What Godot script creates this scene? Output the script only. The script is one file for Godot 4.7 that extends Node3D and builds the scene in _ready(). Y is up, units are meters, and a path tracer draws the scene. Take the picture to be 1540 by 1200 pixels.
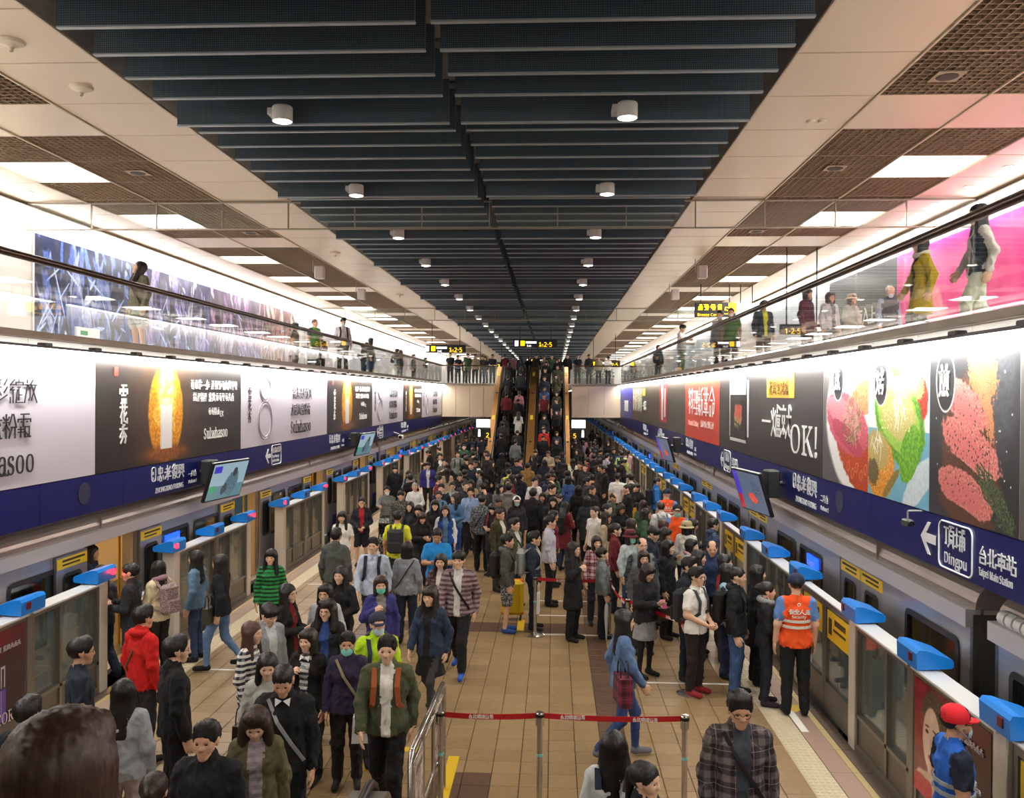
extends Node3D
# Underground metro station hall. World: x across the platform, y up from the platform floor, -z along the tunnel (d = -z).

const AX := -1.30          # middle line of the platform
const CEIL := 7.87
const MEZZ := 4.63
const END := 100.0
const BACK := -7.0

var mats := {}
var used_names := {}
var rng := RandomNumberGenerator.new()
var shared := {}

# ---------------------------------------------------------------- mesh collecting
class G:
	var v := PackedVector3Array()
	var n := PackedVector3Array()
	var u := PackedVector2Array()
	var i := PackedInt32Array()
	func quad(a: Vector3, b: Vector3, c: Vector3, d: Vector3, uv := [Vector2(0, 1), Vector2(1, 1), Vector2(1, 0), Vector2(0, 0)]) -> void:
		# a b c d run clockwise seen from the front
		var nn := (c - a).cross(b - a)
		if nn.length_squared() < 1e-16:
			nn = (d - a).cross(c - a)
		nn = nn.normalized()
		var s := v.size()
		v.append_array([a, b, c, d])
		n.append_array([nn, nn, nn, nn])
		u.append_array([uv[0], uv[1], uv[2], uv[3]])
		i.append_array([s, s + 1, s + 2, s, s + 2, s + 3])
	func tri(a: Vector3, b: Vector3, c: Vector3) -> void:
		var nn := (c - a).cross(b - a).normalized()
		var s := v.size()
		v.append_array([a, b, c])
		n.append_array([nn, nn, nn])
		u.append_array([Vector2(0, 0), Vector2(1, 0), Vector2(0.5, 1)])
		i.append_array([s, s + 1, s + 2])
	func box(c: Vector3, s: Vector3, b := Basis.IDENTITY) -> void:
		var h := s * 0.5
		for ax in 3:
			for sg in [-1.0, 1.0]:
				var nn := Vector3.ZERO
				nn[ax] = sg
				var t := Vector3.ZERO
				t[(ax + 1) % 3] = 1.0
				var w := nn.cross(t)
				var p := [nn * h + (-t - w) * h, nn * h + (t - w) * h, nn * h + (t + w) * h, nn * h + (w - t) * h]
				# counter-clockwise from outside; reverse for clockwise fronts
				quad(c + b * p[0], c + b * p[3], c + b * p[2], c + b * p[1])
	func span(a: Vector3, b: Vector3) -> void:
		box((a + b) * 0.5, (b - a).abs())
	func cbox(c: Vector3, s: Vector3, bev := 0.01, b := Basis.IDENTITY) -> void:
		# chamfered box
		var h := s * 0.5
		var k: float = min(bev, min(h.x, min(h.y, h.z)) * 0.9)
		var f := {}
		for ax in 3:
			for sg in [-1.0, 1.0]:
				var nn := Vector3.ZERO
				nn[ax] = sg
				var t := Vector3.ZERO
				t[(ax + 1) % 3] = 1.0
				var w := nn.cross(t)
				var hh := Vector3(h.x - k, h.y - k, h.z - k)
				var base := nn * h
				var p := [base + (-t - w) * hh, base + (t - w) * hh, base + (t + w) * hh, base + (w - t) * hh]
				quad(c + b * p[0], c + b * p[3], c + b * p[2], c + b * p[1])
		for ax in 3:
			var a1 := (ax + 1) % 3
			var a2 := (ax + 2) % 3
			for s1 in [-1.0, 1.0]:
				for s2 in [-1.0, 1.0]:
					var q := []
					for e in [[-1.0, 0], [1.0, 0], [1.0, 1], [-1.0, 1]]:
						var p := Vector3.ZERO
						p[ax] = e[0] * (h[ax] - k)
						p[a1] = s1 * (h[a1] - (k if e[1] == 1 else 0.0))
						p[a2] = s2 * (h[a2] - (0.0 if e[1] == 1 else k))
						q.append(c + b * p)
					if s1 * s2 > 0:
						quad(q[0], q[1], q[2], q[3])
					else:
						quad(q[3], q[2], q[1], q[0])
		for sx in [-1.0, 1.0]:
			for sy in [-1.0, 1.0]:
				for sz in [-1.0, 1.0]:
					var sv := Vector3(sx, sy, sz)
					var p := c + b * (sv * Vector3(h.x, h.y - k, h.z - k))
					var q := c + b * (sv * Vector3(h.x - k, h.y, h.z - k))
					var r := c + b * (sv * Vector3(h.x - k, h.y - k, h.z))
					if sx * sy * sz > 0:
						tri(p, r, q)
					else:
						tri(p, q, r)
	func ring_strip(r0: PackedVector3Array, r1: PackedVector3Array, n0: PackedVector3Array, n1: PackedVector3Array, closed := true) -> void:
		var s := v.size()
		var m := r0.size()
		v.append_array(r0)
		v.append_array(r1)
		n.append_array(n0)
		n.append_array(n1)
		for k in m:
			u.append(Vector2(float(k) / m, 0))
		for k in m:
			u.append(Vector2(float(k) / m, 1))
		for k in (m if closed else m - 1):
			var k2 := (k + 1) % m
			i.append_array([s + k, s + m + k, s + m + k2, s + k, s + m + k2, s + k2])
	func tube(path: PackedVector3Array, r: float, seg := 8, caps := true, r_end := -1.0) -> void:
		var rings := []
		var norms := []
		var up := Vector3.UP
		var d0 := (path[1] - path[0]).normalized()
		if absf(d0.dot(up)) > 0.95:
			up = Vector3.RIGHT
		for k in path.size():
			var d: Vector3
			if k == 0:
				d = path[1] - path[0]
			elif k == path.size() - 1:
				d = path[k] - path[k - 1]
			else:
				d = (path[k + 1] - path[k]).normalized() + (path[k] - path[k - 1]).normalized()
			d = d.normalized()
			var x := up.cross(d).normalized()
			var y := d.cross(x)
			up = y
			var rr := r if r_end < 0 else lerpf(r, r_end, float(k) / (path.size() - 1))
			var rg := PackedVector3Array()
			var nm := PackedVector3Array()
			for q in seg:
				var an := TAU * q / seg
				var o := x * cos(an) + y * sin(an)
				nm.append(o)
				rg.append(path[k] + o * rr)
			rings.append(rg)
			norms.append(nm)
		for k in path.size() - 1:
			ring_strip(rings[k], rings[k + 1], norms[k], norms[k + 1])
		if caps:
			fan(rings[0], false)
			fan(rings[-1], true)
	func fan(rg: PackedVector3Array, flip := false) -> void:
		var c := Vector3.ZERO
		for p in rg:
			c += p
		c /= rg.size()
		for k in rg.size():
			if flip:
				tri(c, rg[(k + 1) % rg.size()], rg[k])
			else:
				tri(c, rg[k], rg[(k + 1) % rg.size()])
	func cyl(a: Vector3, b: Vector3, r: float, seg := 12, r2 := -1.0) -> void:
		tube(PackedVector3Array([a, b]), r, seg, true, r2)
	func lathe(c: Vector3, prof: Array, seg := 16, axis := Vector3.UP) -> void:
		# prof: [radius, height] pairs along axis
		var x := Vector3.RIGHT if absf(axis.y) > 0.9 else Vector3.UP.cross(axis).normalized()
		var y := axis.cross(x)
		for k in prof.size() - 1:
			var rings := []
			var norms := []
			var dr: float = prof[k + 1][0] - prof[k][0]
			var dh: float = prof[k + 1][1] - prof[k][1]
			for j in 2:
				var rg := PackedVector3Array()
				var nm := PackedVector3Array()
				for q in seg:
					var an := TAU * q / seg
					var o := x * cos(an) + y * sin(an)
					rg.append(c + o * prof[k + j][0] + axis * prof[k + j][1])
					nm.append((o * dh - axis * dr).normalized())
				rings.append(rg)
				norms.append(nm)
			ring_strip(rings[0], rings[1], norms[0], norms[1])
	func prism(poly: PackedVector2Array, o: Vector3, ex: Vector3, ey: Vector3, depth: Vector3) -> void:
		# 2D outline in the (ex, ey) plane pushed along depth
		var idx := Geometry2D.triangulate_polygon(poly)
		var pts := PackedVector3Array()
		for p in poly:
			pts.append(o + ex * p.x + ey * p.y)
		var right := ex.cross(ey).dot(depth) > 0
		for k in range(0, idx.size(), 3):
			var a := pts[idx[k]]
			var b := pts[idx[k + 1]]
			var c := pts[idx[k + 2]]
			if (b - a).cross(c - a).dot(depth) < 0:
				var t := b
				b = c
				c = t
			tri(a, b, c)
			tri(a + depth, c + depth, b + depth)
		var area := 0.0
		for k in poly.size():
			var p := poly[k]
			var q := poly[(k + 1) % poly.size()]
			area += p.x * q.y - q.x * p.y
		for k in pts.size():
			var a := pts[k]
			var b := pts[(k + 1) % pts.size()]
			if (area > 0) == right:
				quad(a, a + depth, b + depth, b)
			else:
				quad(b, b + depth, a + depth, a)
	func mesh() -> ArrayMesh:
		var arr := []
		arr.resize(Mesh.ARRAY_MAX)
		arr[Mesh.ARRAY_VERTEX] = v
		arr[Mesh.ARRAY_NORMAL] = n
		arr[Mesh.ARRAY_TEX_UV] = u
		arr[Mesh.ARRAY_INDEX] = i
		var m := ArrayMesh.new()
		m.add_surface_from_arrays(Mesh.PRIMITIVE_TRIANGLES, arr)
		return m

# ---------------------------------------------------------------- nodes
func numbered(called: String) -> String:
	if not used_names.has(called):
		used_names[called] = 0
		return called
	used_names[called] += 1
	return "%s_%03d" % [called, used_names[called]]

func tag(o: Node, label := "", category := "", group := "", kind := "") -> Node:
	if label:
		o.set_meta("label", label)
	if category:
		o.set_meta("category", category)
	if group:
		o.set_meta("group", group)
	if kind:
		o.set_meta("kind", kind)
	return o

func thing(called: String, label: String, category: String, at := Vector3.ZERO, turn := 0.0, group := "") -> Node3D:
	var o := Node3D.new()
	o.name = numbered(called)
	add_child(o)
	o.position = at
	o.rotation.y = turn
	tag(o, label, category, group)
	return o

func obj(called: String, g, m: Material, parent: Node = null, at := Vector3.ZERO) -> MeshInstance3D:
	var o := MeshInstance3D.new()
	o.mesh = g.mesh() if g is G else g
	o.material_override = m
	o.position = at
	if parent == null:
		o.name = numbered(called)
		add_child(o)
	else:
		o.name = called
		parent.add_child(o, true)
	return o

func struct(called: String, g, m: Material, label := "") -> MeshInstance3D:
	var o := obj(called, g, m)
	o.set_meta("kind", "structure")
	if label:
		o.set_meta("label", label)
	return o

func struct_node(called: String, label := "") -> Node3D:
	var o := Node3D.new()
	o.name = numbered(called)
	add_child(o)
	o.set_meta("kind", "structure")
	if label:
		o.set_meta("label", label)
	return o

# ---------------------------------------------------------------- materials
func mat(c: Color, rough := 0.6, metal := 0.0) -> StandardMaterial3D:
	var key := "%s|%.2f|%.2f" % [c.to_html(), rough, metal]
	if mats.has(key):
		return mats[key]
	var m := StandardMaterial3D.new()
	m.albedo_color = c
	m.roughness = rough
	m.metallic = metal
	mats[key] = m
	return m

func rgb(r: int, g: int, b: int) -> Color:
	return Color(r / 255.0, g / 255.0, b / 255.0)

func glow(c: Color, energy: float) -> StandardMaterial3D:
	var key := "glow" + c.to_html() + str(energy)
	if mats.has(key):
		return mats[key]
	var m := StandardMaterial3D.new()
	m.albedo_color = c
	m.emission_enabled = true
	m.emission = c
	m.emission_energy_multiplier = energy
	m.roughness = 0.5
	mats[key] = m
	return m

func glass(c: Color, alpha: float, rough := 0.02) -> StandardMaterial3D:
	var key := "glass" + c.to_html() + str(alpha)
	if mats.has(key):
		return mats[key]
	var m := StandardMaterial3D.new()
	m.albedo_color = Color(c.r, c.g, c.b, alpha)
	m.transparency = BaseMaterial3D.TRANSPARENCY_ALPHA
	m.roughness = rough
	m.metallic = 0.0
	mats[key] = m
	return m

func tex(img: Image) -> ImageTexture:
	return ImageTexture.create_from_image(img)

func grain(key: String, c: Color, c2: Color, rough: float, metal := 0.0, freq := 0.05, scale := Vector3(1, 1, 1), seed_ := 1) -> StandardMaterial3D:
	# a noisy two-tone surface laid in world space
	if mats.has(key):
		return mats[key]
	if not key.trim_suffix("0").trim_suffix("1").trim_suffix("2") in ["tile", "btile", "tactile", "granite_pink", "granite_dark", "curb", "train_steel", "concrete", "train_roof", "ceil_panel"]:
		# smooth painted or polished surfaces: one even tone
		var even := mat(c.lerp(c2, 0.5), rough, metal)
		mats[key] = even
		return even
	var nz := FastNoiseLite.new()
	nz.seed = seed_
	nz.noise_type = FastNoiseLite.TYPE_SIMPLEX_SMOOTH
	nz.frequency = freq
	nz.fractal_octaves = 4
	var im := Image.create(160, 160, false, Image.FORMAT_RGB8)
	for y in 160:
		for x in 160:
			# wrap by blending
			var a := nz.get_noise_2d(x, y)
			var b := nz.get_noise_2d(x - 160, y)
			var cc := nz.get_noise_2d(x, y - 160)
			var d := nz.get_noise_2d(x - 160, y - 160)
			var fx := x / 160.0
			var fy := y / 160.0
			var t := lerpf(lerpf(a, b, fx), lerpf(cc, d, fx), fy) * 0.9 + 0.5
			im.set_pixel(x, y, c.lerp(c2, clampf(t, 0, 1)))
	var m := StandardMaterial3D.new()
	m.albedo_texture = tex(im)
	m.uv1_triplanar = true
	m.uv1_world_triplanar = true
	m.uv1_scale = scale
	m.roughness = rough
	m.metallic = metal
	mats[key] = m
	return m

func area_light(called: String, at: Vector3, dir: Vector3, along: Vector3, w: float, h: float, energy: float, c: Color) -> void:
	var l := AreaLight3D.new()
	l.name = numbered(called)
	l.area_size = Vector2(w, h)
	l.area_normalize_energy = true
	l.light_energy = energy
	l.light_color = c
	l.area_range = 60.0
	l.shadow_enabled = true
	add_child(l)
	var zz := -dir.normalized()
	var xx := along.normalized()
	var yy := zz.cross(xx).normalized()
	l.transform = Transform3D(Basis(xx, yy, zz), at)

# ---------------------------------------------------------------- camera, air, large lights
func _ready() -> void:
	var cam := Camera3D.new()
	cam.name = "camera"
	add_child(cam)
	cam.projection = Camera3D.PROJECTION_PERSPECTIVE
	cam.fov = 49.89
	cam.near = 0.05
	cam.far = 300.0
	cam.position = Vector3(0, 4.02, 0)
	cam.rotation_order = EULER_ORDER_YXZ
	cam.rotation = Vector3(-0.005426, 0.048798, 0.006)
	cam.current = true
	var we := WorldEnvironment.new()
	we.name = "environment"
	var env := Environment.new()
	env.background_mode = Environment.BG_COLOR
	env.background_color = Color(0.0, 0.0, 0.0)
	env.ambient_light_source = Environment.AMBIENT_SOURCE_DISABLED
	env.tonemap_mode = Environment.TONE_MAPPER_LINEAR
	env.tonemap_exposure = 1.0
	env.sdfgi_enabled = true
	env.ssao_enabled = true
	env.ssil_enabled = true
	we.environment = env
	add_child(we)
	rng.seed = 20171
	# large lights: billboard strips, mezzanine wall strips
	for s: float in [-1.0, 1.0]:
		for k in 6:
			var dd := -4.0 + k * 9.0 + 4.5
			area_light("billboard_strip_light", Vector3(bx(s, 3.60), 4.515, -dd), Vector3(s * 0.35, -1, 0), Vector3(0, 0, 1), 9.0, 0.07, STRIP_E, Color(1.0, 0.99, 0.96))
		for k in 9:
			var dd := -4.0 + k * 12.0 + 6.0
			area_light("wall_strip_light", Vector3(bx(s, 8.08), 7.70, -dd), Vector3(s * 0.5, -1, 0), Vector3(0, 0, 1), 12.0, 0.07, WALL_E, Color(1.0, 0.99, 1.0))
	build_shell()
	build_floor()
	build_ceiling()
	build_mezzanine()
	build_advertising()
	build_trains()
	build_screen_doors()
	build_escalators()
	build_signs()
	build_fittings()
	build_people()

const STRIP_E := 29.0
const WALL_E := 22.0
const PANEL_E := 8.0
const SPOT_E := 7.0

func bx(s: float, x_right: float) -> float:
	# mirror a right-hand position to the left side of the hall
	return x_right if s > 0 else 2.0 * AX - x_right + (0.0)

# ---------------------------------------------------------------- shell
func build_shell() -> void:
	var conc := grain("concrete", rgb(96, 92, 88), rgb(120, 116, 110), 0.85, 0, 0.03, Vector3(0.4, 0.4, 0.4), 3)
	var plaster := grain("plaster", rgb(214, 212, 206), rgb(226, 224, 218), 0.7, 0, 0.02, Vector3(0.3, 0.3, 0.3), 4)
	for s: float in [-1.0, 1.0]:
		var side := "right" if s > 0 else "left"
		var g := G.new()
		g.span(Vector3(bx(s, 8.3), -1.4, -BACK), Vector3(bx(s, 8.6), 9.2, -END))
		struct("wall_" + side, g, plaster, "pale side wall of the station hall, %s side" % side)
		g = G.new()
		g.span(Vector3(bx(s, 3.5), -1.6, -BACK), Vector3(bx(s, 8.3), -1.3, -END))
		struct("track_bed_" + side, g, conc, "dark concrete track bed under the %s train" % side)
		g = G.new()
		g.span(Vector3(bx(s, 3.45), -1.3, -BACK), Vector3(bx(s, 3.36), -0.02, -END))
		struct("platform_edge_" + side, g, conc, "concrete edge of the platform above the %s track" % side)
	var g := G.new()
	g.span(Vector3(-11.3, -1.6, -END), Vector3(8.8, 9.2, -END - 0.3))
	struct("wall_far", g, plaster, "far end wall of the station hall")
	g = G.new()
	g.span(Vector3(-11.3, -1.6, -BACK), Vector3(8.8, 9.2, -BACK + 0.3))
	struct("wall_back", g, plaster, "wall behind the stairs")
	# stairs the view is taken from (below the frame)
	var st := struct_node("stairs", "stone stairs rising from the platform behind the belt barrier")
	var stone := grain("stair_stone", rgb(128, 116, 100), rgb(150, 138, 120), 0.6, 0, 0.05, Vector3(0.6, 0.6, 0.6), 7)
	var sg := G.new()
	sg.cbox(Vector3.ZERO, Vector3(3.6, 0.135, 0.32), 0.008)
	var sm := sg.mesh()
	for k in 36:
		obj("step", sm, stone, st, Vector3(0.85, 0.0675 + 0.135 * k, -5.5 + 0.3 * k))
	g = G.new()
	g.prism(PackedVector2Array([Vector2(5.6, 0), Vector2(-5.2, 4.85), Vector2(-5.2, 3.6), Vector2(3.2, 0)]), Vector3(2.66, 0, 0), Vector3(0, 0, -1), Vector3(0, 1, 0), Vector3(0.1, 0, 0))
	obj("stringer", g, stone, st)

func tile_mesh(w: float, h: float, l: float, bev := 0.004) -> ArrayMesh:
	var g := G.new()
	# a slab with chamfered upper edges, no underside
	var a := w * 0.5
	var c := l * 0.5
	var top := [Vector3(-a + bev, 0, -c + bev), Vector3(a - bev, 0, -c + bev), Vector3(a - bev, 0, c - bev), Vector3(-a + bev, 0, c - bev)]
	var rim := [Vector3(-a, -bev, -c), Vector3(a, -bev, -c), Vector3(a, -bev, c), Vector3(-a, -bev, c)]
	var low := [Vector3(-a, -h, -c), Vector3(a, -h, -c), Vector3(a, -h, c), Vector3(-a, -h, c)]
	g.quad(top[0], top[1], top[2], top[3])
	for k in 4:
		var j := (k + 1) % 4
		g.quad(rim[k], rim[j], top[j], top[k])
		g.quad(low[k], low[j], rim[j], rim[k])
	return g.mesh()

func build_floor() -> void:
	var fl := struct_node("floor", "platform floor of small square tan tiles with dark joints")
	var grout := mat(rgb(46, 40, 34), 0.9)
	var g := G.new()
	g.span(Vector3(bx(-1, 3.43), -0.3, -BACK), Vector3(3.43, -0.010, -END))
	obj("bedding", g, grout, fl)
	var tans := [
		grain("tile0", rgb(138, 113, 79), rgb(152, 127, 91), 0.42, 0, 0.06, Vector3(0.9, 0.9, 0.9), 11),
		grain("tile1", rgb(132, 108, 75), rgb(148, 123, 88), 0.46, 0, 0.07, Vector3(0.8, 0.8, 0.8), 12),
		grain("tile2", rgb(143, 119, 85), rgb(157, 132, 97), 0.40, 0, 0.05, Vector3(1.0, 1.0, 1.0), 13)]
	var browns := [grain("btile0", rgb(88, 64, 50), rgb(100, 74, 58), 0.45, 0, 0.06, Vector3(0.9, 0.9, 0.9), 14), grain("btile1", rgb(80, 58, 45), rgb(94, 70, 54), 0.5, 0, 0.07, Vector3(0.8, 0.8, 0.8), 15)]
	var tm := tile_mesh(0.293, 0.014, 0.293)
	var rows := 155
	var multi := [[], [], [], [], []]
	var count := 0
	var ground := Vector3(0, 0.002, 0)
	for c in 26:
		var x := -0.036 - 0.3 * 17 + 0.15 + 0.3 * c   # -4.986 ..
		for r in rows:
			var d := 1.41 + 0.3 * r
			var brown := absf(x - 0.714) < 0.1 or absf(x + 3.186) < 0.1 or (d > 14.6 and d < 15.2 and x > -3.0 and x < 0.8) or (d < 9.05 and d > 7.0 and x > -1.3 and x < -0.64) or (absf(d - 26.0) < 0.4) or (absf(d - 37.4) < 0.4)
			var near := (d < 14.5 and d > 8.4 and x > -1.25 and x < 0.6) or (d > 8.4 and d < 12.6 and x > 0.8) or (d > 9.2 and d < 16.3 and x < -4.0)
			var k := int(hash(Vector2i(c, r)) % 3)
			if near and count < 300:
				count += 1
				obj("brown_tile" if brown else "tile", tm, browns[k % 2] if brown else tans[k], fl, Vector3(x, 0, -d) + ground)
			else:
				multi[(3 + k % 2) if brown else k].append(Vector3(x, 0, -d) + ground)
	var ms := [tans[0], tans[1], tans[2], browns[0], browns[1]]
	for q in 5:
		many("tile_field" if q < 3 else "brown_tile_field", tm, ms[q], multi[q], fl)
	var cut := tile_mesh(0.112, 0.014, 0.293)
	var cuts := []
	for r in rows:
		cuts.append(Vector3(-5.198, 0.002, -(1.41 + 0.3 * r)))
	many("cut_tile_field", cut, tans[1], cuts, fl)
	# beyond the tiles a plain slab of the same clay
	g = G.new()
	g.span(Vector3(-5.25, -0.012, -47.75), Vector3(2.66, 0.001, -END))
	obj("far_floor", g, tans[0], fl)
	# tactile strips, granite, edge strips on both sides
	var tact := grain("tactile", rgb(198, 184, 156), rgb(210, 198, 170), 0.5, 0, 0.06, Vector3(0.9, 0.9, 0.9), 16)
	var pink := grain("granite_pink", rgb(150, 124, 110), rgb(176, 152, 138), 0.35, 0, 0.35, Vector3(1.2, 1.2, 1.2), 17)
	var tanline := mat(rgb(178, 156, 112), 0.5)
	var dark := grain("granite_dark", rgb(96, 84, 76), rgb(118, 104, 94), 0.35, 0, 0.35, Vector3(1.2, 1.2, 1.2), 18)
	var tg := G.new()
	var slab := tile_mesh(0.31, 0.012, 0.293)
	tg.v = slab.surface_get_arrays(0)[Mesh.ARRAY_VERTEX]
	tg.n = slab.surface_get_arrays(0)[Mesh.ARRAY_NORMAL]
	tg.u = slab.surface_get_arrays(0)[Mesh.ARRAY_TEX_UV]
	tg.i = slab.surface_get_arrays(0)[Mesh.ARRAY_INDEX]
	for a in 5:
		for b in 4:
			var along := (a + b) % 2 == 0
			tg.cbox(Vector3(-0.124 + a * 0.062, 0.002, -0.108 + b * 0.072), Vector3(0.044, 0.009, 0.05), 0.003)
	var tacm := tg.mesh()
	var gran := tile_mesh(0.235, 0.012, 0.593)
	var line := tile_mesh(0.075, 0.012, 0.593)
	var gd := tile_mesh(0.135, 0.012, 0.593)
	for s: float in [-1.0, 1.0]:
		var far_t := []
		for r in 290:
			var d := 7.0 + 0.3 * r
			if d > END - 1:
				break
			var at := Vector3(bx(s, 2.815), 0.002, -d)
			if d < 20.0:
				obj("tactile_tile", tacm, tact, fl, at)
			else:
				far_t.append(at)
		many("tactile_field", tacm, tact, far_t, fl)
		var f1 := []
		var f2 := []
		var f3 := []
		for r in 150:
			var d := 6.0 + 0.6 * r
			if d > END - 1:
				break
			if d < 22:
				obj("granite_slab", gran, pink, fl, Vector3(bx(s, 3.095), 0.002, -d))
				obj("edge_strip", line, tanline, fl, Vector3(bx(s, 3.255), 0.002, -d))
				obj("dark_granite_slab", gd, dark, fl, Vector3(bx(s, 3.365), 0.002, -d))
			else:
				f1.append(Vector3(bx(s, 3.095), 0.002, -d))
				f2.append(Vector3(bx(s, 3.255), 0.002, -d))
				f3.append(Vector3(bx(s, 3.365), 0.002, -d))
		many("granite_field", gran, pink, f1, fl)
		many("edge_strip_field", line, tanline, f2, fl)
		many("dark_granite_field", gd, dark, f3, fl)
	# floor markings: queue lines and yellow arrows
	var white := mat(rgb(232, 230, 224), 0.55)
	var yellow := mat(rgb(214, 176, 24), 0.55)
	var mk := func(cx: float, cd: float, w: float, l: float, m: Material, called: String):
		var q := G.new()
		q.cbox(Vector3(cx, 0.0035, -cd), Vector3(w, 0.003, l), 0.001)
		obj(called, q, m, fl)
	for d in [14.35, 15.6, 16.7]:
		mk.call(0.28, d, 1.05, 0.045, white, "queue_line")
	mk.call(-4.6, 12.2, 1.1, 0.05, white, "queue_line")
	mk.call(-4.6, 17.8, 1.1, 0.05, white, "queue_line")
	mk.call(1.9, 12.05, 1.2, 0.05, white, "queue_line")
	mk.call(1.9, 17.2, 1.2, 0.05, white, "queue_line")
	mk.call(3.03, 10.9, 0.09, 1.0, white, "boarding_line")
	mk.call(3.03, 16.4, 0.09, 1.0, white, "boarding_line")
	mk.call(-1.08, 8.4, 0.12, 2.1, yellow, "yellow_guide_line")
	mk.call(-1.75, 8.9, 0.13, 0.5, yellow, "yellow_guide_line")
	mk.call(-1.7, 9.6, 0.5, 0.12, yellow, "yellow_guide_line")
	mk.call(-2.0, 9.1, 0.3, 0.16, yellow, "yellow_guide_line")
	mk.call(-0.55, 14.9, 0.12, 0.7, yellow, "yellow_guide_line")
	for s: float in [-1.0, 1.0]:
		for d in [10.9, 16.4]:
			var q := G.new()
			var o := Vector3(bx(s, 3.1), 0.003, -d - 0.3)
			q.prism(PackedVector2Array([Vector2(-0.09, -0.1), Vector2(0.09, -0.1), Vector2(0.09, 0.08), Vector2(0, 0.16), Vector2(-0.09, 0.08)]), o, Vector3(1, 0, 0), Vector3(0, 0, 1), Vector3(0, 0.003, 0))
			obj("yellow_arrow", q, yellow, fl)

func many(called: String, m: Mesh, material: Material, spots: Array, parent: Node, kind := "stuff") -> MultiMeshInstance3D:
	if spots.is_empty():
		return null
	var mm := MultiMesh.new()
	mm.transform_format = MultiMesh.TRANSFORM_3D
	mm.mesh = m
	mm.instance_count = spots.size()
	for k in spots.size():
		mm.set_instance_transform(k, spots[k] if spots[k] is Transform3D else Transform3D(Basis.IDENTITY, spots[k]))
	var o := MultiMeshInstance3D.new()
	o.multimesh = mm
	o.material_override = material
	o.name = called
	o.set_meta("kind", kind)
	parent.add_child(o, true)
	return o

# ---------------------------------------------------------------- ceiling
func perforated() -> StandardMaterial3D:
	if mats.has("perf"):
		return mats["perf"]
	var im := Image.create(128, 128, false, Image.FORMAT_RGB8)
	for y in 128:
		for x in 128:
			var fx := fposmod(x, 16.0) - 7.5
			var fy := fposmod(y, 16.0) - 7.5
			var hole := smoothstep(5.6, 4.4, sqrt(fx * fx + fy * fy))
			im.set_pixel(x, y, rgb(80, 93, 106).lerp(rgb(36, 43, 50), hole))
	var m := StandardMaterial3D.new()
	m.albedo_texture = tex(im)
	m.uv1_triplanar = true
	m.uv1_world_triplanar = true
	m.uv1_scale = Vector3(5.4, 5.4, 5.4)
	m.roughness = 0.45
	m.metallic = 0.2
	mats["perf"] = m
	return m

func row_kind(r: int) -> int:
	# ceiling rows of 1.4 m, row 0 centred on d = 11.9: 0 solid, 1 grille, 2 light
	return [0, 1, 2, 1, 1, 2, 1][posmod(r, 7)]

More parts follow.
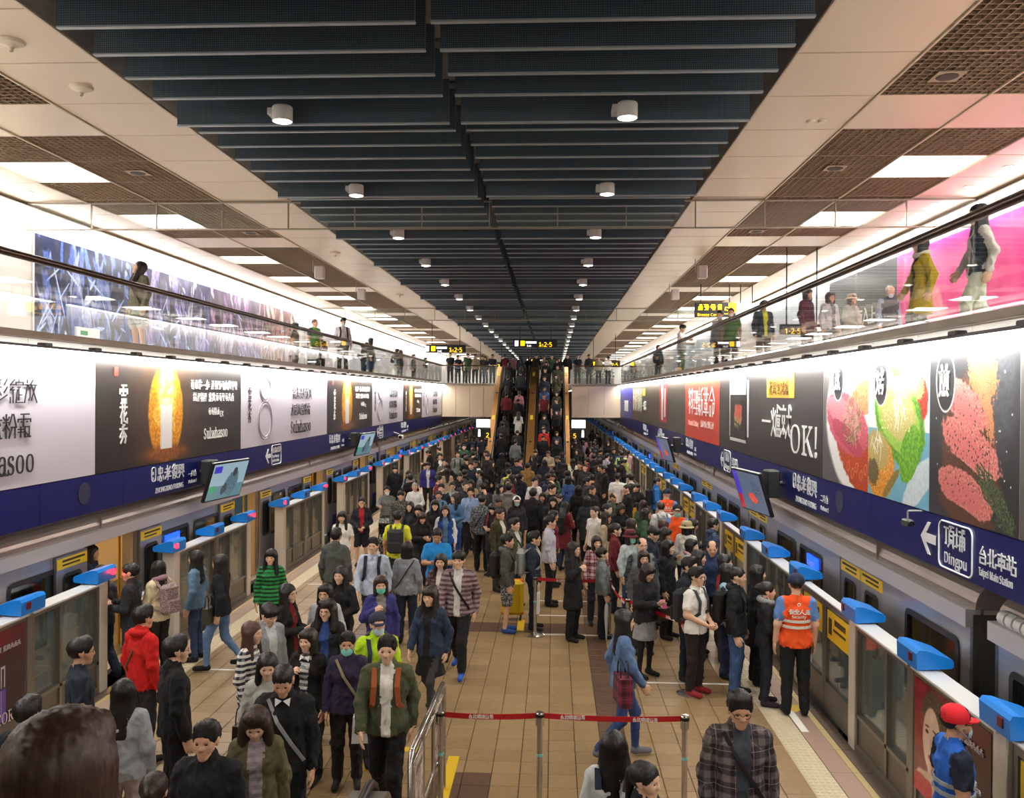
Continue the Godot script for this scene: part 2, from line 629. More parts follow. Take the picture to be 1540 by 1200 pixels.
func build_ceiling() -> void:
	var cl := struct_node("ceiling", "suspended ceiling of pale metal panels, egg-crate grilles and dark perforated baffles")
	var beige := grain("ceil_panel", rgb(208, 190, 166), rgb(216, 199, 176), 0.32, 0.15, 0.01, Vector3(0.2, 0.2, 0.2), 21)
	var fin := mat(rgb(150, 128, 104), 0.5, 0.2)
	var rail := mat(rgb(196, 182, 160), 0.4, 0.3)
	var bracket_steel := mat(rgb(84, 86, 90), 0.5, 0.5)
	# slab over everything
	var g := G.new()
	g.span(Vector3(-11.2, 8.9, -BACK), Vector3(8.7, 9.2, -END))
	obj("slab", g, grain("concrete", rgb(96, 92, 88), rgb(120, 116, 110), 0.85), cl)
	# solid panel 1.4 x 1.4, tray with folded edges
	var pg := G.new()
	pg.cbox(Vector3(0, 0.015, 0), Vector3(1.382, 0.03, 1.378), 0.006)
	var panel := pg.mesh()
	var gg := G.new()
	for k in 13:
		var o := -0.69 + 1.38 * k / 12.0
		gg.box(Vector3(o, 0.03, 0), Vector3(0.008, 0.06, 1.38))
		gg.box(Vector3(0, 0.03, o), Vector3(1.38, 0.06, 0.008))
	for sgn: float in [-1.0, 1.0]:
		gg.box(Vector3(sgn * 0.69, 0.02, 0), Vector3(0.022, 0.04, 1.40))
		gg.box(Vector3(0, 0.02, sgn * 0.69), Vector3(1.40, 0.04, 0.022))
	var grille := gg.mesh()
	var frame_g := G.new()
	for sgn: float in [-1.0, 1.0]:
		frame_g.box(Vector3(sgn * 0.68, 0.02, 0), Vector3(0.03, 0.05, 1.39))
		frame_g.box(Vector3(0, 0.02, sgn * 0.68), Vector3(1.39, 0.05, 0.03))
	var lframe := frame_g.mesh()
	var dg := G.new()
	dg.box(Vector3(0, 0.03, 0), Vector3(1.33, 0.02, 1.33))
	var diff := dg.mesh()
	var diff_m := glow(Color(1, 0.985, 0.96), 6.0)
	for s: float in [-1.0, 1.0]:
		var far_p := []
		var far_g := []
		for r in range(-13, 62):
			var d := 11.9 + 1.4 * r
			if d > END - 0.7 or d < BACK + 0.7:
				continue
			for c in 4:
				var at := Vector3(bx(s, 3.4 + 1.4 * c - (0.0)), CEIL, -d)
				var kind := 0
				if c == 1:
					kind = 0 if row_kind(r) == 0 else 1
				elif c == 2:
					kind = row_kind(r)
				if kind == 2:
					var t := thing("ceiling_light", "square white light panel in the %s ceiling grid, %s" % ["right-hand" if s > 0 else "left-hand", ordinal(r)], "ceiling light", at, 0, "ceiling light panels")
					obj("frame", lframe, rail, t)
					obj("diffuser", diff, diff_m, t)
					if d < 62:
						area_light("panel_light", at + Vector3(0, -0.01, 0), Vector3(0, -1, 0), Vector3(1, 0, 0), 1.3, 1.3, PANEL_E, Color(1.0, 0.975, 0.93))
				elif kind == 1:
					if d > 7 and d < 28:
						obj("grille_panel", grille, fin, cl, at)
					else:
						far_g.append(at)
				else:
					if d > 7 and d < 28:
						obj("metal_panel", panel, beige, cl, at)
					else:
						far_p.append(at)
		many("far_metal_panels", panel, beige, far_p, cl)
		many("far_grille_panels", grille, fin, far_g, cl)
		# grid rails between columns
		for c in [0, 1, 2, 3]:
			g = G.new()
			var rx := bx(s, 2.70 + 1.4 * c)
			g.cbox(Vector3(rx, 7.862, -(END + BACK) * 0.5), Vector3(0.035, 0.03, END - BACK), 0.006)
			obj("grid_rail", g, rail, cl)
	# dark baffles
	var perf := perforated()
	var lip := mat(rgb(160, 170, 178), 0.35, 0.4)
	for s: float in [-1.0, 1.0]:
		var x0 := AX - 0.08 if s < 0 else AX + 0.08
		var x1 := -4.97 if s < 0 else 2.47
		var w := absf(x1 - x0)
		g = G.new()
		g.box(Vector3(0, 0.30, 0), Vector3(w, 0.56, 0.045))
		var bm := g.mesh()
		g = G.new()
		g.cbox(Vector3(0, 0.012, 0), Vector3(w + 0.01, 0.024, 0.06), 0.005)
		var lm := g.mesh()
		for k in range(-18, 131):
			var d := 8.35 + 0.686 * k
			if d > END - 0.5:
				break
			var low := 0.12 if posmod(k, 6) == 4 else 0.0
			var b := obj("baffle", bm, perf, cl, Vector3((x0 + x1) * 0.5, 7.64 - low, -d))
			obj("edge_strip", lm, lip, b)
	# hangers along the middle gap
	g = G.new()
	g.span(Vector3(AX - 0.03, 8.24, -BACK), Vector3(AX + 0.03, 8.30, -END))
	obj("hanger_rail", g, bracket_steel, cl)
	for k in 40:
		g = G.new()
		g.box(Vector3(AX, 8.2, -(6.0 + 1.37 * k)), Vector3(0.30, 0.035, 0.05))
		obj("hanger_bar", g, bracket_steel, cl)

func ordinal(r: int) -> String:
	var band := posmod(r, 7)
	return "just past a plain panel row" if band == 2 else "just before a plain panel row"

# ---------------------------------------------------------------- mezzanine
func build_mezzanine() -> void:
	var slabm := grain("mezz_slab", rgb(200, 196, 188), rgb(214, 210, 202), 0.6, 0, 0.03, Vector3(0.4, 0.4, 0.4), 31)
	var stone := grain("mezz_floor", rgb(196, 188, 176), rgb(208, 200, 188), 0.25, 0, 0.06, Vector3(0.6, 0.6, 0.6), 32)
	var curb_m := grain("curb", rgb(132, 120, 104), rgb(156, 142, 124), 0.4, 0.5, 0.02, Vector3(0.5, 0.5, 0.5), 33)
	var white := mat(rgb(236, 234, 228), 0.5)
	var steel := grain("rail_steel", rgb(86, 72, 64), rgb(104, 88, 78), 0.25, 0.85, 0.03, Vector3(0.5, 0.5, 0.5), 34)
	var housing := mat(rgb(92, 90, 92), 0.5, 0.3)
	var pane_m := glass(Color(0.50, 0.62, 0.60), 0.05)
	var bridge := 48.6
	for s: float in [-1.0, 1.0]:
		var side := "right" if s > 0 else "left"
		var g := G.new()
		g.span(Vector3(bx(s, 3.80), 4.36, -BACK), Vector3(bx(s, 8.3), 4.60, -END))
		struct("mezzanine_slab_" + side, g, slabm, "mezzanine floor slab over the %s track" % side)
		g = G.new()
		g.span(Vector3(bx(s, 3.83), 4.60, -BACK), Vector3(bx(s, 8.3), 4.63, -END))
		struct("mezzanine_floor_" + side, g, stone, "pale stone floor of the %s mezzanine walkway" % side)
		# fascia with joints
		var fa := struct_node("trim_" + ("1" if s > 0 else "2"), "white metal fascia along the %s mezzanine edge" % side)
		for k in 44:
			var d := -1.0 + k * 1.2 + (0.55 if s > 0 else 0.3)
			if d > bridge:
				break
			g = G.new()
			g.cbox(Vector3(bx(s, 3.80), 4.625, -d - 0.6), Vector3(0.06, 0.085, 1.19), 0.004)
			obj("fascia_panel", g, white, fa)
		# balustrade: curb, panes, clamps, hand rail
		var t := thing("glass_balustrade", "glass balustrade with dark steel handrail along the %s mezzanine" % side, "balustrade", Vector3(bx(s, 3.75), 4.67, 0))
		g = G.new()
		g.cbox(Vector3(0, 0.043, -(bridge - 1.5) * 0.5 + 1.5), Vector3(0.12, 0.085, bridge + 1.5), 0.008)
		obj("curb", g, curb_m, t)
		g = G.new()
		g.cbox(Vector3(0, 0.45, -0.74), Vector3(0.014, 0.88, 1.478), 0.003)
		var pm := g.mesh()
		for k in range(-1, 32):
			obj("pane", pm, pane_m, t, Vector3(0, 0.06, -(k * 1.5 + 0.4)))
		g = G.new()
		var path := PackedVector3Array([Vector3(0, 0.97, 2.0), Vector3(0, 0.97, -bridge)])
		g.tube(path, 0.048, 12)
		obj("handrail", g, steel, t)
		# light fixture under the fascia: housing and clamps
		var lf := thing("strip_light", "long fluorescent strip light under the %s mezzanine edge washing the billboards" % side, "strip light", Vector3(bx(s, 3.62), 4.56, 0))
		g = G.new()
		g.cbox(Vector3(0, 0.005, -23.0), Vector3(0.09, 0.03, 51.0), 0.006)
		obj("housing", g, housing, lf)
		g = G.new()
		g.cbox(Vector3.ZERO, Vector3(0.11, 0.05, 0.16), 0.01)
		var cm := g.mesh()
		for k in 42:
			obj("clamp", cm, housing, lf, Vector3(0.0, 0.03, -(1.0 + 1.15 * k)))
		g = G.new()
		g.box(Vector3(s * 0.012, -0.025, -23.0), Vector3(0.05, 0.03, 51.0))
		obj("tube", g, glow(Color(1, 0.99, 0.97), 12.0), lf)
		# strip on the back wall
		var wf := thing("wall_light", "bright light cove along the top of the %s mezzanine wall" % side, "strip light", Vector3(bx(s, 8.12), 7.74, 0))
		g = G.new()
		g.cbox(Vector3(s * 0.07, 0.04, -48.0), Vector3(0.2, 0.05, 104.0), 0.01)
		obj("housing", g, white, wf)
		g = G.new()
		g.box(Vector3(0.0, -0.005, -48.0), Vector3(0.08, 0.04, 104.0))
		obj("tube", g, glow(Color(1, 0.99, 1.0), 12.0), wf)
	# bridge at the far end joining both mezzanines
	var beige := grain("bridge_panel", rgb(206, 186, 158), rgb(216, 197, 170), 0.5, 0, 0.01, Vector3(0.2, 0.2, 0.2), 35)
	var gb := G.new()
	gb.span(Vector3(bx(-1, 3.80), 4.36, -bridge - 0.1), Vector3(-3.15, 4.62, -END))
	gb.span(Vector3(0.95, 4.36, -bridge - 0.1), Vector3(3.80, 4.62, -END))
	gb.span(Vector3(-3.15, 4.36, -bridge - 1.6), Vector3(0.95, 4.62, -END))
	struct("bridge_slab", gb, stone, "floor of the bridge where the escalators arrive")
	var fr := struct_node("trim_3", "beige panelled front of the bridge beside the escalators")
	for q in [[bx(-1, 3.75), -3.2, 4], [1.0, 3.75, 3]]:
		var w: float = (q[1] - q[0]) / q[2]
		for k in int(q[2]):
			var g := G.new()
			g.cbox(Vector3(q[0] + w * (k + 0.5), 3.62, -bridge), Vector3(w - 0.012, 1.78, 0.08), 0.006)
			obj("front_panel", g, beige, fr)
	for q in [[bx(-1, 3.72), -3.25, "left"], [1.02, 3.72, "right"]]:
		var w: float = q[1] - q[0]
		var t := thing("glass_balustrade", "glass balustrade on the bridge, %s of the escalators" % q[2], "balustrade", Vector3((q[0] + q[1]) * 0.5, 4.55, -bridge))
		var g := G.new()
		g.cbox(Vector3(0, 0.03, 0), Vector3(w, 0.1, 0.12), 0.008)
		obj("curb", g, curb_m, t)
		g = G.new()
		g.tube(PackedVector3Array([Vector3(-w / 2, 1.09, 0), Vector3(w / 2, 1.09, 0)]), 0.035, 10)
		obj("handrail", g, steel, t)
		var np := int(ceil(w / 1.2))
		for k in np:
			g = G.new()
			g.cbox(Vector3(-w / 2 + w * (k + 0.5) / np, 0.55, 0), Vector3(w / np - 0.02, 0.98, 0.014), 0.003)
			obj("pane", g, pane_m, t)
	# clean-up: underside of the bridge is a ceiling over the far platform, with light rows
	for k in 5:
		for x in [-3.9, 1.4]:
			var d := bridge + 5.0 + 9.0 * k
			var t := thing("platform_light", "light panel under the far bridge above the platform crowd", "ceiling light", Vector3(x, 4.34, -d), 0, "lights under the bridge")
			var g := G.new()
			g.box(Vector3(0, 0, 0), Vector3(0.36, 0.03, 2.4))
			obj("diffuser", g, glow(Color(1, 0.98, 0.95), 3.0), t)
			area_light("under_bridge_light", Vector3(x, 4.31, -d), Vector3(0, -1, 0), Vector3(1, 0, 0), 0.34, 2.3, 2.0, Color(1, 0.98, 0.95))

# ---------------------------------------------------------------- lettering
const STROKES := {
	"忠": "2171742421 4046 1618 3638496967 5657 8698", "孝": "2272 4044 0494 8118 3575 7556 56585949 1797",
	"復": "3012 3315 2429 5041 4191 4282854542 4383 5537 46865949 4799", "興": "1116 1131 1333 1535 8186 6181 6383 6585 4161644441 4262 0696 3719 6789",
	"一": "0595", "二": "2272 0898", "月": "211709 21818979 2383 2686", "台": "502474 6285 2686892926",
	"頂": "0141 212818 5090 7062 5292975752 5494 5696 6749 8799", "埔": "0333 2028 0847 4191 539398 5359 7079 5595 5797 8090",
	"北": "3039 1333 0847 60699997 6492", "車": "1191 2383862623 2484 0797 5059", "站": "2032 0242 1416 3336 0747 6064 6292 5595995955",
	"煎": "2032 7062 0292 1317 134347 1444 1545 6366 838777 1809 3839 5859 7889", "烤": "0214 4233 212609 2649 5292 7074 4494 9147 6696 6667978979",
	"蒸": "0191 3032 6062 336354 545747 143416 8365 6587 1787 1809 3839 5859 8899", "料": "0112 4132 0343 2029 2406 2446 6172 6475 5796 8089",
	"理": "0141 0444 0747 2127 5191955551 5393 7179 5797 4999", "新": "2021 0242 1314 3334 0444 0646 2429 2608 2648 9061 616749 6494 8489",
	"革": "0292 3034 6064 3464 2575772725 0898 5459", "命": "5004 5094 3464 1636391916 6569 65958878",
	"爐": "0214 4233 212609 2649 6062 6091 5393 5349 6484866664 6585 5797995957 7779", "就": "2021 0141 1333351513 2528 1708 3748 5393 707549 73789997 8091",
	"保": "3004 2329 4181844441 4595 6469 6538 6598", "全": "5004 5094 2474 2676 0999 5459", "人": "504409 4599",
	"員": "3171733331 2484882824 2585 2686 3909 6999", "捷": "0242 0547 212818 4191 438385 3595 4787 6067 6749 5799",
	"運": "0113 03231507 0899 4191 4142 9192 4383864643 4585 3797 6268", "公": "3105 6195 4519 1989 6698", "司": "11818979 2363 2565682825",
	"雪": "2080 0204 0292 9294 4045 2333 6373 2535 6575 2787 8789 1989 2888", "花": "0191 3032 6062 3316 2429 53589997 8456", "秀": "6031 0292 4045 4206 4386 1676 767869 6979 4619",
	"南": "0191 4043 1319 13838979 3344 6354 2575 2777 4459", "港": "0112 0414 0917 4292 5054 7074 3494 5537 7597 567679 5659 9997", "展": "11818313 1109 2484 3335 6365 1696 3639 4699",
	"覽": "1014 1030 1232 1434 5090 6182 2373 2377 2575 2777 73 3709 67698998", "館": "2003 2042 1343 1319 13434637 1646 5191 7080 6199 6363 6595 6797", "光": "5054 2133 7163 0595 3519 65689997",
	"前": "2032 7062 0292 1418 144448 1545 6466 848878", "第": "2012 6052 0242 5292 1474 74 0676 1686 4449 5618", "步": "4044 4272 2124 0494 4549 2516 7536 9609",
	"完": "4041 0292 0203 9293 2474 0696 3619 56689997", "美": "2032 7062 1282 2474 1585 4046 0797 4619 5698", "平": "1181 2334 7363 0595 5059",
	"精": "0112 4132 0343 2029 2406 2446 5191 5393 4595 7075 5659 56969989 5797", "第一": "0595", "放": "2021 0242 2209 22434738 6042 5292 8258 5299", "氣": "3012 2181 1272 1383 83889997 2334 4354 1565 3538 3518 3568",
	"面": "0191 4132 1389 1383892913 3339 6369 3555 3757", "入": "305199 5109", "口": "1181881811", "水": "404938 033309 8154 5499", "彩": "4021 1122 3132 0343 2227 2406 2446 8062 8365 8638", "綻": "3002 0232 2304 0434 2429 0709 4747 6061 4191 4142 9192 5373 6368 6686 5449 4999", "感": "1181 1109 7088 9997 8263 2353 2545 2527 4547 2747 1809 3849 6859", "墊": "2024 0242 0444 2202 6084 5292 7274 7589 2666 4549 0999", "粉": "0112 4132 0343 2029 2406 2446 6044 7095 5585 6549 8589", "霜": "2080 0203 0292 9293 4045 2333 6373 0646 2529 2707 2747 5585 5559 5789 8589 5999", "志": "2272 4043 1383 1618 3638496967 5657 8698", "工": "1181 4148 0898", "出": "4049 1114 1474 7174 0609 0989 8689", "周": "1109 11818979 2363 4145 2565 3656 5658 3858 3638", "上": "5059 5494 0999", "搭": "0242 0547 212818 4191 5052 8082 6344 6394 5575 5696995956", "車站": "1191",
}

func cjk(text: String, size: float, weight: float, depth := 0.006, vertical := false, pitch := 1.12, squeeze := 1.0) -> G:
	# brush-stroke lettering in the xy plane facing +z, origin at the top left
	var g := G.new()
	var pen := 0.0
	for ch in text:
		var o := Vector2(0, -pen) if vertical else Vector2(pen, 0)
		if STROKES.has(ch):
			for stroke in (STROKES[ch] as String).split(" "):
				var pts := []
				for k in range(0, stroke.length() - 1, 2):
					pts.append(o + Vector2(float(stroke[k]) / 9.0 * size * squeeze, -float(stroke[k + 1]) / 9.0 * size))
				for k in pts.size() - 1:
					var a: Vector2 = pts[k]
					var b: Vector2 = pts[k + 1]
					var dv := (b - a).normalized()
					var wd := weight * (0.8 if absf(dv.x) > 0.9 else 1.0)
					var mid := (a + b) * 0.5
					var basis := Basis(Vector3(dv.x, dv.y, 0), Vector3(-dv.y, dv.x, 0), Vector3(0, 0, 1))
					g.box(Vector3(mid.x, mid.y, depth * 0.5), Vector3(a.distance_to(b) + wd * 0.8, wd, depth), basis)
		else:
			# a dense little-known character: frame of strokes
			if ch == " ":
				pen += size * 0.5
				continue
			var hs := ch.unicode_at(0)
			for q in 5:
				var bits := (hs >> q) & 7
				g.box(Vector3(o.x + size * squeeze * (0.35 + 0.04 * bits), o.y - size * (0.06 + 0.22 * q), depth * 0.5), Vector3(size * squeeze * (0.45 + 0.05 * (7 - bits)), weight * 0.8, depth))
			for q in 3:
				var bits := (hs >> (q * 3)) & 7
				g.box(Vector3(o.x + size * squeeze * (0.15 + 0.3 * q + 0.02 * bits), o.y - size * (0.3 + 0.06 * bits), depth * 0.5), Vector3(weight, size * (0.3 + 0.06 * bits), depth))
		pen += size * pitch * (1.0 if vertical else squeeze)
	return g

func latin(text: String, height: float, font := "Droid Sans", depth := 0.006) -> TextMesh:
	var key := "text|%s|%.3f|%s|%.3f" % [text, height, font, depth]
	if shared.has(key):
		return shared[key]
	var t := TextMesh.new()
	var f := SystemFont.new()
	f.font_names = PackedStringArray([font])
	t.font = f
	t.text = text
	t.font_size = 24
	t.pixel_size = height / 17.5     # cap height is about 0.73 em
	t.depth = depth
	t.curve_step = 4.0
	t.horizontal_alignment = HORIZONTAL_ALIGNMENT_LEFT
	shared[key] = t
	return t

# faces of the hall: turn that makes +z lettering face the platform from the left (s<0) or right (s>0) wall
func facing(s: float) -> Basis:
	return Basis(Vector3.UP, -PI / 2) if s > 0 else Basis(Vector3.UP, PI / 2)

func put_cjk(parent: Node, text: String, at: Vector3, b: Basis, size: float, weight: float, m: Material, squeeze := 1.0, vertical := false, called := "lettering") -> void:
	var o := obj(called, cjk(text, size, weight, 0.006, vertical, 1.12, squeeze), m, parent)
	o.transform = Transform3D(b, at)

func put_text(parent: Node, text: String, at: Vector3, b: Basis, height: float, m: Material, squeeze := 1.0, font := "Droid Sans", called := "lettering") -> void:
	var o := obj(called, latin(text, height, font, 0.0 if called == "lettering_light" else 0.006), m, parent)
	o.transform = Transform3D(b * Basis.from_scale(Vector3(squeeze, 1, 1)), at)

# ---------------------------------------------------------------- printed pictures
var pn := FastNoiseLite.new()

func blob(im: Image, cx: float, cy: float, rx: float, ry: float, rot: float, c1: Color, c2: Color, freq := 0.05, rough := 0.15, soft := 0.05) -> void:
	# a noisy ellipse of ink
	var w := im.get_width()
	var h := im.get_height()
	var r := maxf(rx, ry) * (1.0 + rough)
	var cs := cos(-rot)
	var sn := sin(-rot)
	for y in range(maxi(0, int(cy - r)), mini(h, int(cy + r) + 1)):
		for x in range(maxi(0, int(cx - r)), mini(w, int(cx + r) + 1)):
			var dx := x - cx
			var dy := y - cy
			var u := (dx * cs - dy * sn) / rx
			var vv := (dx * sn + dy * cs) / ry
			var q := u * u + vv * vv
			if q > 2.2:
				continue
			var nz := pn.get_noise_2d(x * freq * 20.0 + cx * 3.0, y * freq * 20.0 + cy * 5.0)
			var a := smoothstep(1.0 + soft, 1.0 - soft, sqrt(q) + nz * rough)
			if a <= 0.0:
				continue
			var nz2 := pn.get_noise_2d(x * freq * 60.0 + 91.0, y * freq * 60.0 + cy)
			im.set_pixel(x, y, im.get_pixel(x, y).lerp(c1.lerp(c2, clampf(nz2 + 0.5, 0, 1)), a))

func printed(im: Image, rough := 0.35) -> StandardMaterial3D:
	var m := StandardMaterial3D.new()
	m.albedo_texture = tex(im)
	m.roughness = rough
	return m

func canvas(w: int, h: int, c: Color) -> Image:
	var im := Image.create(w, h, false, Image.FORMAT_RGB8)
	im.fill(c)
	return im

func art_steak() -> Image:
	# stacked slices of pink beef with dark peppered crusts on slate, rosemary at the lower right
	var im := canvas(280, 280, rgb(46, 48, 52))
	blob(im, 220, 90, 50, 80, 0.1, rgb(62, 64, 70), rgb(78, 80, 86), 0.02, 0.3, 0.5)
	for k in 40:
		blob(im, rng.randf_range(8, 272), rng.randf_range(40, 270), 1.6, 1.6, 0, rgb(226, 224, 216), rgb(240, 240, 236), 0.05, 0.3)
	blob(im, 132, 170, 84, 112, 0.05, rgb(66, 40, 28), rgb(126, 84, 60), 0.12, 0.12)
	blob(im, 176, 52, 40, 52, -0.5, rgb(150, 86, 50), rgb(216, 160, 116), 0.1, 0.25)
	blob(im, 186, 100, 16, 60, -0.35, rgb(172, 104, 64), rgb(226, 170, 126), 0.12, 0.3)
	var rows := [[118, 98, 78, 30, 0.40], [124, 132, 70, 9, 0.38], [138, 164, 96, 34, 0.34], [142, 196, 80, 10, 0.34], [120, 234, 90, 32, 0.20], [116, 258, 70, 9, 0.2]]
	for k in 6:
		var r: Array = rows[k]
		blob(im, r[0] + 4, r[1] + r[3] * 0.9, r[2] * 1.02, r[3] * 0.8, r[4], rgb(52, 30, 22), rgb(128, 84, 58), 0.14, 0.2)
		if k % 2 == 0:
			blob(im, r[0], r[1], r[2], r[3], r[4], rgb(196, 98, 94), rgb(234, 156, 146), 0.05, 0.12)
			blob(im, r[0] - 10, r[1] + 2, r[2] * 0.75, r[3] * 0.55, r[4], rgb(206, 104, 104), rgb(226, 134, 130), 0.08, 0.2)
			for j in 26:
				blob(im, r[0] + rng.randf_range(-0.8, 0.8) * r[2], r[1] + rng.randf_range(-0.6, 0.6) * r[3], 2.2, 1.3, rng.randf() * 3, rgb(120, 46, 48), rgb(160, 70, 66), 0.05, 0.2)
	for k in 90:
		blob(im, rng.randf_range(60, 200), rng.randf_range(100, 230), 2.0, 1.4, rng.randf() * 3, rgb(30, 18, 14), rgb(206, 190, 170) if k % 5 == 0 else rgb(60, 38, 28), 0.05, 0.2)
	for k in 110:
		var a := rng.randf_range(0, 1)
		blob(im, 170 + a * 90 + rng.randf_range(-14, 14), 200 + a * 70 + rng.randf_range(-16, 16), 12, 1.7, 0.7 + rng.randf_range(-0.9, 0.9), rgb(44, 60, 36), rgb(104, 120, 84), 0.05, 0.1)
	blob(im, 56, 64, 34, 50, 0, rgb(252, 252, 250), rgb(252, 252, 250), 0.01, 0.0)
	blob(im, 56, 64, 31, 47, 0, rgb(34, 34, 38), rgb(40, 40, 44), 0.01, 0.0)
	return im

func art_pepper() -> Image:
	# halved green peppers filled with yellow grain on a blue board
	var im := canvas(250, 280, rgb(240, 244, 244))
	im.fill_rect(Rect2i(0, 150, 250, 130), rgb(120, 186, 214))
	blob(im, 210, 240, 70, 26, -0.7, rgb(206, 226, 236), rgb(226, 238, 244), 0.02, 0.1)
	blob(im, 200, 96, 44, 48, 0.2, rgb(168, 30, 26), rgb(214, 70, 50), 0.03, 0.08)
	blob(im, 196, 70, 34, 26, 0.2, rgb(206, 176, 90), rgb(236, 214, 150), 0.14, 0.3)
	blob(im, 132, 132, 108, 74, 0.45, rgb(72, 140, 30), rgb(120, 182, 48), 0.03, 0.05)
	blob(im, 128, 126, 92, 58, 0.45, rgb(150, 200, 70), rgb(176, 216, 96), 0.03, 0.06)
	blob(im, 124, 112, 80, 50, 0.45, rgb(176, 160, 70), rgb(240, 232, 168), 0.16, 0.16)
	blob(im, 150, 56, 60, 36, 0.2, rgb(206, 194, 96), rgb(250, 246, 196), 0.16, 0.25)
	blob(im, 178, 190, 34, 56, 0.5, rgb(84, 156, 34), rgb(140, 200, 60), 0.03, 0.05)
	for k in 160:
		blob(im, 124 + rng.randf_range(-62, 62), 106 + rng.randf_range(-44, 44), 2.6, 2.0, 0, rgb(220, 206, 120), rgb(252, 246, 200), 0.05, 0.2)
	for k in 26:
		blob(im, rng.randf_range(118, 160), rng.randf_range(70, 140), 17, 1.5, rng.randf_range(0.8, 2.2), rgb(240, 240, 214), rgb(250, 250, 238), 0.03, 0.1)
	blob(im, 116, 34, 26, 14, 0.4, rgb(90, 160, 50), rgb(150, 206, 96), 0.05, 0.25)
	blob(im, 54, 224, 64, 60, 0.1, rgb(216, 128, 32), rgb(244, 186, 84), 0.03, 0.06)
	blob(im, 46, 190, 50, 36, 0.3, rgb(150, 128, 60), rgb(238, 220, 150), 0.15, 0.25)
	blob(im, 24, 236, 26, 26, 0.0, rgb(70, 58, 34), rgb(150, 130, 80), 0.12, 0.35)
	for k in 12:
		blob(im, rng.randf_range(16, 60), rng.randf_range(160, 200), 15, 1.6, rng.randf_range(0, 2.2), rgb(236, 234, 204), rgb(248, 246, 230), 0.03, 0.1)
	blob(im, 104, 250, 46, 9, -0.7, rgb(120, 104, 40), rgb(170, 150, 80), 0.05, 0.1)
	blob(im, 56, 60, 31, 48, 0, rgb(252, 252, 250), rgb(252, 252, 250), 0.01, 0.0)
	blob(im, 56, 60, 28, 45, 0, rgb(34, 34, 38), rgb(40, 40, 44), 0.01, 0.0)
	return im

func art_fish() -> Image:
	# pink fillet under fine herbs on a white plate with red sauce
	var im := canvas(250, 280, rgb(92, 90, 90))
	blob(im, 196, 146, 180, 156, 0.3, rgb(246, 246, 246), rgb(252, 252, 252), 0.02, 0.01)
	blob(im, 214, 60, 90, 50, 0.1, rgb(238, 238, 238), rgb(250, 250, 250), 0.02, 0.1)
	blob(im, 200, 214, 130, 66, 0.5, rgb(166, 48, 16), rgb(214, 92, 34), 0.05, 0.08)
	blob(im, 226, 92, 60, 34, -0.1, rgb(236, 130, 80), rgb(246, 176, 130), 0.03, 0.2)
	blob(im, 136, 146, 118, 62, 0.3, rgb(196, 76, 100), rgb(228, 118, 134), 0.04, 0.06)
	blob(im, 120, 130, 96, 34, 0.32, rgb(222, 120, 136), rgb(242, 164, 172), 0.05, 0.12)
	blob(im, 140, 176, 92, 22, 0.34, rgb(176, 52, 82), rgb(206, 86, 108), 0.06, 0.12)
	for k in 110:
		var a := rng.randf() * TAU
		var r := sqrt(rng.randf())
		blob(im, 166 + cos(a) * 50 * r, 136 + sin(a) * 56 * r, 13, 1.2, rng.randf_range(0, 3.1), [rgb(70, 84, 38), rgb(150, 120, 84), rgb(196, 170, 130)][k % 3], [rgb(120, 130, 70), rgb(186, 150, 110), rgb(220, 200, 160)][k % 3], 0.04, 0.2)
	for k in 5:
		blob(im, 150 + k * 22, 236 + (k % 2) * 14, 8, 12, 0.4, rgb(226, 120, 80), rgb(240, 170, 140), 0.03, 0.1)
		blob(im, 150 + k * 22, 236 + (k % 2) * 14, 6, 9.5, 0.4, rgb(190, 70, 30), rgb(206, 90, 44), 0.03, 0.1)
	blob(im, 88, 52, 31, 48, 0, rgb(250, 250, 250), rgb(252, 252, 250), 0.01, 0.0)
	blob(im, 88, 52, 28, 45, 0, rgb(34, 34, 38), rgb(40, 40, 44), 0.01, 0.0)
	return im

func art_flacon() -> Image:
	# dark poster with an amber faceted flacon round a white bottle
	var im := canvas(300, 106, rgb(36, 30, 28))
	blob(im, 122, 50, 60, 66, 0, rgb(70, 50, 34), rgb(84, 58, 36), 0.01, 0.1, 0.8)
	blob(im, 118, 54, 34, 50, 0, rgb(196, 116, 14), rgb(246, 178, 30), 0.06, 0.03)
	for k in 30:
		var a := rng.randf_range(0, TAU)
		blob(im, 118 + cos(a) * 24 * rng.randf(), 54 + sin(a) * 42 * rng.randf(), rng.randf_range(4, 9), rng.randf_range(3, 7), rng.randf_range(0, 3), rgb(230, 150, 10), rgb(255, 226, 110), 0.05, 0.1)
	blob(im, 118, 34, 16, 26, 0, rgb(255, 226, 90), rgb(255, 244, 190), 0.02, 0.1, 0.4)
	blob(im, 118, 96, 44, 8, 0, rgb(120, 66, 20), rgb(160, 96, 30), 0.04, 0.2, 0.5)
	im.fill_rect(Rect2i(107, 46, 23, 46), rgb(240, 238, 236))
	im.fill_rect(Rect2i(110, 40, 17, 8), rgb(250, 236, 190))
	im.fill_rect(Rect2i(108, 66, 1, 26), rgb(206, 200, 196))
	return im

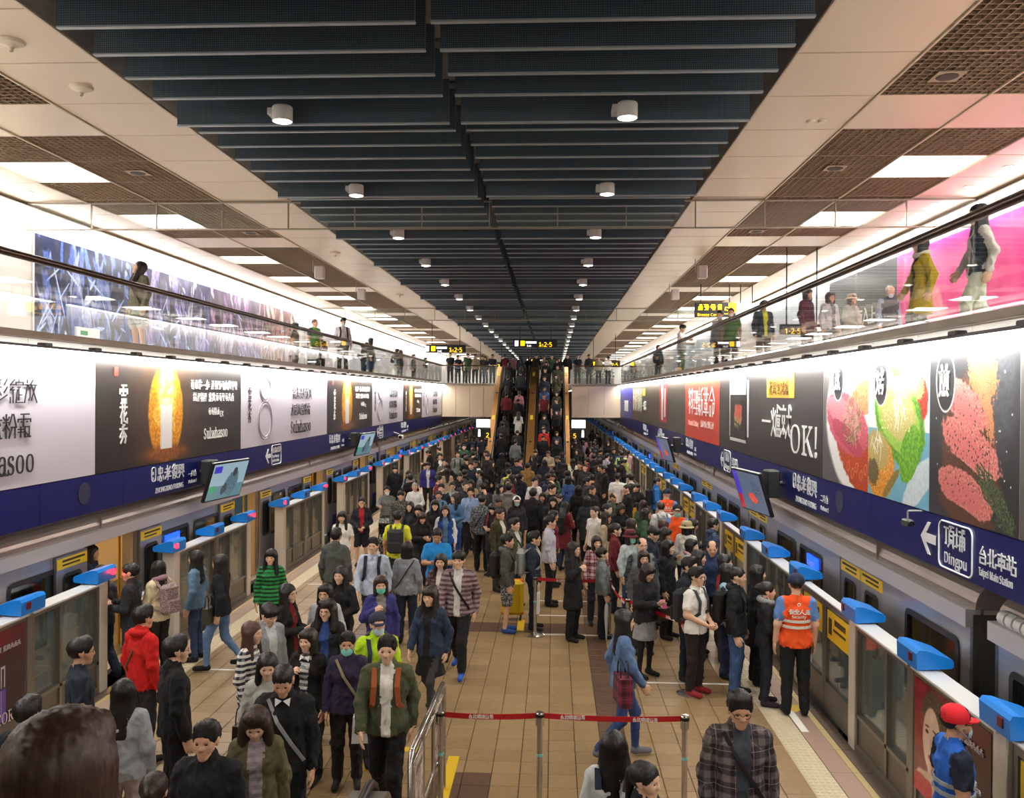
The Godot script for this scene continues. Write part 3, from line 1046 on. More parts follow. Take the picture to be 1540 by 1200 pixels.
func art_banner(seed_: int, hue: Color, hue2: Color) -> Image:
	# energetic abstract print for the game banners
	var im := canvas(400, 112, hue.darkened(0.55))
	var r := RandomNumberGenerator.new()
	r.seed = seed_
	for k in 200:
		var c := hue.lerp(hue2, r.randf()).lerp(Color(0.9, 0.92, 1.0), r.randf() * r.randf() * 1.2)
		if r.randf() < 0.35:
			c = c.darkened(0.6)
		blob(im, r.randf() * 400, r.randf() * 112, r.randf_range(3, 30), r.randf_range(2, 10), r.randf_range(0.3, 2.4), c, c.darkened(0.3), 0.05, 0.35, 0.2)
	for k in 26:
		blob(im, r.randf() * 400, r.randf_range(30, 112), r.randf_range(10, 34), r.randf_range(1, 2.4), r.randf_range(-0.9, 0.9), Color(0.85, 0.9, 1), Color(0.6, 0.75, 1), 0.05, 0.2)
	return im

func art_face(right: bool) -> Image:
	# wine-red beauty poster: a woman's face beside a tall purple bottle
	var im := canvas(220, 150, rgb(92, 24, 34))
	blob(im, 60, 60, 110, 100, 0, rgb(120, 30, 38), rgb(150, 36, 44), 0.01, 0.2, 0.6)
	blob(im, 190, 110, 90, 80, 0, rgb(38, 16, 24), rgb(60, 22, 32), 0.01, 0.2, 0.6)
	blob(im, 52, 140, 46, 26, 0.2, rgb(200, 160, 136), rgb(214, 178, 154), 0.02, 0.1)
	blob(im, 62, 108, 18, 30, 0.1, rgb(200, 162, 138), rgb(212, 176, 152), 0.02, 0.05)
	blob(im, 62, 34, 36, 32, -0.2, rgb(58, 42, 36), rgb(104, 84, 72), 0.09, 0.2)
	blob(im, 56, 68, 28, 42, 0.05, rgb(214, 182, 160), rgb(226, 198, 178), 0.01, 0.02)
	blob(im, 42, 60, 5, 2.4, 0, rgb(60, 48, 44), rgb(80, 66, 60), 0.02, 0.1)
	blob(im, 66, 62, 5.5, 2.6, 0, rgb(60, 48, 44), rgb(80, 66, 60), 0.02, 0.1)
	blob(im, 42, 53, 7, 1.3, -0.1, rgb(90, 66, 54), rgb(100, 76, 64), 0.02, 0.1)
	blob(im, 67, 54, 8, 1.3, 0.1, rgb(90, 66, 54), rgb(100, 76, 64), 0.02, 0.1)
	blob(im, 53, 74, 2.2, 8, 0.1, rgb(196, 156, 134), rgb(204, 166, 144), 0.02, 0.1)
	blob(im, 55, 91, 8.5, 3, 0.05, rgb(176, 84, 84), rgb(190, 100, 98), 0.02, 0.1)
	blob(im, 20, 142, 40, 20, -0.2, rgb(170, 30, 36), rgb(200, 48, 50), 0.02, 0.2)
	im.fill_rect(Rect2i(150, 92, 16, 52), rgb(96, 74, 160))
	im.fill_rect(Rect2i(152, 56, 12, 34), rgb(190, 180, 190))
	im.fill_rect(Rect2i(155, 60, 6, 30), rgb(60, 40, 60))
	im.fill_rect(Rect2i(152, 94, 3, 48), rgb(140, 120, 200))
	return im

func board(called: String, label: String, category: String, s: float, d0: float, d1: float, y0: float, y1: float, xr: float, m: Material, group := "") -> Node3D:
	# a flat panel on a side wall, its picture upright and readable from the platform
	var w := d1 - d0
	var t := thing(called, label, category, Vector3(bx(s, xr), (y0 + y1) * 0.5, -(d0 + d1) * 0.5), 0, group)
	var g := G.new()
	var x := -s * 0.012
	# seen from the platform: on the right wall near is right; on the left wall near is left
	var far := -w * 0.5 + 0.004
	var near := w * 0.5 - 0.004
	var hy := (y1 - y0) * 0.5 - 0.003
	var tl := Vector3(x, hy, far if s > 0 else near)
	var tr := Vector3(x, hy, near if s > 0 else far)
	var bl := Vector3(x, -hy, tl.z)
	var br := Vector3(x, -hy, tr.z)
	g.quad(tl, tr, br, bl, [Vector2(0, 0), Vector2(1, 0), Vector2(1, 1), Vector2(0, 1)])
	obj("print", g, m, t)
	g = G.new()
	g.box(Vector3(s * 0.012, 0, 0), Vector3(0.044, y1 - y0 - 0.006, w - 0.008))
	obj("backing", g, mat(rgb(210, 210, 210), 0.6), t)
	return t

func build_advertising() -> void:
	pn.seed = 5
	pn.noise_type = FastNoiseLite.TYPE_SIMPLEX_SMOOTH
	pn.frequency = 0.06
	pn.fractal_octaves = 2
	var y0 := 2.875
	var y1 := 4.56
	for s: float in [-1.0, 1.0]:
		var g := G.new()
		g.span(Vector3(bx(s, 3.79), 2.34, -BACK), Vector3(bx(s, 3.84), 4.58, -48.5))
		struct("trim_" + ("4" if s > 0 else "5"), g, mat(rgb(60, 60, 64), 0.7), "backing wall of the billboards above the %s train" % ("right" if s > 0 else "left"))
	# left: perfume posters, dark and pale in turn
	var dark := printed(art_flacon())
	var pale_m := grain("pale_poster", rgb(204, 199, 214), rgb(212, 208, 220), 0.35, 0, 0.006, Vector3(0.2, 0.2, 0.2), 41)
	var white := mat(rgb(245, 245, 243), 0.4)
	var ink := mat(rgb(44, 42, 46), 0.5)
	var grey := mat(rgb(150, 146, 156), 0.5)
	var red := mat(rgb(196, 44, 36), 0.5)
	var b := facing(-1)
	var cuts := [-2.0, 5.4, 11.57, 17.1, 23.7, 29.7, 35.8, 41.0, 48.3]
	var spots := ["behind the belt barrier", "next to the mezzanine exit", "nearest the open train door", "after the first dark poster", "opposite the stroller", "after the second dark poster", "close to the beige bridge front", "touching the beige bridge front"]
	for k in cuts.size() - 1:
		var d0: float = cuts[k]
		var d1: float = cuts[k + 1]
		var w := d1 - d0
		if k % 2 == 0 and k > 0 or k == 0:
			var t := board("billboard", "dark skincare billboard with glowing amber bottle and white lettering, " + spots[k], "billboard", -1, d0, d1, y0, y1, 3.75, dark, "skincare billboards")
			put_cjk(t, "雪花秀", Vector3(0.02, 0.40, w * (0.5 - 0.12)), b, 0.26, 0.035, white, 0.8, true)
			var rg := G.new()
			rg.cbox(Vector3(0.02, 0.60, w * (0.5 - 0.10)), Vector3(0.006, 0.13, 0.11), 0.002)
			obj("seal", rg, red, t)
			put_cjk(t, "關鍵第一步 肌膚細緻完美平衡", Vector3(0.02, 0.52, w * (0.5 - 0.56)), b, 0.155, 0.024, white, 0.95)
			put_cjk(t, "前導精萃 綻放極致瑩潤光采", Vector3(0.02, 0.29, w * (0.5 - 0.58)), b, 0.145, 0.020, white, 0.95)
			put_cjk(t, "潤燥精華", Vector3(0.02, 0.02, w * (0.5 - 0.70)), b, 0.125, 0.017, white, 0.95)
			put_text(t, "EX", Vector3(0.02, -0.10, w * (0.5 - 0.80)), b, 0.11, white)
			put_text(t, "Sulwhasoo", Vector3(0.02, -0.45, w * (0.5 - 0.665)), b, 0.20, white, 0.8, "Droid Serif")
			put_text(t, "Holistic Beauty from Korea", Vector3(0.02, -0.53, w * (0.5 - 0.71)), b, 0.035, white)
		else:
			var t := board("billboard", "pale lilac skincare billboard with compact and dark lettering, " + spots[k], "billboard", -1, d0, d1, y0, y1, 3.75, pale_m, "skincare billboards")
			put_cjk(t, "雪花秀", Vector3(0.02, 0.40, w * (0.5 - 0.06)), b, 0.22, 0.02, ink, 0.8, true)
			# compact: open lid and round case drawn as rings
			for q in [[0.22, 0.40, 0.36, 0.30], [0.22, -0.30, 0.46, 0.42], [0.22, -0.30, 0.40, 0.36], [0.22, 0.40, 0.30, 0.24]]:
				var rg := G.new()
				var path := PackedVector3Array()
				for a in 33:
					var an := TAU * a / 32.0
					path.append(Vector3(0.018, q[1] + sin(an) * q[3], w * (0.5 - q[0]) - cos(an) * q[2]))
				rg.tube(path, 0.012, 5, false)
				obj("compact_outline", rg, grey, t)
			put_cjk(t, "完美光彩綻放", Vector3(0.02, 0.44, w * (0.5 - 0.52)), b, 0.27, 0.018, ink, 0.9)
			put_cjk(t, "水感氣墊粉霜", Vector3(0.02, 0.03, w * (0.5 - 0.50)), b, 0.27, 0.022, ink, 0.9)
			put_text(t, "Sulwhasoo", Vector3(0.02, -0.53, w * (0.5 - 0.50)), b, 0.30, ink, 0.8, "Droid Serif")
			put_text(t, "Holistic Beauty from Korea", Vector3(0.02, -0.66, w * (0.5 - 0.56)), b, 0.05, ink)
	# right: kitchen campaign
	var rb := facing(1)
	var fish := printed(art_fish())
	var t := board("billboard", "billboard of sliced medium-rare steak with rosemary on black", "billboard", 1, 7.07, 8.73, y0, y1, 3.75, printed(art_steak()), "kitchen billboards")
	put_cjk(t, "煎", Vector3(-0.02, 0.60, -0.83 + 0.235), rb, 0.28, 0.03, white, 0.7)
	t = board("billboard", "billboard of green bell pepper stuffed with couscous", "billboard", 1, 8.73, 10.40, y0, y1, 3.75, printed(art_pepper()), "kitchen billboards")
	put_cjk(t, "烤", Vector3(-0.02, 0.62, -0.835 + 0.27), rb, 0.28, 0.03, white, 0.75)
	t = board("billboard", "billboard of pink fish fillet with herbs on a white plate", "billboard", 1, 10.40, 12.10, y0, y1, 3.75, fish, "kitchen billboards")
	put_cjk(t, "蒸", Vector3(-0.02, 0.66, -0.85 + 0.50), rb, 0.26, 0.03, white, 0.75)
	t = board("billboard", "billboard of pink fish fillet beside the steak picture", "billboard", 1, 5.40, 7.07, y0, y1, 3.75, fish, "kitchen billboards")
	put_cjk(t, "蒸", Vector3(-0.02, 0.66, -0.835 + 0.47), rb, 0.26, 0.03, white, 0.75)
	t = board("billboard", "dark billboard under the escalator side wall", "billboard", 1, -2.0, 5.40, y0, y1, 3.75, mat(rgb(48, 46, 48), 0.4), "kitchen billboards")
	# dark oven poster
	t = board("billboard", "black billboard with tall steam oven, golden plate and large white slogan", "billboard", 1, 12.10, 19.60, y0, y1, 3.75, mat(rgb(48, 44, 44), 0.35), "kitchen billboards")
	var gold := mat(rgb(232, 186, 70), 0.4)
	var steel := mat(rgb(206, 206, 206), 0.4)
	var off := -3.75
	var g := G.new()
	g.cbox(Vector3(-0.018, 0.48, off + 5.2), Vector3(0.006, 0.42, 1.7), 0.002)
	obj("gold_plate", g, gold, t)
	put_cjk(t, "蒸氣烘烤爐", Vector3(-0.026, 0.55, off + 4.55), rb, 0.22, 0.02, mat(rgb(120, 84, 20), 0.5), 1.0)
	put_cjk(t, "一爐就", Vector3(-0.02, 0.14, off + 4.05), rb, 0.50, 0.05, white, 1.15)
	put_text(t, "OK!", Vector3(-0.02, -0.36, off + 5.85), rb, 0.46, white, 1.3, "Droid Serif")
	g = G.new()
	g.cbox(Vector3(-0.018, 0.05, off + 2.0), Vector3(0.006, 1.32, 1.5), 0.002)
	obj("oven_body", g, mat(rgb(26, 26, 28), 0.3), t)
	g = G.new()
	g.cbox(Vector3(-0.022, 0.50, off + 2.0), Vector3(0.006, 0.36, 1.46), 0.002)
	g.cbox(Vector3(-0.022, -0.60, off + 2.0), Vector3(0.006, 0.06, 1.5), 0.002)
	g.cbox(Vector3(-0.022, 0.05, off + 2.90), Vector3(0.006, 1.1, 0.14), 0.002)
	g.cbox(Vector3(-0.022, 0.05, off + 1.22), Vector3(0.006, 1.2, 0.05), 0.002)
	obj("oven_trim", g, steel, t)
	var dish := canvas(120, 90, rgb(34, 30, 30))
	for k in 40:
		blob(dish, rng.randf_range(20, 100), rng.randf_range(20, 70), 9, 7, rng.randf() * 3, rgb(176, 50, 44), rgb(222, 110, 90), 0.08, 0.3)
	for k in 20:
		blob(dish, rng.randf_range(20, 100), rng.randf_range(50, 80), 8, 3, rng.randf() * 3, rgb(110, 130, 60), rgb(200, 190, 120), 0.08, 0.3)
	g = G.new()
	g.quad(Vector3(-0.026, 0.22, off + 1.55), Vector3(-0.026, 0.22, off + 2.5), Vector3(-0.026, -0.40, off + 2.5), Vector3(-0.026, -0.40, off + 1.55), [Vector2(0, 0), Vector2(1, 0), Vector2(1, 1), Vector2(0, 1)])
	obj("oven_window_print", g, printed(dish), t)
	# red poster
	t = board("billboard", "red billboard with tall white slogan", "billboard", 1, 19.60, 24.60, y0, y1, 3.75, grain("red_poster", rgb(206, 52, 34), rgb(222, 70, 40), 0.4, 0, 0.006, Vector3(0.2, 0.2, 0.2), 43), "kitchen billboards")
	put_cjk(t, "料理新革命", Vector3(-0.02, 0.48, -2.5 + 0.65), rb, 0.66, 0.055, white, 1.05)
	put_text(t, "Personal Cooking", Vector3(-0.02, -0.44, -2.5 + 0.6), rb, 0.14, mat(rgb(240, 190, 170), 0.5), 1.1)
	put_cjk(t, "全新理念 全新上市", Vector3(-0.02, -0.33, -2.5 + 2.6), rb, 0.15, 0.015, white, 1.3)
	# far dishes poster
	t = board("billboard", "olive-black billboard with oval vegetable dishes and a red glowing column", "billboard", 1, 24.60, 41.30, y0, y1, 3.75, mat(rgb(62, 56, 46), 0.4), "kitchen billboards")
	var cols := [rgb(206, 190, 140), rgb(214, 150, 90), rgb(196, 60, 50), rgb(204, 190, 120), rgb(110, 168, 70)]
	for k in 5:
		var im := canvas(40, 90, rgb(62, 56, 46))
		blob(im, 20, 45, 18, 42, 0, rgb(236, 234, 226), rgb(244, 242, 236), 0.02, 0.02)
		for j in 40:
			var a := rng.randf() * TAU
			var rr := sqrt(rng.randf())
			blob(im, 20 + cos(a) * 13 * rr, 45 + sin(a) * 34 * rr, 4, 3, rng.randf() * 3, cols[k], cols[(k + 2) % 5].lerp(rgb(90, 140, 60), rng.randf()), 0.08, 0.3)
		g = G.new()
		var z0 := -8.35 + 0.5 + k * 0.85
		g.quad(Vector3(-0.018, 0.62, z0), Vector3(-0.018, 0.62, z0 + 0.8), Vector3(-0.018, -0.45, z0 + 0.8), Vector3(-0.018, -0.45, z0), [Vector2(0, 0), Vector2(1, 0), Vector2(1, 1), Vector2(0, 1)])
		obj("dish_print", g, printed(im), t)
	g = G.new()
	g.cbox(Vector3(-0.018, 0.42, -2.9), Vector3(0.006, 0.3, 1.0), 0.002)
	obj("gold_plate", g, gold, t)
	put_cjk(t, "一爐就", Vector3(-0.02, 0.05, -3.4), rb, 0.34, 0.04, white, 1.3)
	g = G.new()
	g.cbox(Vector3(-0.018, 0.05, 3.4), Vector3(0.006, 1.35, 2.0), 0.002)
	obj("red_column", g, mat(rgb(170, 26, 22), 0.4), t)
	g = G.new()
	g.cbox(Vector3(-0.024, 0.05, 3.2), Vector3(0.006, 1.2, 0.45), 0.002)
	g.cbox(Vector3(-0.024, 0.05, 3.9), Vector3(0.006, 0.95, 0.3), 0.002)
	obj("steel_column", g, steel, t)
	t = board("billboard", "narrow blue billboard with white square at the end of the row", "billboard", 1, 41.30, 48.3, y0, y1, 3.75, mat(rgb(44, 48, 150), 0.4), "kitchen billboards")
	g = G.new()
	g.cbox(Vector3(-0.018, -0.25, 0.3), Vector3(0.006, 0.55, 2.2), 0.002)
	obj("white_panel", g, white, t)
	build_sign_bands()
	build_mezzanine_posters()

func round_rect(g: G, at: Vector3, b: Basis, w: float, h: float, r: float, wd: float, depth := 0.006) -> void:
	var path := PackedVector3Array()
	for q in 4:
		var c := Vector3((w * 0.5 - r) * [1, -1, -1, 1][q], (h * 0.5 - r) * [1, 1, -1, -1][q], depth * 0.5)
		for k in 6:
			var a := PI / 2 * (q + k / 5.0)
			path.append(at + b * (c + Vector3(cos(a), sin(a), 0) * r))
	path.append(path[0])
	g.tube(path, wd * 0.5, 5, false)

func build_sign_bands() -> void:
	var blue := grain("sign_blue", rgb(9, 21, 92), rgb(12, 26, 104), 0.3, 0, 0.01, Vector3(0.2, 0.2, 0.2), 45)
	var white := mat(rgb(236, 240, 244), 0.5)
	var rest := mat(rgb(38, 44, 74), 0.5)
	for s: float in [-1.0, 1.0]:
		var side := "right" if s > 0 else "left"
		var b := facing(s)
		var t := thing("sign_band", "long blue station sign band with white lettering below the %s billboards" % side, "sign", Vector3(bx(s, 3.75), 2.615, 0))
		var step := 2.05
		var d := -2.0
		while d < 48.2:
			var g := G.new()
			var l := minf(step, 48.3 - d)
			g.cbox(Vector3(s * 0.01, 0, -d - l * 0.5), Vector3(0.04, 0.51, l - 0.008), 0.003)
			obj("band_panel", g, blue, t)
			d += step
		var e := -s * 0.014
		# along: left-to-right reading runs away from the camera on the left wall, towards it on the right wall
		var run := func(d0: float, k: float) -> float: return -(d0 + k) if s < 0 else -(d0 - k)
		var names := [13.25, 24.0, 35.4] if s < 0 else [13.55, 24.4, 36.0]
		for nd: float in names:
			put_cjk(t, "忠孝復興", Vector3(e, 0.20, run.call(nd, 0.18)), b, 0.23, 0.026, white)
			put_text(t, "ZHONGXIAO FUXING", Vector3(e, -0.17, run.call(nd, 0.12)), b, 0.085, white, 0.95)
			put_cjk(t, "一月台" if s < 0 else "二月台", Vector3(e, 0.04, run.call(nd, 1.36)), b, 0.10, 0.012, white)
			put_text(t, "Platform 1" if s < 0 else "Platform 2", Vector3(e, -0.15, run.call(nd, 1.36)), b, 0.06, white, 0.9)
			var g := G.new()
			round_rect(g, Vector3(e, 0.10, run.call(nd, 0.06)), b, 0.13, 0.22, 0.04, 0.014)
			obj("line_badge", g, white, t)
			put_text(t, "BL", Vector3(e, 0.12, run.call(nd, 0.015)), b, 0.05, white, 0.9)
			put_text(t, "15", Vector3(e, 0.03, run.call(nd, 0.015)), b, 0.05, white, 0.9)
		var dirs := [18.6, 30.5] if s < 0 else [8.9, 19.4, 31.0]
		for nd: float in dirs:
			var g := G.new()
			var o := Vector3(e, 0, run.call(nd, 0.0))
			var ar := PackedVector2Array([Vector2(0, 0), Vector2(0.16, 0.16), Vector2(0.23, 0.16), Vector2(0.12, 0.045), Vector2(0.34, 0.045), Vector2(0.34, -0.045), Vector2(0.12, -0.045), Vector2(0.23, -0.16), Vector2(0.16, -0.16)])
			g.prism(ar, o, b.x, b.y, b.z * 0.006)
			obj("arrow", g, white, t)
			g = G.new()
			round_rect(g, Vector3(e, 0, run.call(nd, 0.74)), b, 0.66, 0.44, 0.07, 0.018)
			obj("name_frame", g, white, t)
			if s > 0:
				put_cjk(t, "頂埔", Vector3(e, 0.185, run.call(nd, 0.52)), b, 0.19, 0.022, white)
				put_text(t, "Dingpu", Vector3(e, -0.12, run.call(nd, 0.51)), b, 0.105, white, 1.0, "Droid Sans")
				put_cjk(t, "台北車站", Vector3(e, 0.10, run.call(nd, 1.18)), b, 0.14, 0.017, white, 1.0)
				put_text(t, "Taipei Main Station", Vector3(e, -0.12, run.call(nd, 1.18)), b, 0.07, white, 0.68)
			else:
				put_cjk(t, "南港展覽館", Vector3(e, 0.17, run.call(nd, 0.45)), b, 0.12, 0.014, white, 0.95)
				put_text(t, "Taipei Nangang", Vector3(e, -0.03, run.call(nd, 0.46)), b, 0.06, white, 0.8)
				put_text(t, "Exhibition Center", Vector3(e, -0.13, run.call(nd, 0.46)), b, 0.06, white, 0.72)
		for nd: float in ([11.3] if s < 0 else [11.4]):
			var g := G.new()
			g.lathe(Vector3(e, 0.03, -nd), [[0.0, 0.004], [0.15, 0.004], [0.15, 0.0]], 20, Vector3(-s, 0, 0))
			obj("blank_disc", g, rest, t)

func build_mezzanine_posters() -> void:
	# left: game banners, abstract stand-ins in the same colours
	var pal := [[rgb(28, 60, 150), rgb(120, 150, 235)], [rgb(50, 50, 140), rgb(190, 170, 240)], [rgb(110, 50, 140), rgb(230, 170, 220)], [rgb(170, 40, 60), rgb(250, 200, 160)]]
	var cuts := [17.4, 22.0, 26.6, 31.2, 35.6]
	var names := ["blue abstract game banner nearest the bare white wall", "indigo abstract game banner beside the blue one", "violet abstract game banner beside the indigo one", "crimson abstract game banner at the end of the row"]
	var b := facing(-1)
	var cyan := mat(rgb(120, 196, 240), 0.5)
	for k in 4:
		var t := board("wall_banner", names[k], "banner", -1, cuts[k], cuts[k + 1], 4.70, 7.34, 8.25, printed(art_banner(70 + k, pal[k][0], pal[k][1]), 0.3), "mezzanine wall banners")
	var frame := mat(rgb(238, 238, 238), 0.4)
	for d in [18.9, 39.0]:
		var t := board("notice_sign", "small white notice board with green arrow on the left mezzanine wall", "sign", -1, d, d + 1.0, 5.0, 5.5, 8.2, mat(rgb(244, 246, 246), 0.4), "white notices on the left mezzanine")
		var g := G.new()
		g.cbox(Vector3(0.02, 0.12, 0.2), Vector3(0.006, 0.1, 0.3), 0.002)
		obj("green_mark", g, mat(rgb(40, 150, 80), 0.5), t)
	for q in [[37.0, 44.0, rgb(226, 222, 226)], [45.0, 56.0, rgb(208, 214, 222)], [58.0, 70.0, rgb(224, 214, 220)]]:
		board("wall_banner", "pale lit poster further along the left mezzanine wall", "banner", -1, q[0], q[1], 4.9, 7.2, 8.25, mat(q[2], 0.4), "pale posters on the left mezzanine")
	# right: magenta campaign with a man's portrait, then a black one
	var im := canvas(300, 110, rgb(214, 36, 140))
	blob(im, 90, 60, 120, 60, 0, rgb(222, 48, 130), rgb(236, 90, 150), 0.01, 0.2, 0.6)
	blob(im, 236, 96, 34, 40, 0, rgb(52, 48, 52), rgb(70, 66, 70), 0.03, 0.06)
	blob(im, 236, 50, 9, 14, 0, rgb(206, 160, 136), rgb(212, 170, 146), 0.02, 0.05)
	blob(im, 236, 36, 15, 20, 0, rgb(214, 170, 146), rgb(220, 180, 156), 0.02, 0.04)
	blob(im, 236, 20, 16, 11, 0, rgb(38, 32, 32), rgb(54, 46, 44), 0.05, 0.1)
	blob(im, 230, 36, 2.2, 1, 0, rgb(40, 30, 30), rgb(50, 40, 40), 0.02, 0.1)
	blob(im, 242, 36, 2.2, 1, 0, rgb(40, 30, 30), rgb(50, 40, 40), 0.02, 0.1)
	blob(im, 236, 47, 4, 1, 0, rgb(170, 90, 84), rgb(176, 96, 90), 0.02, 0.1)
	blob(im, 70, 80, 24, 40, 0, rgb(226, 120, 140), rgb(240, 160, 170), 0.04, 0.2)
	board("wall_banner", "magenta poster with a dark-haired man's portrait on the right mezzanine wall", "banner", 1, 12.6, 21.1, 4.70, 7.40, 8.25, printed(im, 0.3), "mezzanine wall banners")
	var t := board("wall_banner", "black poster with white lettering beside the magenta one", "banner", 1, 21.1, 26.2, 4.70, 7.40, 8.25, mat(rgb(38, 44, 48), 0.3), "mezzanine wall banners")
	put_cjk(t, "全面入上", Vector3(-0.02, 0.30, -0.6), facing(1), 0.40, 0.05, mat(rgb(230, 232, 232), 0.5))
	put_text(t, "FULL RANGE", Vector3(-0.02, -0.45, -0.6), facing(1), 0.13, mat(rgb(210, 214, 214), 0.5))
	for q in [[27.0, 33.0, rgb(196, 204, 208)], [34.0, 42.0, rgb(206, 202, 196)], [44.0, 60.0, rgb(190, 198, 204)]]:
		board("wall_banner", "pale lit poster further along the right mezzanine wall", "banner", 1, q[0], q[1], 4.9, 7.2, 8.25, mat(q[2], 0.4), "pale posters on the right mezzanine")

# ---------------------------------------------------------------- trains
const TRAIN_X := 3.90

func ring_frame(g: G, s: float, o: float, y0: float, y1: float, d0: float, d1: float, wd: float, r: float, depth := 0.03) -> void:
	# rounded rectangular gasket standing on a side wall
	var outer := []
	var inner := []
	for q in 4:
		for k in 5:
			var a := PI / 2 * (q + k / 4.0)
			var sx: float = [1, -1, -1, 1][q]
			var sy: float = [1, 1, -1, -1][q]
			var cx := (d0 + d1) * 0.5 + sx * ((d1 - d0) * 0.5 - r)
			var cy := (y0 + y1) * 0.5 + sy * ((y1 - y0) * 0.5 - r)
			outer.append(Vector3(s * o, cy + sin(a) * r, -(cx + cos(a) * r)))
			var ri := maxf(r - wd, 0.02)
			var cx2 := (d0 + d1) * 0.5 + sx * ((d1 - d0) * 0.5 - wd - ri)
			var cy2 := (y0 + y1) * 0.5 + sy * ((y1 - y0) * 0.5 - wd - ri)
			inner.append(Vector3(s * o, cy2 + sin(a) * ri, -(cx2 + cos(a) * ri)))
	var dv := Vector3(s * depth, 0, 0)
	for k in outer.size():
		var j := (k + 1) % outer.size()
		if s > 0:
			g.quad(outer[k], outer[j], inner[j], inner[k])
			g.quad(inner[k], inner[j], inner[j] + dv, inner[k] + dv)
		else:
			g.quad(outer[j], outer[k], inner[k], inner[j])
			g.quad(inner[j], inner[k], inner[k] + dv, inner[j] + dv)

func rounded_pane(g: G, s: float, o: float, y0: float, y1: float, d0: float, d1: float) -> void:
	g.box(Vector3(s * o, (y0 + y1) * 0.5, -(d0 + d1) * 0.5), Vector3(0.01, y1 - y0, d1 - d0))

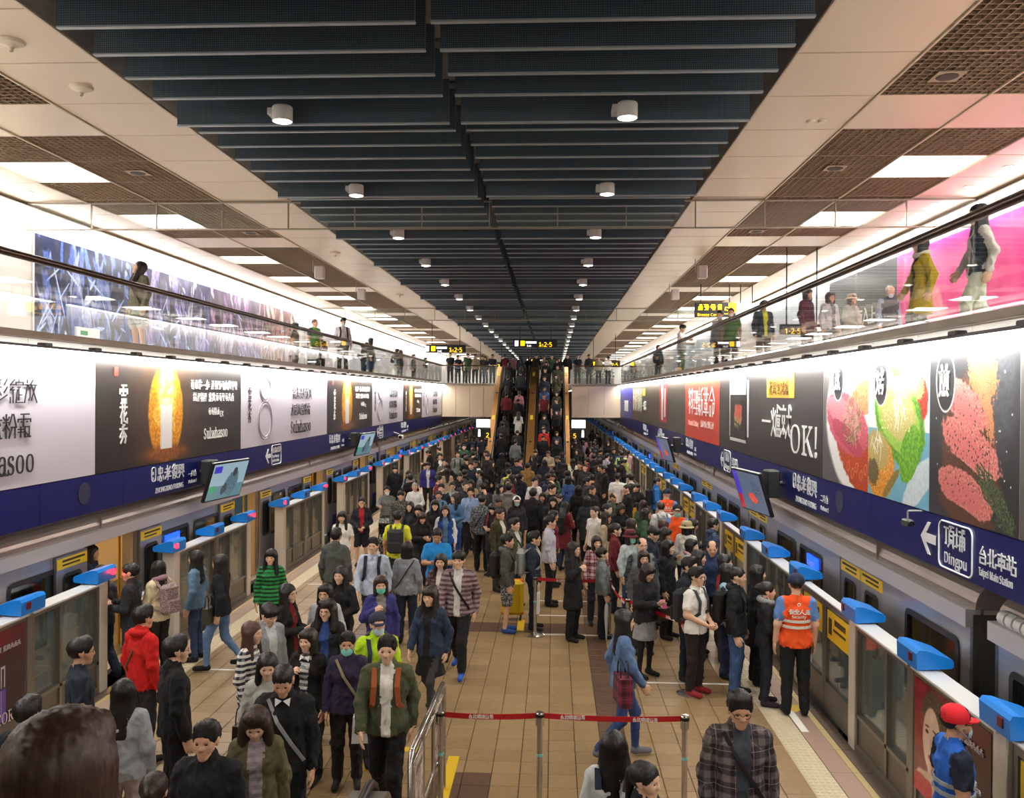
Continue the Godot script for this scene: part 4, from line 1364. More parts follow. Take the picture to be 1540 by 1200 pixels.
func build_car(s: float, start: float, stop: float, doors: Array, opened: bool) -> Node3D:
	var side := "right" if s > 0 else "left"
	var t := thing("train_car", "", "train", Vector3(bx(s, TRAIN_X), 0, 0), 0, "")
	var steel := grain("train_steel", rgb(158, 158, 162), rgb(176, 176, 178), 0.34, 0.55, 0.02, Vector3(0.3, 3.0, 0.3), 51)
	var leafm := grain("train_leaf", rgb(140, 141, 146), rgb(158, 158, 162), 0.36, 0.5, 0.02, Vector3(3.0, 0.3, 0.3), 52)
	var gasket := mat(rgb(34, 34, 36), 0.6)
	var pane := glass(Color(0.10, 0.12, 0.13), 0.45)
	var roof_m := grain("train_roof", rgb(172, 160, 152), rgb(190, 178, 170), 0.26, 0.5, 0.02, Vector3(0.3, 0.3, 0.3), 53)
	var gut_m := mat(rgb(206, 204, 206), 0.4, 0.2)
	var yellow := mat(rgb(240, 200, 20), 0.5)
	var ink := mat(rgb(60, 46, 20), 0.6)
	var polem := mat(rgb(226, 178, 40), 0.4)
	var wall := mat(rgb(196, 190, 176), 0.6)
	var y_lo := 0.80
	var y_hi := 1.68
	var span := func(g: G, o0: float, o1: float, ya: float, yb: float, da: float, db: float): g.span(Vector3(s * o0, ya, -da), Vector3(s * o1, yb, -db))
	# bays between doors
	var edges := [start]
	for c: float in doors:
		edges.append(c - 0.76)
		edges.append(c + 0.76)
	edges.append(stop)
	for k in range(0, edges.size(), 2):
		var a: float = edges[k]
		var b: float = edges[k + 1]
		var g := G.new()
		span.call(g, 0.0, 0.06, -1.0, y_lo, a, b)
		span.call(g, 0.0, 0.06, y_hi, 1.90, a, b)
		var wins := []
		if b - a > 3.5:
			wins = [[a + 0.76, a + 1.86], [b - 1.86, b - 0.76]]
		elif k == 0:
			wins = [[a + 0.28, b - 0.70]]
		else:
			wins = [[a + 0.70, b - 0.28]]
		var p := a
		for w in wins:
			span.call(g, 0.0, 0.06, y_lo, y_hi, p, w[0])
			p = w[1]
		span.call(g, 0.0, 0.06, y_lo, y_hi, p, b)
		obj("side_panel", g, steel, t)
		var wi := 0
		for w in wins:
			var fg := G.new()
			ring_frame(fg, s, -0.012, y_lo - 0.03, y_hi + 0.03, w[0] - 0.03, w[1] + 0.03, 0.065, 0.10)
			var fr := obj("window_frame", fg, gasket, t)
			var gg := G.new()
			rounded_pane(gg, s, 0.03, y_lo, y_hi, w[0], w[1])
			obj("window_pane", gg, pane, fr)
			if wi == 0 and k == 2:
				var dg := G.new()
				dg.box(Vector3(s * 0.01, 1.53, -(w[0] + 0.5)), Vector3(0.02, 0.16, 0.55))
				obj("destination_display", dg, glow(Color(0.12, 0.35, 1.0), 1.6), fr)
				put_text(fr, "NANGANG" if s < 0 else "DINGPU", Vector3(-s * 0.004, 1.485, -(w[0] + (0.28 if s < 0 else 0.72))), facing(s), 0.08, mat(rgb(225, 238, 255), 0.5), 0.9)
			wi += 1
		# painted lower wrap
		var wg := G.new()
		span.call(wg, -0.006, 0.0, 0.02, 0.42, a + 0.02, b - 0.02)
		obj("blue_stripe", wg, mat(rgb(36, 66, 150), 0.4), t)
		if b - a > 3.5:
			wg = G.new()
			wg.lathe(Vector3(-s * 0.008, 0.42, -(a + 1.9)), [[0.0, 0.004], [0.22, 0.004], [0.22, 0.0]], 20, Vector3(-s, 0, 0))
			obj("orange_disc", wg, mat(rgb(240, 160, 40), 0.5), t)
	# doors
	for c: float in doors:
		var hg := G.new()
		span.call(hg, 0.0, 0.06, 1.86, 1.90, c - 0.76, c + 0.76)
		obj("door_header", hg, steel, t)
		for sg: float in [-1.0, 1.0]:
			var mid: float = c + sg * (1.13 if opened else 0.375)
			var o := -0.045 if opened else 0.012
			var g := G.new()
			span.call(g, o, o + 0.035, 0.02, 0.86, mid - 0.37, mid + 0.37)
			span.call(g, o, o + 0.035, 1.58, 1.85, mid - 0.37, mid + 0.37)
			span.call(g, o, o + 0.035, 0.86, 1.58, mid - 0.37, mid - 0.20)
			span.call(g, o, o + 0.035, 0.86, 1.58, mid + 0.20, mid + 0.37)
			var leaf := obj("door_leaf", g, leafm, t)
			var fg := G.new()
			ring_frame(fg, s, o - 0.008, 0.83, 1.61, mid - 0.23, mid + 0.23, 0.05, 0.09)
			obj("leaf_window_frame", fg, gasket, leaf)
			fg = G.new()
			rounded_pane(fg, s, o + 0.02, 0.86, 1.58, mid - 0.20, mid + 0.20)
			obj("leaf_window_pane", fg, pane, leaf)
			fg = G.new()
			span.call(fg, o - 0.006, o, 1.68, 1.82, mid - 0.36, mid + 0.36)
			obj("yellow_label", fg, yellow, leaf)
			fg = G.new()
			span.call(fg, o - 0.008, o - 0.005, 1.765, 1.795, mid - 0.24, mid + 0.30)
			span.call(fg, o - 0.008, o - 0.005, 1.715, 1.738, mid - 0.24, mid + 0.18)
			obj("label_print", fg, ink, leaf)
		# cream door posts just inside the opening
		var pg := G.new()
		span.call(pg, 0.07, 0.24, 0.0, 1.88, c - 0.84, c - 0.76)
		obj("door_post", pg, mat(rgb(214, 196, 156), 0.5), t)
		pg = G.new()
		span.call(pg, 0.07, 0.24, 0.0, 1.88, c + 0.76, c + 0.84)
		obj("door_post", pg, mat(rgb(214, 196, 156), 0.5), t)
		pg = G.new()
		span.call(pg, -0.09, 0.1, -0.06, 0.012, c - 0.76, c + 0.76)
		obj("door_sill", pg, steel, t)
	# gutter and roof
	var g := G.new()
	span.call(g, -0.07, 0.07, 1.885, 2.05, start, stop)
	obj("gutter", g, gut_m, t)
	g = G.new()
	var prof := PackedVector2Array([Vector2(0.02, 2.045)])
	for k in 9:
		var a := PI - PI / 2 * k / 8.0
		prof.append(Vector2(0.26 + cos(a) * 0.24, 2.06 + sin(a) * 0.24))
	prof.append(Vector2(1.5, 2.36))
	prof.append(Vector2(2.9, 2.30))
	prof.append(Vector2(2.9, 2.045))
	g.prism(prof, Vector3(0, 0, -start), Vector3(s, 0, 0), Vector3(0, 1, 0), Vector3(0, 0, -(stop - start)))
	obj("roof", g, roof_m, t)
	g = G.new()
	for q in [[0.14, 2.27], [0.22, 2.295]]:
		span.call(g, q[0] - 0.008, q[0] + 0.008, q[1] - 0.01, q[1] + 0.012, start, stop)
	for q in [2.4, 13.0, stop - start - 2.4]:
		span.call(g, 0.005, 0.16, 2.02, 2.26, start + q, start + q + 0.02)
	obj("roof_rib", g, roof_m, t)
	# inside
	g = G.new()
	span.call(g, 0.0, 2.9, -0.12, 0.0, start, stop)
	obj("car_floor", g, mat(rgb(96, 92, 90), 0.6), t)
	g = G.new()
	span.call(g, 2.82, 2.9, -1.0, 2.0, start, stop)
	obj("far_side", g, wall, t)
	g = G.new()
	span.call(g, 0.1, 2.82, 2.0, 2.04, start, stop)
	obj("car_ceiling", g, wall, t)
	g = G.new()
	span.call(g, 0.0, 2.9, 0.0, 2.0, start, start + 0.06)
	obj("end_wall", g, mat(rgb(84, 82, 80), 0.6), t)
	g = G.new()
	span.call(g, 0.0, 2.9, 0.0, 2.0, stop - 0.06, stop)
	obj("end_wall", g, mat(rgb(84, 82, 80), 0.6), t)
	g = G.new()
	span.call(g, 1.35, 1.5, 1.975, 1.995, start + 1.0, stop - 1.0)
	obj("ceiling_light_tube", g, glow(Color(1.0, 0.86, 0.6), 4.0), t)
	for k in doors.size() + 1:
		var a: float = (start if k == 0 else doors[k - 1] + 0.9)
		var b: float = (stop if k == doors.size() else doors[k] - 0.9)
		g = G.new()
		span.call(g, 2.38, 2.80, 0.40, 0.48, a + 0.1, b - 0.1)
		span.call(g, 2.72, 2.80, 0.48, 0.95, a + 0.1, b - 0.1)
		obj("bench", g, mat(rgb(40, 90, 150), 0.5), t)
		for q: float in [a + 0.12, b - 0.12]:
			g = G.new()
			g.cyl(Vector3(s * 0.42, 0, -q), Vector3(s * 0.42, 2.0, -q), 0.02, 8)
			obj("grab_pole", g, polem, t)
	return t

func build_trains() -> void:
	for s: float in [-1.0, 1.0]:
		var side := "right" if s > 0 else "left"
		var c0 := 11.1 if s > 0 else 12.35
		var first := c0 - (2.95 if s > 0 else 2.7)
		var doors := [c0, c0 + 5.5, c0 + 11.0, c0 + 16.5]
		var car := build_car(s, first, first + 21.6, doors, s < 0)
		var words := ["beside the guard and the belt queue", "behind the first car gap", "third from the stairs", "at the far end of the platform", "next to the stairs"]
		tag(car, "stainless steel metro car, %s, %s" % ["doors open with passengers boarding" if s < 0 else "doors closed", words[0]], "train", "%s train cars" % side)
		var idx := 1
		for k: int in ([1, 2, 3, -1] if s > 0 else [1, 2, 3]):
			var c2 := car.duplicate()
			c2.name = numbered("train_car")
			add_child(c2)
			c2.position = car.position + Vector3(0, 0, -22.0 * k)
			tag(c2, "stainless steel metro car on the %s track, %s" % [side, words[idx]], "train", "%s train cars" % side)
			idx += 1
		for k in 2:
			area_light("car_interior_light", Vector3(bx(s, TRAIN_X + 1.42), 1.97, -(first + 10.8 + 22.0 * k)), Vector3(0, -1, 0), Vector3(0, 0, 1), 19.0, 0.15, 22.0 if s < 0 else 7.0, Color(1.0, 0.76, 0.44))
		# gangways and the pink safety strap between cars
		for k: int in [0, 1, 2, 3]:
			var d := first - 0.2 + 22.0 * k
			var t := thing("gangway", "black rubber gangway between two cars of the %s train" % side, "gangway", Vector3(bx(s, TRAIN_X + 0.45), 0, -d), 0, "train gangways")
			for q in 5:
				var g := G.new()
				g.cbox(Vector3(s * 1.0, 0.55, 0.13 - q * 0.065), Vector3(2.0 - 0.04 * (q % 2), 2.5 - 0.04 * (q % 2), 0.05), 0.01)
				obj("bellows_fold", g, mat(rgb(52, 48, 46), 0.8), t)
		var d2 := first - 0.2
		var t2 := thing("safety_strap", "%s strap hanging between two cars of the %s train" % ["pink" if s > 0 else "dark", side], "strap", Vector3(bx(s, TRAIN_X + 0.03), 0, -d2))
		var g2 := G.new()
		var path := PackedVector3Array()
		for q in 9:
			var u := q / 8.0 - 0.5
			path.append(Vector3(0, 0.86 + 0.35 * u * u * 4 - 0.12, -u * 0.44))
		g2.tube(path, 0.022, 8)
		obj("strap", g2, mat(rgb(226, 96, 140), 0.6), t2)
		# white roof-end unit on the near car (air duct)
		if s > 0:
			var u := thing("roof_unit", "white ribbed unit at the corner of the near right car", "vent unit", Vector3(bx(s, TRAIN_X - 0.02), 2.09, -(first - 0.75)))
			for q in 4:
				var g := G.new()
				g.cyl(Vector3(0.03, 0.02, -0.22 + q * 0.13), Vector3(0.03, 0.02, -0.12 + q * 0.13), 0.07, 10)
				obj("rib", g, mat(rgb(230, 230, 232), 0.4), u)

# ---------------------------------------------------------------- platform screen doors
func blue_cover(s: float) -> ArrayMesh:
	var key := "cover%f" % s
	if shared.has(key):
		return shared[key]
	var g := G.new()
	var prof := PackedVector2Array([Vector2(-0.05, 1.48), Vector2(-0.055, 1.63), Vector2(-0.03, 1.665), Vector2(0.04, 1.66), Vector2(0.27, 1.585), Vector2(0.285, 1.565), Vector2(0.285, 1.515), Vector2(0.26, 1.50)])
	g.prism(prof, Vector3(0, 0, 0.23), Vector3(s, 0, 0), Vector3(0, 1, 0), Vector3(0, 0, -0.46))
	shared[key] = g.mesh()
	return shared[key]

func build_psd(s: float, c: float, opened: bool, detail: int, poster: bool, label: String) -> void:
	var t := thing("platform_screen_door", label, "screen door", Vector3(bx(s, 3.43), 0, -c), 0, "platform screen doors")
	var steel := grain("psd_steel", rgb(122, 117, 110), rgb(140, 135, 127), 0.35, 0.6, 0.02, Vector3(2.0, 0.3, 0.3), 61)
	var cream := mat(rgb(206, 198, 184), 0.45, 0.1)
	var rail := mat(rgb(226, 226, 226), 0.3, 0.2)
	var kick := mat(rgb(112, 104, 94), 0.4, 0.5)
	var dark := mat(rgb(40, 38, 36), 0.5, 0.3)
	var pane := glass(Color(0.55, 0.62, 0.60), 0.16)
	var blue := grain("cover_blue", rgb(18, 112, 206), rgb(30, 136, 226), 0.3, 0, 0.03, Vector3(1, 1, 1), 62)
	var yellow := mat(rgb(238, 196, 30), 0.5)
	var ink := mat(rgb(70, 54, 20), 0.6)
	var span := func(g: G, o0: float, o1: float, ya: float, yb: float, da: float, db: float): g.span(Vector3(s * o0, ya, -da), Vector3(s * o1, yb, -db))
	# posts beside the opening and the middle post
	for q: float in [-1.12, 1.12, 2.75]:
		var wd := 0.10 if q != 2.75 else 0.05
		var g := G.new()
		g.cbox(Vector3(s * 0.09, 0.735, -q), Vector3(0.20, 1.47, wd * 2), 0.008)
		obj("post", g, cream if q != 2.75 else steel, t)
		g = G.new()
		g.box(Vector3(s * 0.2, 1.50, -q), Vector3(0.12, 0.08, 0.2))
		obj("bracket", g, cream, t)
		var b := obj("blue_cover", blue_cover(s), blue, t, Vector3(0, 0, -q))
		var lg := G.new()
		lg.box(Vector3(-s * 0.056, 1.575, -(0.16 if q < 0 else -0.10)), Vector3(0.016, 0.075, 0.075))
		var lit: bool = opened and q != 2.75
		obj("signal_light" if lit else "signal_lens", lg, glow(Color(1.0, 0.10, 0.16), 9.0) if lit else mat(rgb(110, 16, 20), 0.3), b)
		if lit and detail > 0:
			var om := OmniLight3D.new()
			om.name = numbered("signal_glow")
			om.position = Vector3(bx(s, 3.43) - s * 0.10, 1.575, -c - (q + (0.16 if q < 0 else -0.10)))
			om.light_color = Color(1.0, 0.12, 0.18)
			om.light_energy = 0.02
			om.omni_range = 30.0
			om.omni_attenuation = 2.0
			om.light_size = 0.03
			om.shadow_enabled = true
			add_child(om)
	# fixed panels
	for q in [[1.23, 2.69], [-2.69, -1.23]]:
		var a: float = q[0]
		var b: float = q[1]
		var f := G.new()
		span.call(f, 0.0, 0.10, 0.0, 0.10, a, b)
		span.call(f, 0.0, 0.12, 1.39, 1.44, a, b)
		span.call(f, 0.0, 0.10, 0.40, 0.44, a, b)
		for e in [a, b - 0.05, a + (b - a) * 0.38]:
			span.call(f, 0.0, 0.10, 0.10, 1.39, e, e + 0.05)
		obj("panel_frame", f, steel, t)
		f = G.new()
		f.cbox(Vector3(s * 0.08, 1.455, -(a + b) * 0.5), Vector3(0.22, 0.035, b - a + 0.2), 0.008)
		obj("top_rail", f, rail, t)
		f = G.new()
		span.call(f, 0.02, 0.05, 0.10, 0.40, a, b)
		obj("kick_panel", f, kick, t)
		if poster and a > 0.0:
			f = G.new()
			var zz := [-(a + 0.02), -(b - 0.02)]
			var far := zz[1] as float
			var near := zz[0] as float
			var L := far if s > 0 else near
			var R := near if s > 0 else far
			f.quad(Vector3(-s * 0.006, 1.39, L), Vector3(-s * 0.006, 1.39, R), Vector3(-s * 0.006, 0.34, R), Vector3(-s * 0.006, 0.34, L), [Vector2(0, 0), Vector2(1, 0), Vector2(1, 1), Vector2(0, 1)])
			var pm: Material = mats.get("face_poster")
			if pm == null:
				pm = printed(art_face(true), 0.15)
				mats["face_poster"] = pm
			obj("poster_print", f, pm, t)
			var silver := mat(rgb(206, 196, 200), 0.4)
			put_text(t, "DECORTÉ", Vector3(-s * 0.012, 0.42, lerpf(L, R, 0.50)), facing(s), 0.13, silver, 0.8, "Droid Serif")
			put_cjk(t, "極上修復 綻放光采光", Vector3(-s * 0.012, 1.22, lerpf(L, R, 0.52)), facing(s), 0.055, 0.006, silver)
		else:
			f = G.new()
			span.call(f, 0.045, 0.055, 0.44, 1.39, a + 0.05, b - 0.05)
			obj("pane", f, pane, t)
	# leaves
	for sg: float in [-1.0, 1.0]:
		var mid := sg * (1.62 if opened else 0.505)
		var o := 0.115 if opened else 0.03
		var f := G.new()
		span.call(f, o, o + 0.05, 0.03, 0.42, mid - 0.5, mid + 0.5)
		span.call(f, o, o + 0.05, 1.36, 1.44, mid - 0.5, mid + 0.5)
		span.call(f, o, o + 0.05, 0.42, 1.36, mid - 0.5, mid - 0.43)
		span.call(f, o, o + 0.05, 0.42, 1.36, mid + 0.43, mid + 0.5)
		var leaf := obj("door_leaf", f, steel, t)
		f = G.new()
		span.call(f, o + 0.02, o + 0.03, 0.42, 1.36, mid - 0.43, mid + 0.43)
		obj("leaf_pane", f, pane, leaf)
		if not opened:
			f = G.new()
			span.call(f, o + 0.005, o + 0.012, 0.98, 1.34, mid - 0.40, mid + 0.40)
			obj("yellow_notice", f, yellow, leaf)
			f = G.new()
			span.call(f, o + 0.002, o + 0.005, 1.20, 1.27, mid - 0.28, mid + 0.12)
			span.call(f, o + 0.002, o + 0.005, 1.12, 1.15, mid - 0.28, mid + 0.16)
			span.call(f, o + 0.002, o + 0.005, 1.05, 1.25, mid + 0.22, mid + 0.34)
			obj("notice_print", f, ink, leaf)
			f = G.new()
			f.cbox(Vector3(s * (o + 0.04), 1.45, -mid), Vector3(0.12, 0.025, 1.0), 0.006)
			obj("leaf_rail", f, rail, leaf)

func build_screen_doors() -> void:
	for s: float in [-1.0, 1.0]:
		var c0 := 11.1 if s > 0 else 12.35
		for k in range(-2, 16):
			var c := c0 + 5.5 * k
			if c > END - 6:
				break
			var side := "right" if s > 0 else "left"
			var state := "open glass screen door with red signal lamps" if s < 0 else "closed glass screen door with yellow notices"
			var words := "far along the %s platform edge" % side
			if k <= -1:
				words = "with a wine-red beauty poster beside it, %s edge" % side if k == -1 else "beside the stairs, %s edge" % side
			elif k < 4:
				words = ["first", "second", "third", "fourth"][k] + " doorway past the beauty poster, %s platform edge" % side
			build_psd(s, c, s < 0, 1 if k < 5 else 0, k == -1, "blue-capped %s, %s" % [state, words])

# ---------------------------------------------------------------- escalators at the far end
const ESC_BOTTOM := 39.0
const ESC_TOP := 47.0

func esc_height(d: float) -> float:
	return clampf((d - ESC_BOTTOM) / (ESC_TOP - ESC_BOTTOM), 0, 1) * MEZZ

func build_escalators() -> void:
	var gold := grain("gold", rgb(140, 98, 52), rgb(164, 120, 68), 0.42, 0.7, 0.02, Vector3(0.6, 0.6, 0.6), 71)
	var black := mat(rgb(18, 18, 20), 0.35)
	var tread := mat(rgb(64, 64, 66), 0.5, 0.5)
	var yellow := mat(rgb(226, 200, 30), 0.5)
	var spans := [[-2.80, -1.32, "left"], [-0.86, 0.52, "right"]]
	for q in spans:
		var t := thing("escalator", "steep escalator crowded with people on the %s of the golden divider" % q[2], "escalator", Vector3((q[0] + q[1]) * 0.5, 0, 0))
		var w: float = q[1] - q[0] - 0.1
		var g := G.new()
		g.cbox(Vector3(0, -0.1, 0), Vector3(w, 0.2, 0.40), 0.01)
		g.box(Vector3(0, 0.001, 0.19), Vector3(w, 0.006, 0.02))
		var sm := g.mesh()
		for k in 22:
			var d := ESC_BOTTOM - 0.4 + 0.4 * k
			obj("step", sm, tread, t, Vector3(0, maxf(0.02, snappedf(esc_height(d), 0.01)), -d))
		g = G.new()
		g.prism(PackedVector2Array([Vector2(36.9, 0.0), Vector2(36.9, 0.03), Vector2(38.9, 0.03), Vector2(47.2, 4.30), Vector2(48.4, 4.36), Vector2(48.4, 4.0), Vector2(40.2, 0.0)]), Vector3(-w * 0.5, 0, 0), Vector3(0, 0, -1), Vector3(0, 1, 0), Vector3(w, 0, 0))
		obj("truss", g, mat(rgb(50, 46, 42), 0.6), t)
		for sg: float in [-1.0, 1.0]:
			var x := sg * (w * 0.5 + 0.02)
			var path := PackedVector3Array([Vector3(x, 0.55, -37.0), Vector3(x, 0.80, -36.85), Vector3(x, 0.95, -37.1), Vector3(x, 0.98, -38.6), Vector3(x, MEZZ + 0.97, -47.1), Vector3(x, MEZZ + 0.97, -48.3)])
			g = G.new()
			g.tube(path, 0.04, 8)
			obj("handrail", g, black, t)
			g = G.new()
			g.prism(PackedVector2Array([Vector2(37.0, 0.05), Vector2(37.0, 0.92), Vector2(38.6, 0.94), Vector2(47.1, MEZZ + 0.93), Vector2(48.3, MEZZ + 0.93), Vector2(48.3, MEZZ), Vector2(47.0, MEZZ), Vector2(38.7, 0.05)]), Vector3(x - 0.012, 0, 0), Vector3(0, 0, -1), Vector3(0, 1, 0), Vector3(0.024, 0, 0))
			obj("inner_panel", g, mat(rgb(70, 52, 34), 0.3, 0.6), t)
	for q in [[-2.97, 0.24, "left"], [-1.09, 0.36, "middle"], [0.66, 0.20, "right"]]:
		var t := thing("escalator_deck", "polished golden metal balustrade sloping up on the %s of the escalators" % q[2] if q[2] != "middle" else "broad polished golden divider between the two escalators", "balustrade", Vector3(q[0], 0, 0), 0, "golden escalator balustrades")
		var g := G.new()
		var hw: float = q[1] * 0.5
		g.prism(PackedVector2Array([Vector2(36.95, 0.0), Vector2(36.95, 0.80), Vector2(37.2, 0.90), Vector2(38.6, 0.92), Vector2(47.1, MEZZ + 0.91), Vector2(48.3, MEZZ + 0.91), Vector2(48.3, 3.6), Vector2(41.0, 0.0)]), Vector3(-hw, 0, 0), Vector3(0, 0, -1), Vector3(0, 1, 0), Vector3(hw * 2, 0, 0))
		obj("deck", g, gold, t)
		for d in [38.0, 42.2, 46.3]:
			var slope := 0.0 if d < 38.6 else atan2(MEZZ, 8.5)
			g = G.new()
			g.cbox(Vector3.ZERO, Vector3(minf(0.14, hw * 1.2), 0.012, 0.42), 0.004)
			var o := obj("yellow_sticker", g, yellow, t)
			o.position = Vector3(0, (0.92 if d < 38.6 else 0.92 + (d - 38.6) / 8.5 * (MEZZ - 0.01)) + 0.012, -d)
			o.rotation.x = slope
		for d in [40.2, 44.4]:
			g = G.new()
			g.lathe(Vector3.ZERO, [[0.06, 0.0], [0.05, 0.05], [0.0, 0.06]], 10)
			obj("stop_knob", g, black, t, Vector3(0, 0.92 + (d - 38.6) / 8.5 * MEZZ, -d))

# ---------------------------------------------------------------- signs
func hanging_sign(at: Vector3, w: float, h: float, label: String, marks: Array, drop: float) -> void:
	var t := thing("hanging_sign", label, "sign", at)
	var g := G.new()
	g.cbox(Vector3.ZERO, Vector3(w, h, 0.14), 0.012)
	obj("case", g, mat(rgb(24, 22, 20), 0.5), t)
	for sx: float in [-0.35, 0.35]:
		g = G.new()
		g.cyl(Vector3(sx * w, h * 0.5, 0), Vector3(sx * w, h * 0.5 + drop, 0), 0.018, 8)
		obj("hanger", g, mat(rgb(40, 38, 36), 0.5, 0.4), t)
	for m in marks:
		# [kind, text, x, y, size, colour]
		var mm := glow(m[5], 2.2)
		if m[0] == "t":
			put_text(t, m[1], Vector3(m[2], m[3], 0.072), Basis.IDENTITY, m[4], mm, 1.0, "Droid Sans", "lettering_light")
		elif m[0] == "c":
			put_cjk(t, m[1], Vector3(m[2], m[3], 0.072), Basis.IDENTITY, m[4], m[4] * 0.11, mm, 1.0, false, "lettering_light")
		else:
			g = G.new()
			g.box(Vector3(m[2], m[3], 0.074), Vector3(m[4], m[6], 0.006))
			obj("panel_light", g, mm, t)

func build_signs() -> void:
	var Y := Color(1.0, 0.80, 0.02)
	var W := Color(1, 1, 1)
	var O := Color(1.0, 0.5, 0.1)
	var exits := [["b", "", -0.98, 0.0, 0.18, W, 0.28], ["b", "", -0.66, 0.0, 0.22, Y, 0.26], ["t", "1", -0.70, -0.09, 0.18, Color(0.15, 0.12, 0.05)], ["b", "", -0.22, 0.05, 0.55, W, 0.1], ["t", "Exit", -0.44, -0.13, 0.1, W], ["t", "1·2·5", 0.16, -0.06, 0.24, Y], ["c", "出口上", 0.2, -0.09, 0.07, Y]]
	hanging_sign(Vector3(-0.98, 6.68, -44.71), 2.3, 0.42, "black hanging exit sign with yellow numbers above the escalators", exits, 0.95)
	hanging_sign(Vector3(-0.75, 6.25, -57.74), 2.2, 0.42, "black hanging exit sign with yellow numbers behind the escalator heads", exits, 1.3)
	hanging_sign(Vector3(-5.7, 6.40, -45.0), 2.1, 0.42, "black hanging exit sign with yellow numbers above the bridge railing", exits, 1.27)
	hanging_sign(Vector3(-4.2, 5.95, -57.0), 2.0, 0.42, "small yellow exit sign deep behind the bridge railing", exits, 1.8)
	hanging_sign(Vector3(3.2, 6.0, -55.0), 2.0, 0.42, "small yellow exit sign beside the far right mezzanine", exits, 1.8)
	var br := [["c", "微風廣場", -0.62, 0.19, 0.20, Y], ["t", "Breeze Center", -0.62, -0.17, 0.10, Y], ["t", "5", 0.28, -0.03, 0.26, Y], ["t", "→", 0.45, 0.02, 0.2, Y]]
	hanging_sign(Vector3(5.55, 6.98, -30.0), 1.40, 0.50, "black hanging shop sign with yellow lettering over the right mezzanine", br, 0.65)
	var t := thing("hanging_sign", "white lit exit box beside the yellow shop sign on the right mezzanine", "sign", Vector3(6.62, 6.98, -30.0))
	var g := G.new()
	g.cbox(Vector3.ZERO, Vector3(0.62, 0.46, 0.14), 0.012)
	obj("light_box", g, glow(Color(0.92, 1.0, 0.98), 1.4), t)
	for sx: float in [-0.2, 0.2]:
		g = G.new()
		g.cyl(Vector3(sx, 0.23, 0), Vector3(sx, 0.87, 0), 0.018, 8)
		obj("hanger", g, mat(rgb(40, 38, 36), 0.5, 0.4), t)
	g = G.new()
	g.cbox(Vector3(0.2, -0.08, 0.072), Vector3(0.06, 0.06, 0.006), 0.002)
	obj("green_mark_light", g, glow(Color(0.1, 0.9, 0.5), 1.0), t)
	hanging_sign(Vector3(6.4, 5.75, -22.6), 1.1, 0.26, "black sign with yellow pictograms low on the right mezzanine", [["t", "1·2·5", -0.45, -0.05, 0.14, Y], ["b", "", 0.25, 0.0, 0.45, W, 0.1]], 2.0)
	# platform level boxes beside the escalators
	for q in [[-3.0, "left"], [1.05, "right"]]:
		var u := thing("platform_sign", "white lit sign box over a black pictogram sign, %s of the escalators" % q[1], "sign", Vector3(q[0], 2.78, -36.4))
		g = G.new()
		g.cbox(Vector3.ZERO, Vector3(0.58, 0.34, 0.12), 0.01)
		obj("light_box", g, glow(W, 1.6), u)
		g = G.new()
		g.cbox(Vector3(0, -0.42, 0), Vector3(0.66, 0.40, 0.12), 0.01)
		obj("case", g, mat(rgb(22, 22, 22), 0.5), u)
		put_text(u, "2" if q[1] == "left" else "5", Vector3(0.12 if q[1] == "left" else -0.24, -0.50, 0.062), Basis.IDENTITY, 0.20, glow(Y, 2.0), 1.0, "Droid Sans", "lettering_light")
		g = G.new()
		g.cbox(Vector3(-0.16 if q[1] == "left" else 0.18, -0.46, 0.062), Vector3(0.10, 0.2, 0.006), 0.002)
		g.lathe(Vector3(-0.16 if q[1] == "left" else 0.18, -0.30, 0.06), [[0.05, 0.006], [0.0, 0.008]], 12, Vector3(0, 0, 1))
		obj("pictogram_light", g, glow(W, 1.6), u)
		g = G.new()
		g.cyl(Vector3(0, -2.778, -0.07), Vector3(0, 0.12, -0.07), 0.035, 10)
		g.cbox(Vector3(0, -2.76, -0.07), Vector3(0.3, 0.03, 0.3), 0.006)
		obj("stand", g, mat(rgb(60, 56, 50), 0.5, 0.4), u)
	for q in [[1.6, 51.0], [3.1, 51.5], [-4.4, 51.0]]:
		var u := thing("led_display", "slim black display with a line of orange letters under the bridge", "display", Vector3(q[0], 2.80, -q[1]), 0, "orange displays under the bridge")
		g = G.new()
		g.cbox(Vector3.ZERO, Vector3(1.0, 0.22, 0.1), 0.01)
		obj("case", g, mat(rgb(20, 20, 20), 0.5), u)
		g = G.new()
		for k in 9:
			g.box(Vector3(-0.40 + 0.1 * k, 0, 0.052), Vector3(0.07, 0.09, 0.006))
		obj("letters_light", g, glow(O, 2.5), u)
		g = G.new()
		g.cyl(Vector3(0, 0.11, 0), Vector3(0, 1.55, 0), 0.02, 8)
		obj("hanger", g, mat(rgb(40, 38, 36), 0.5, 0.4), u)

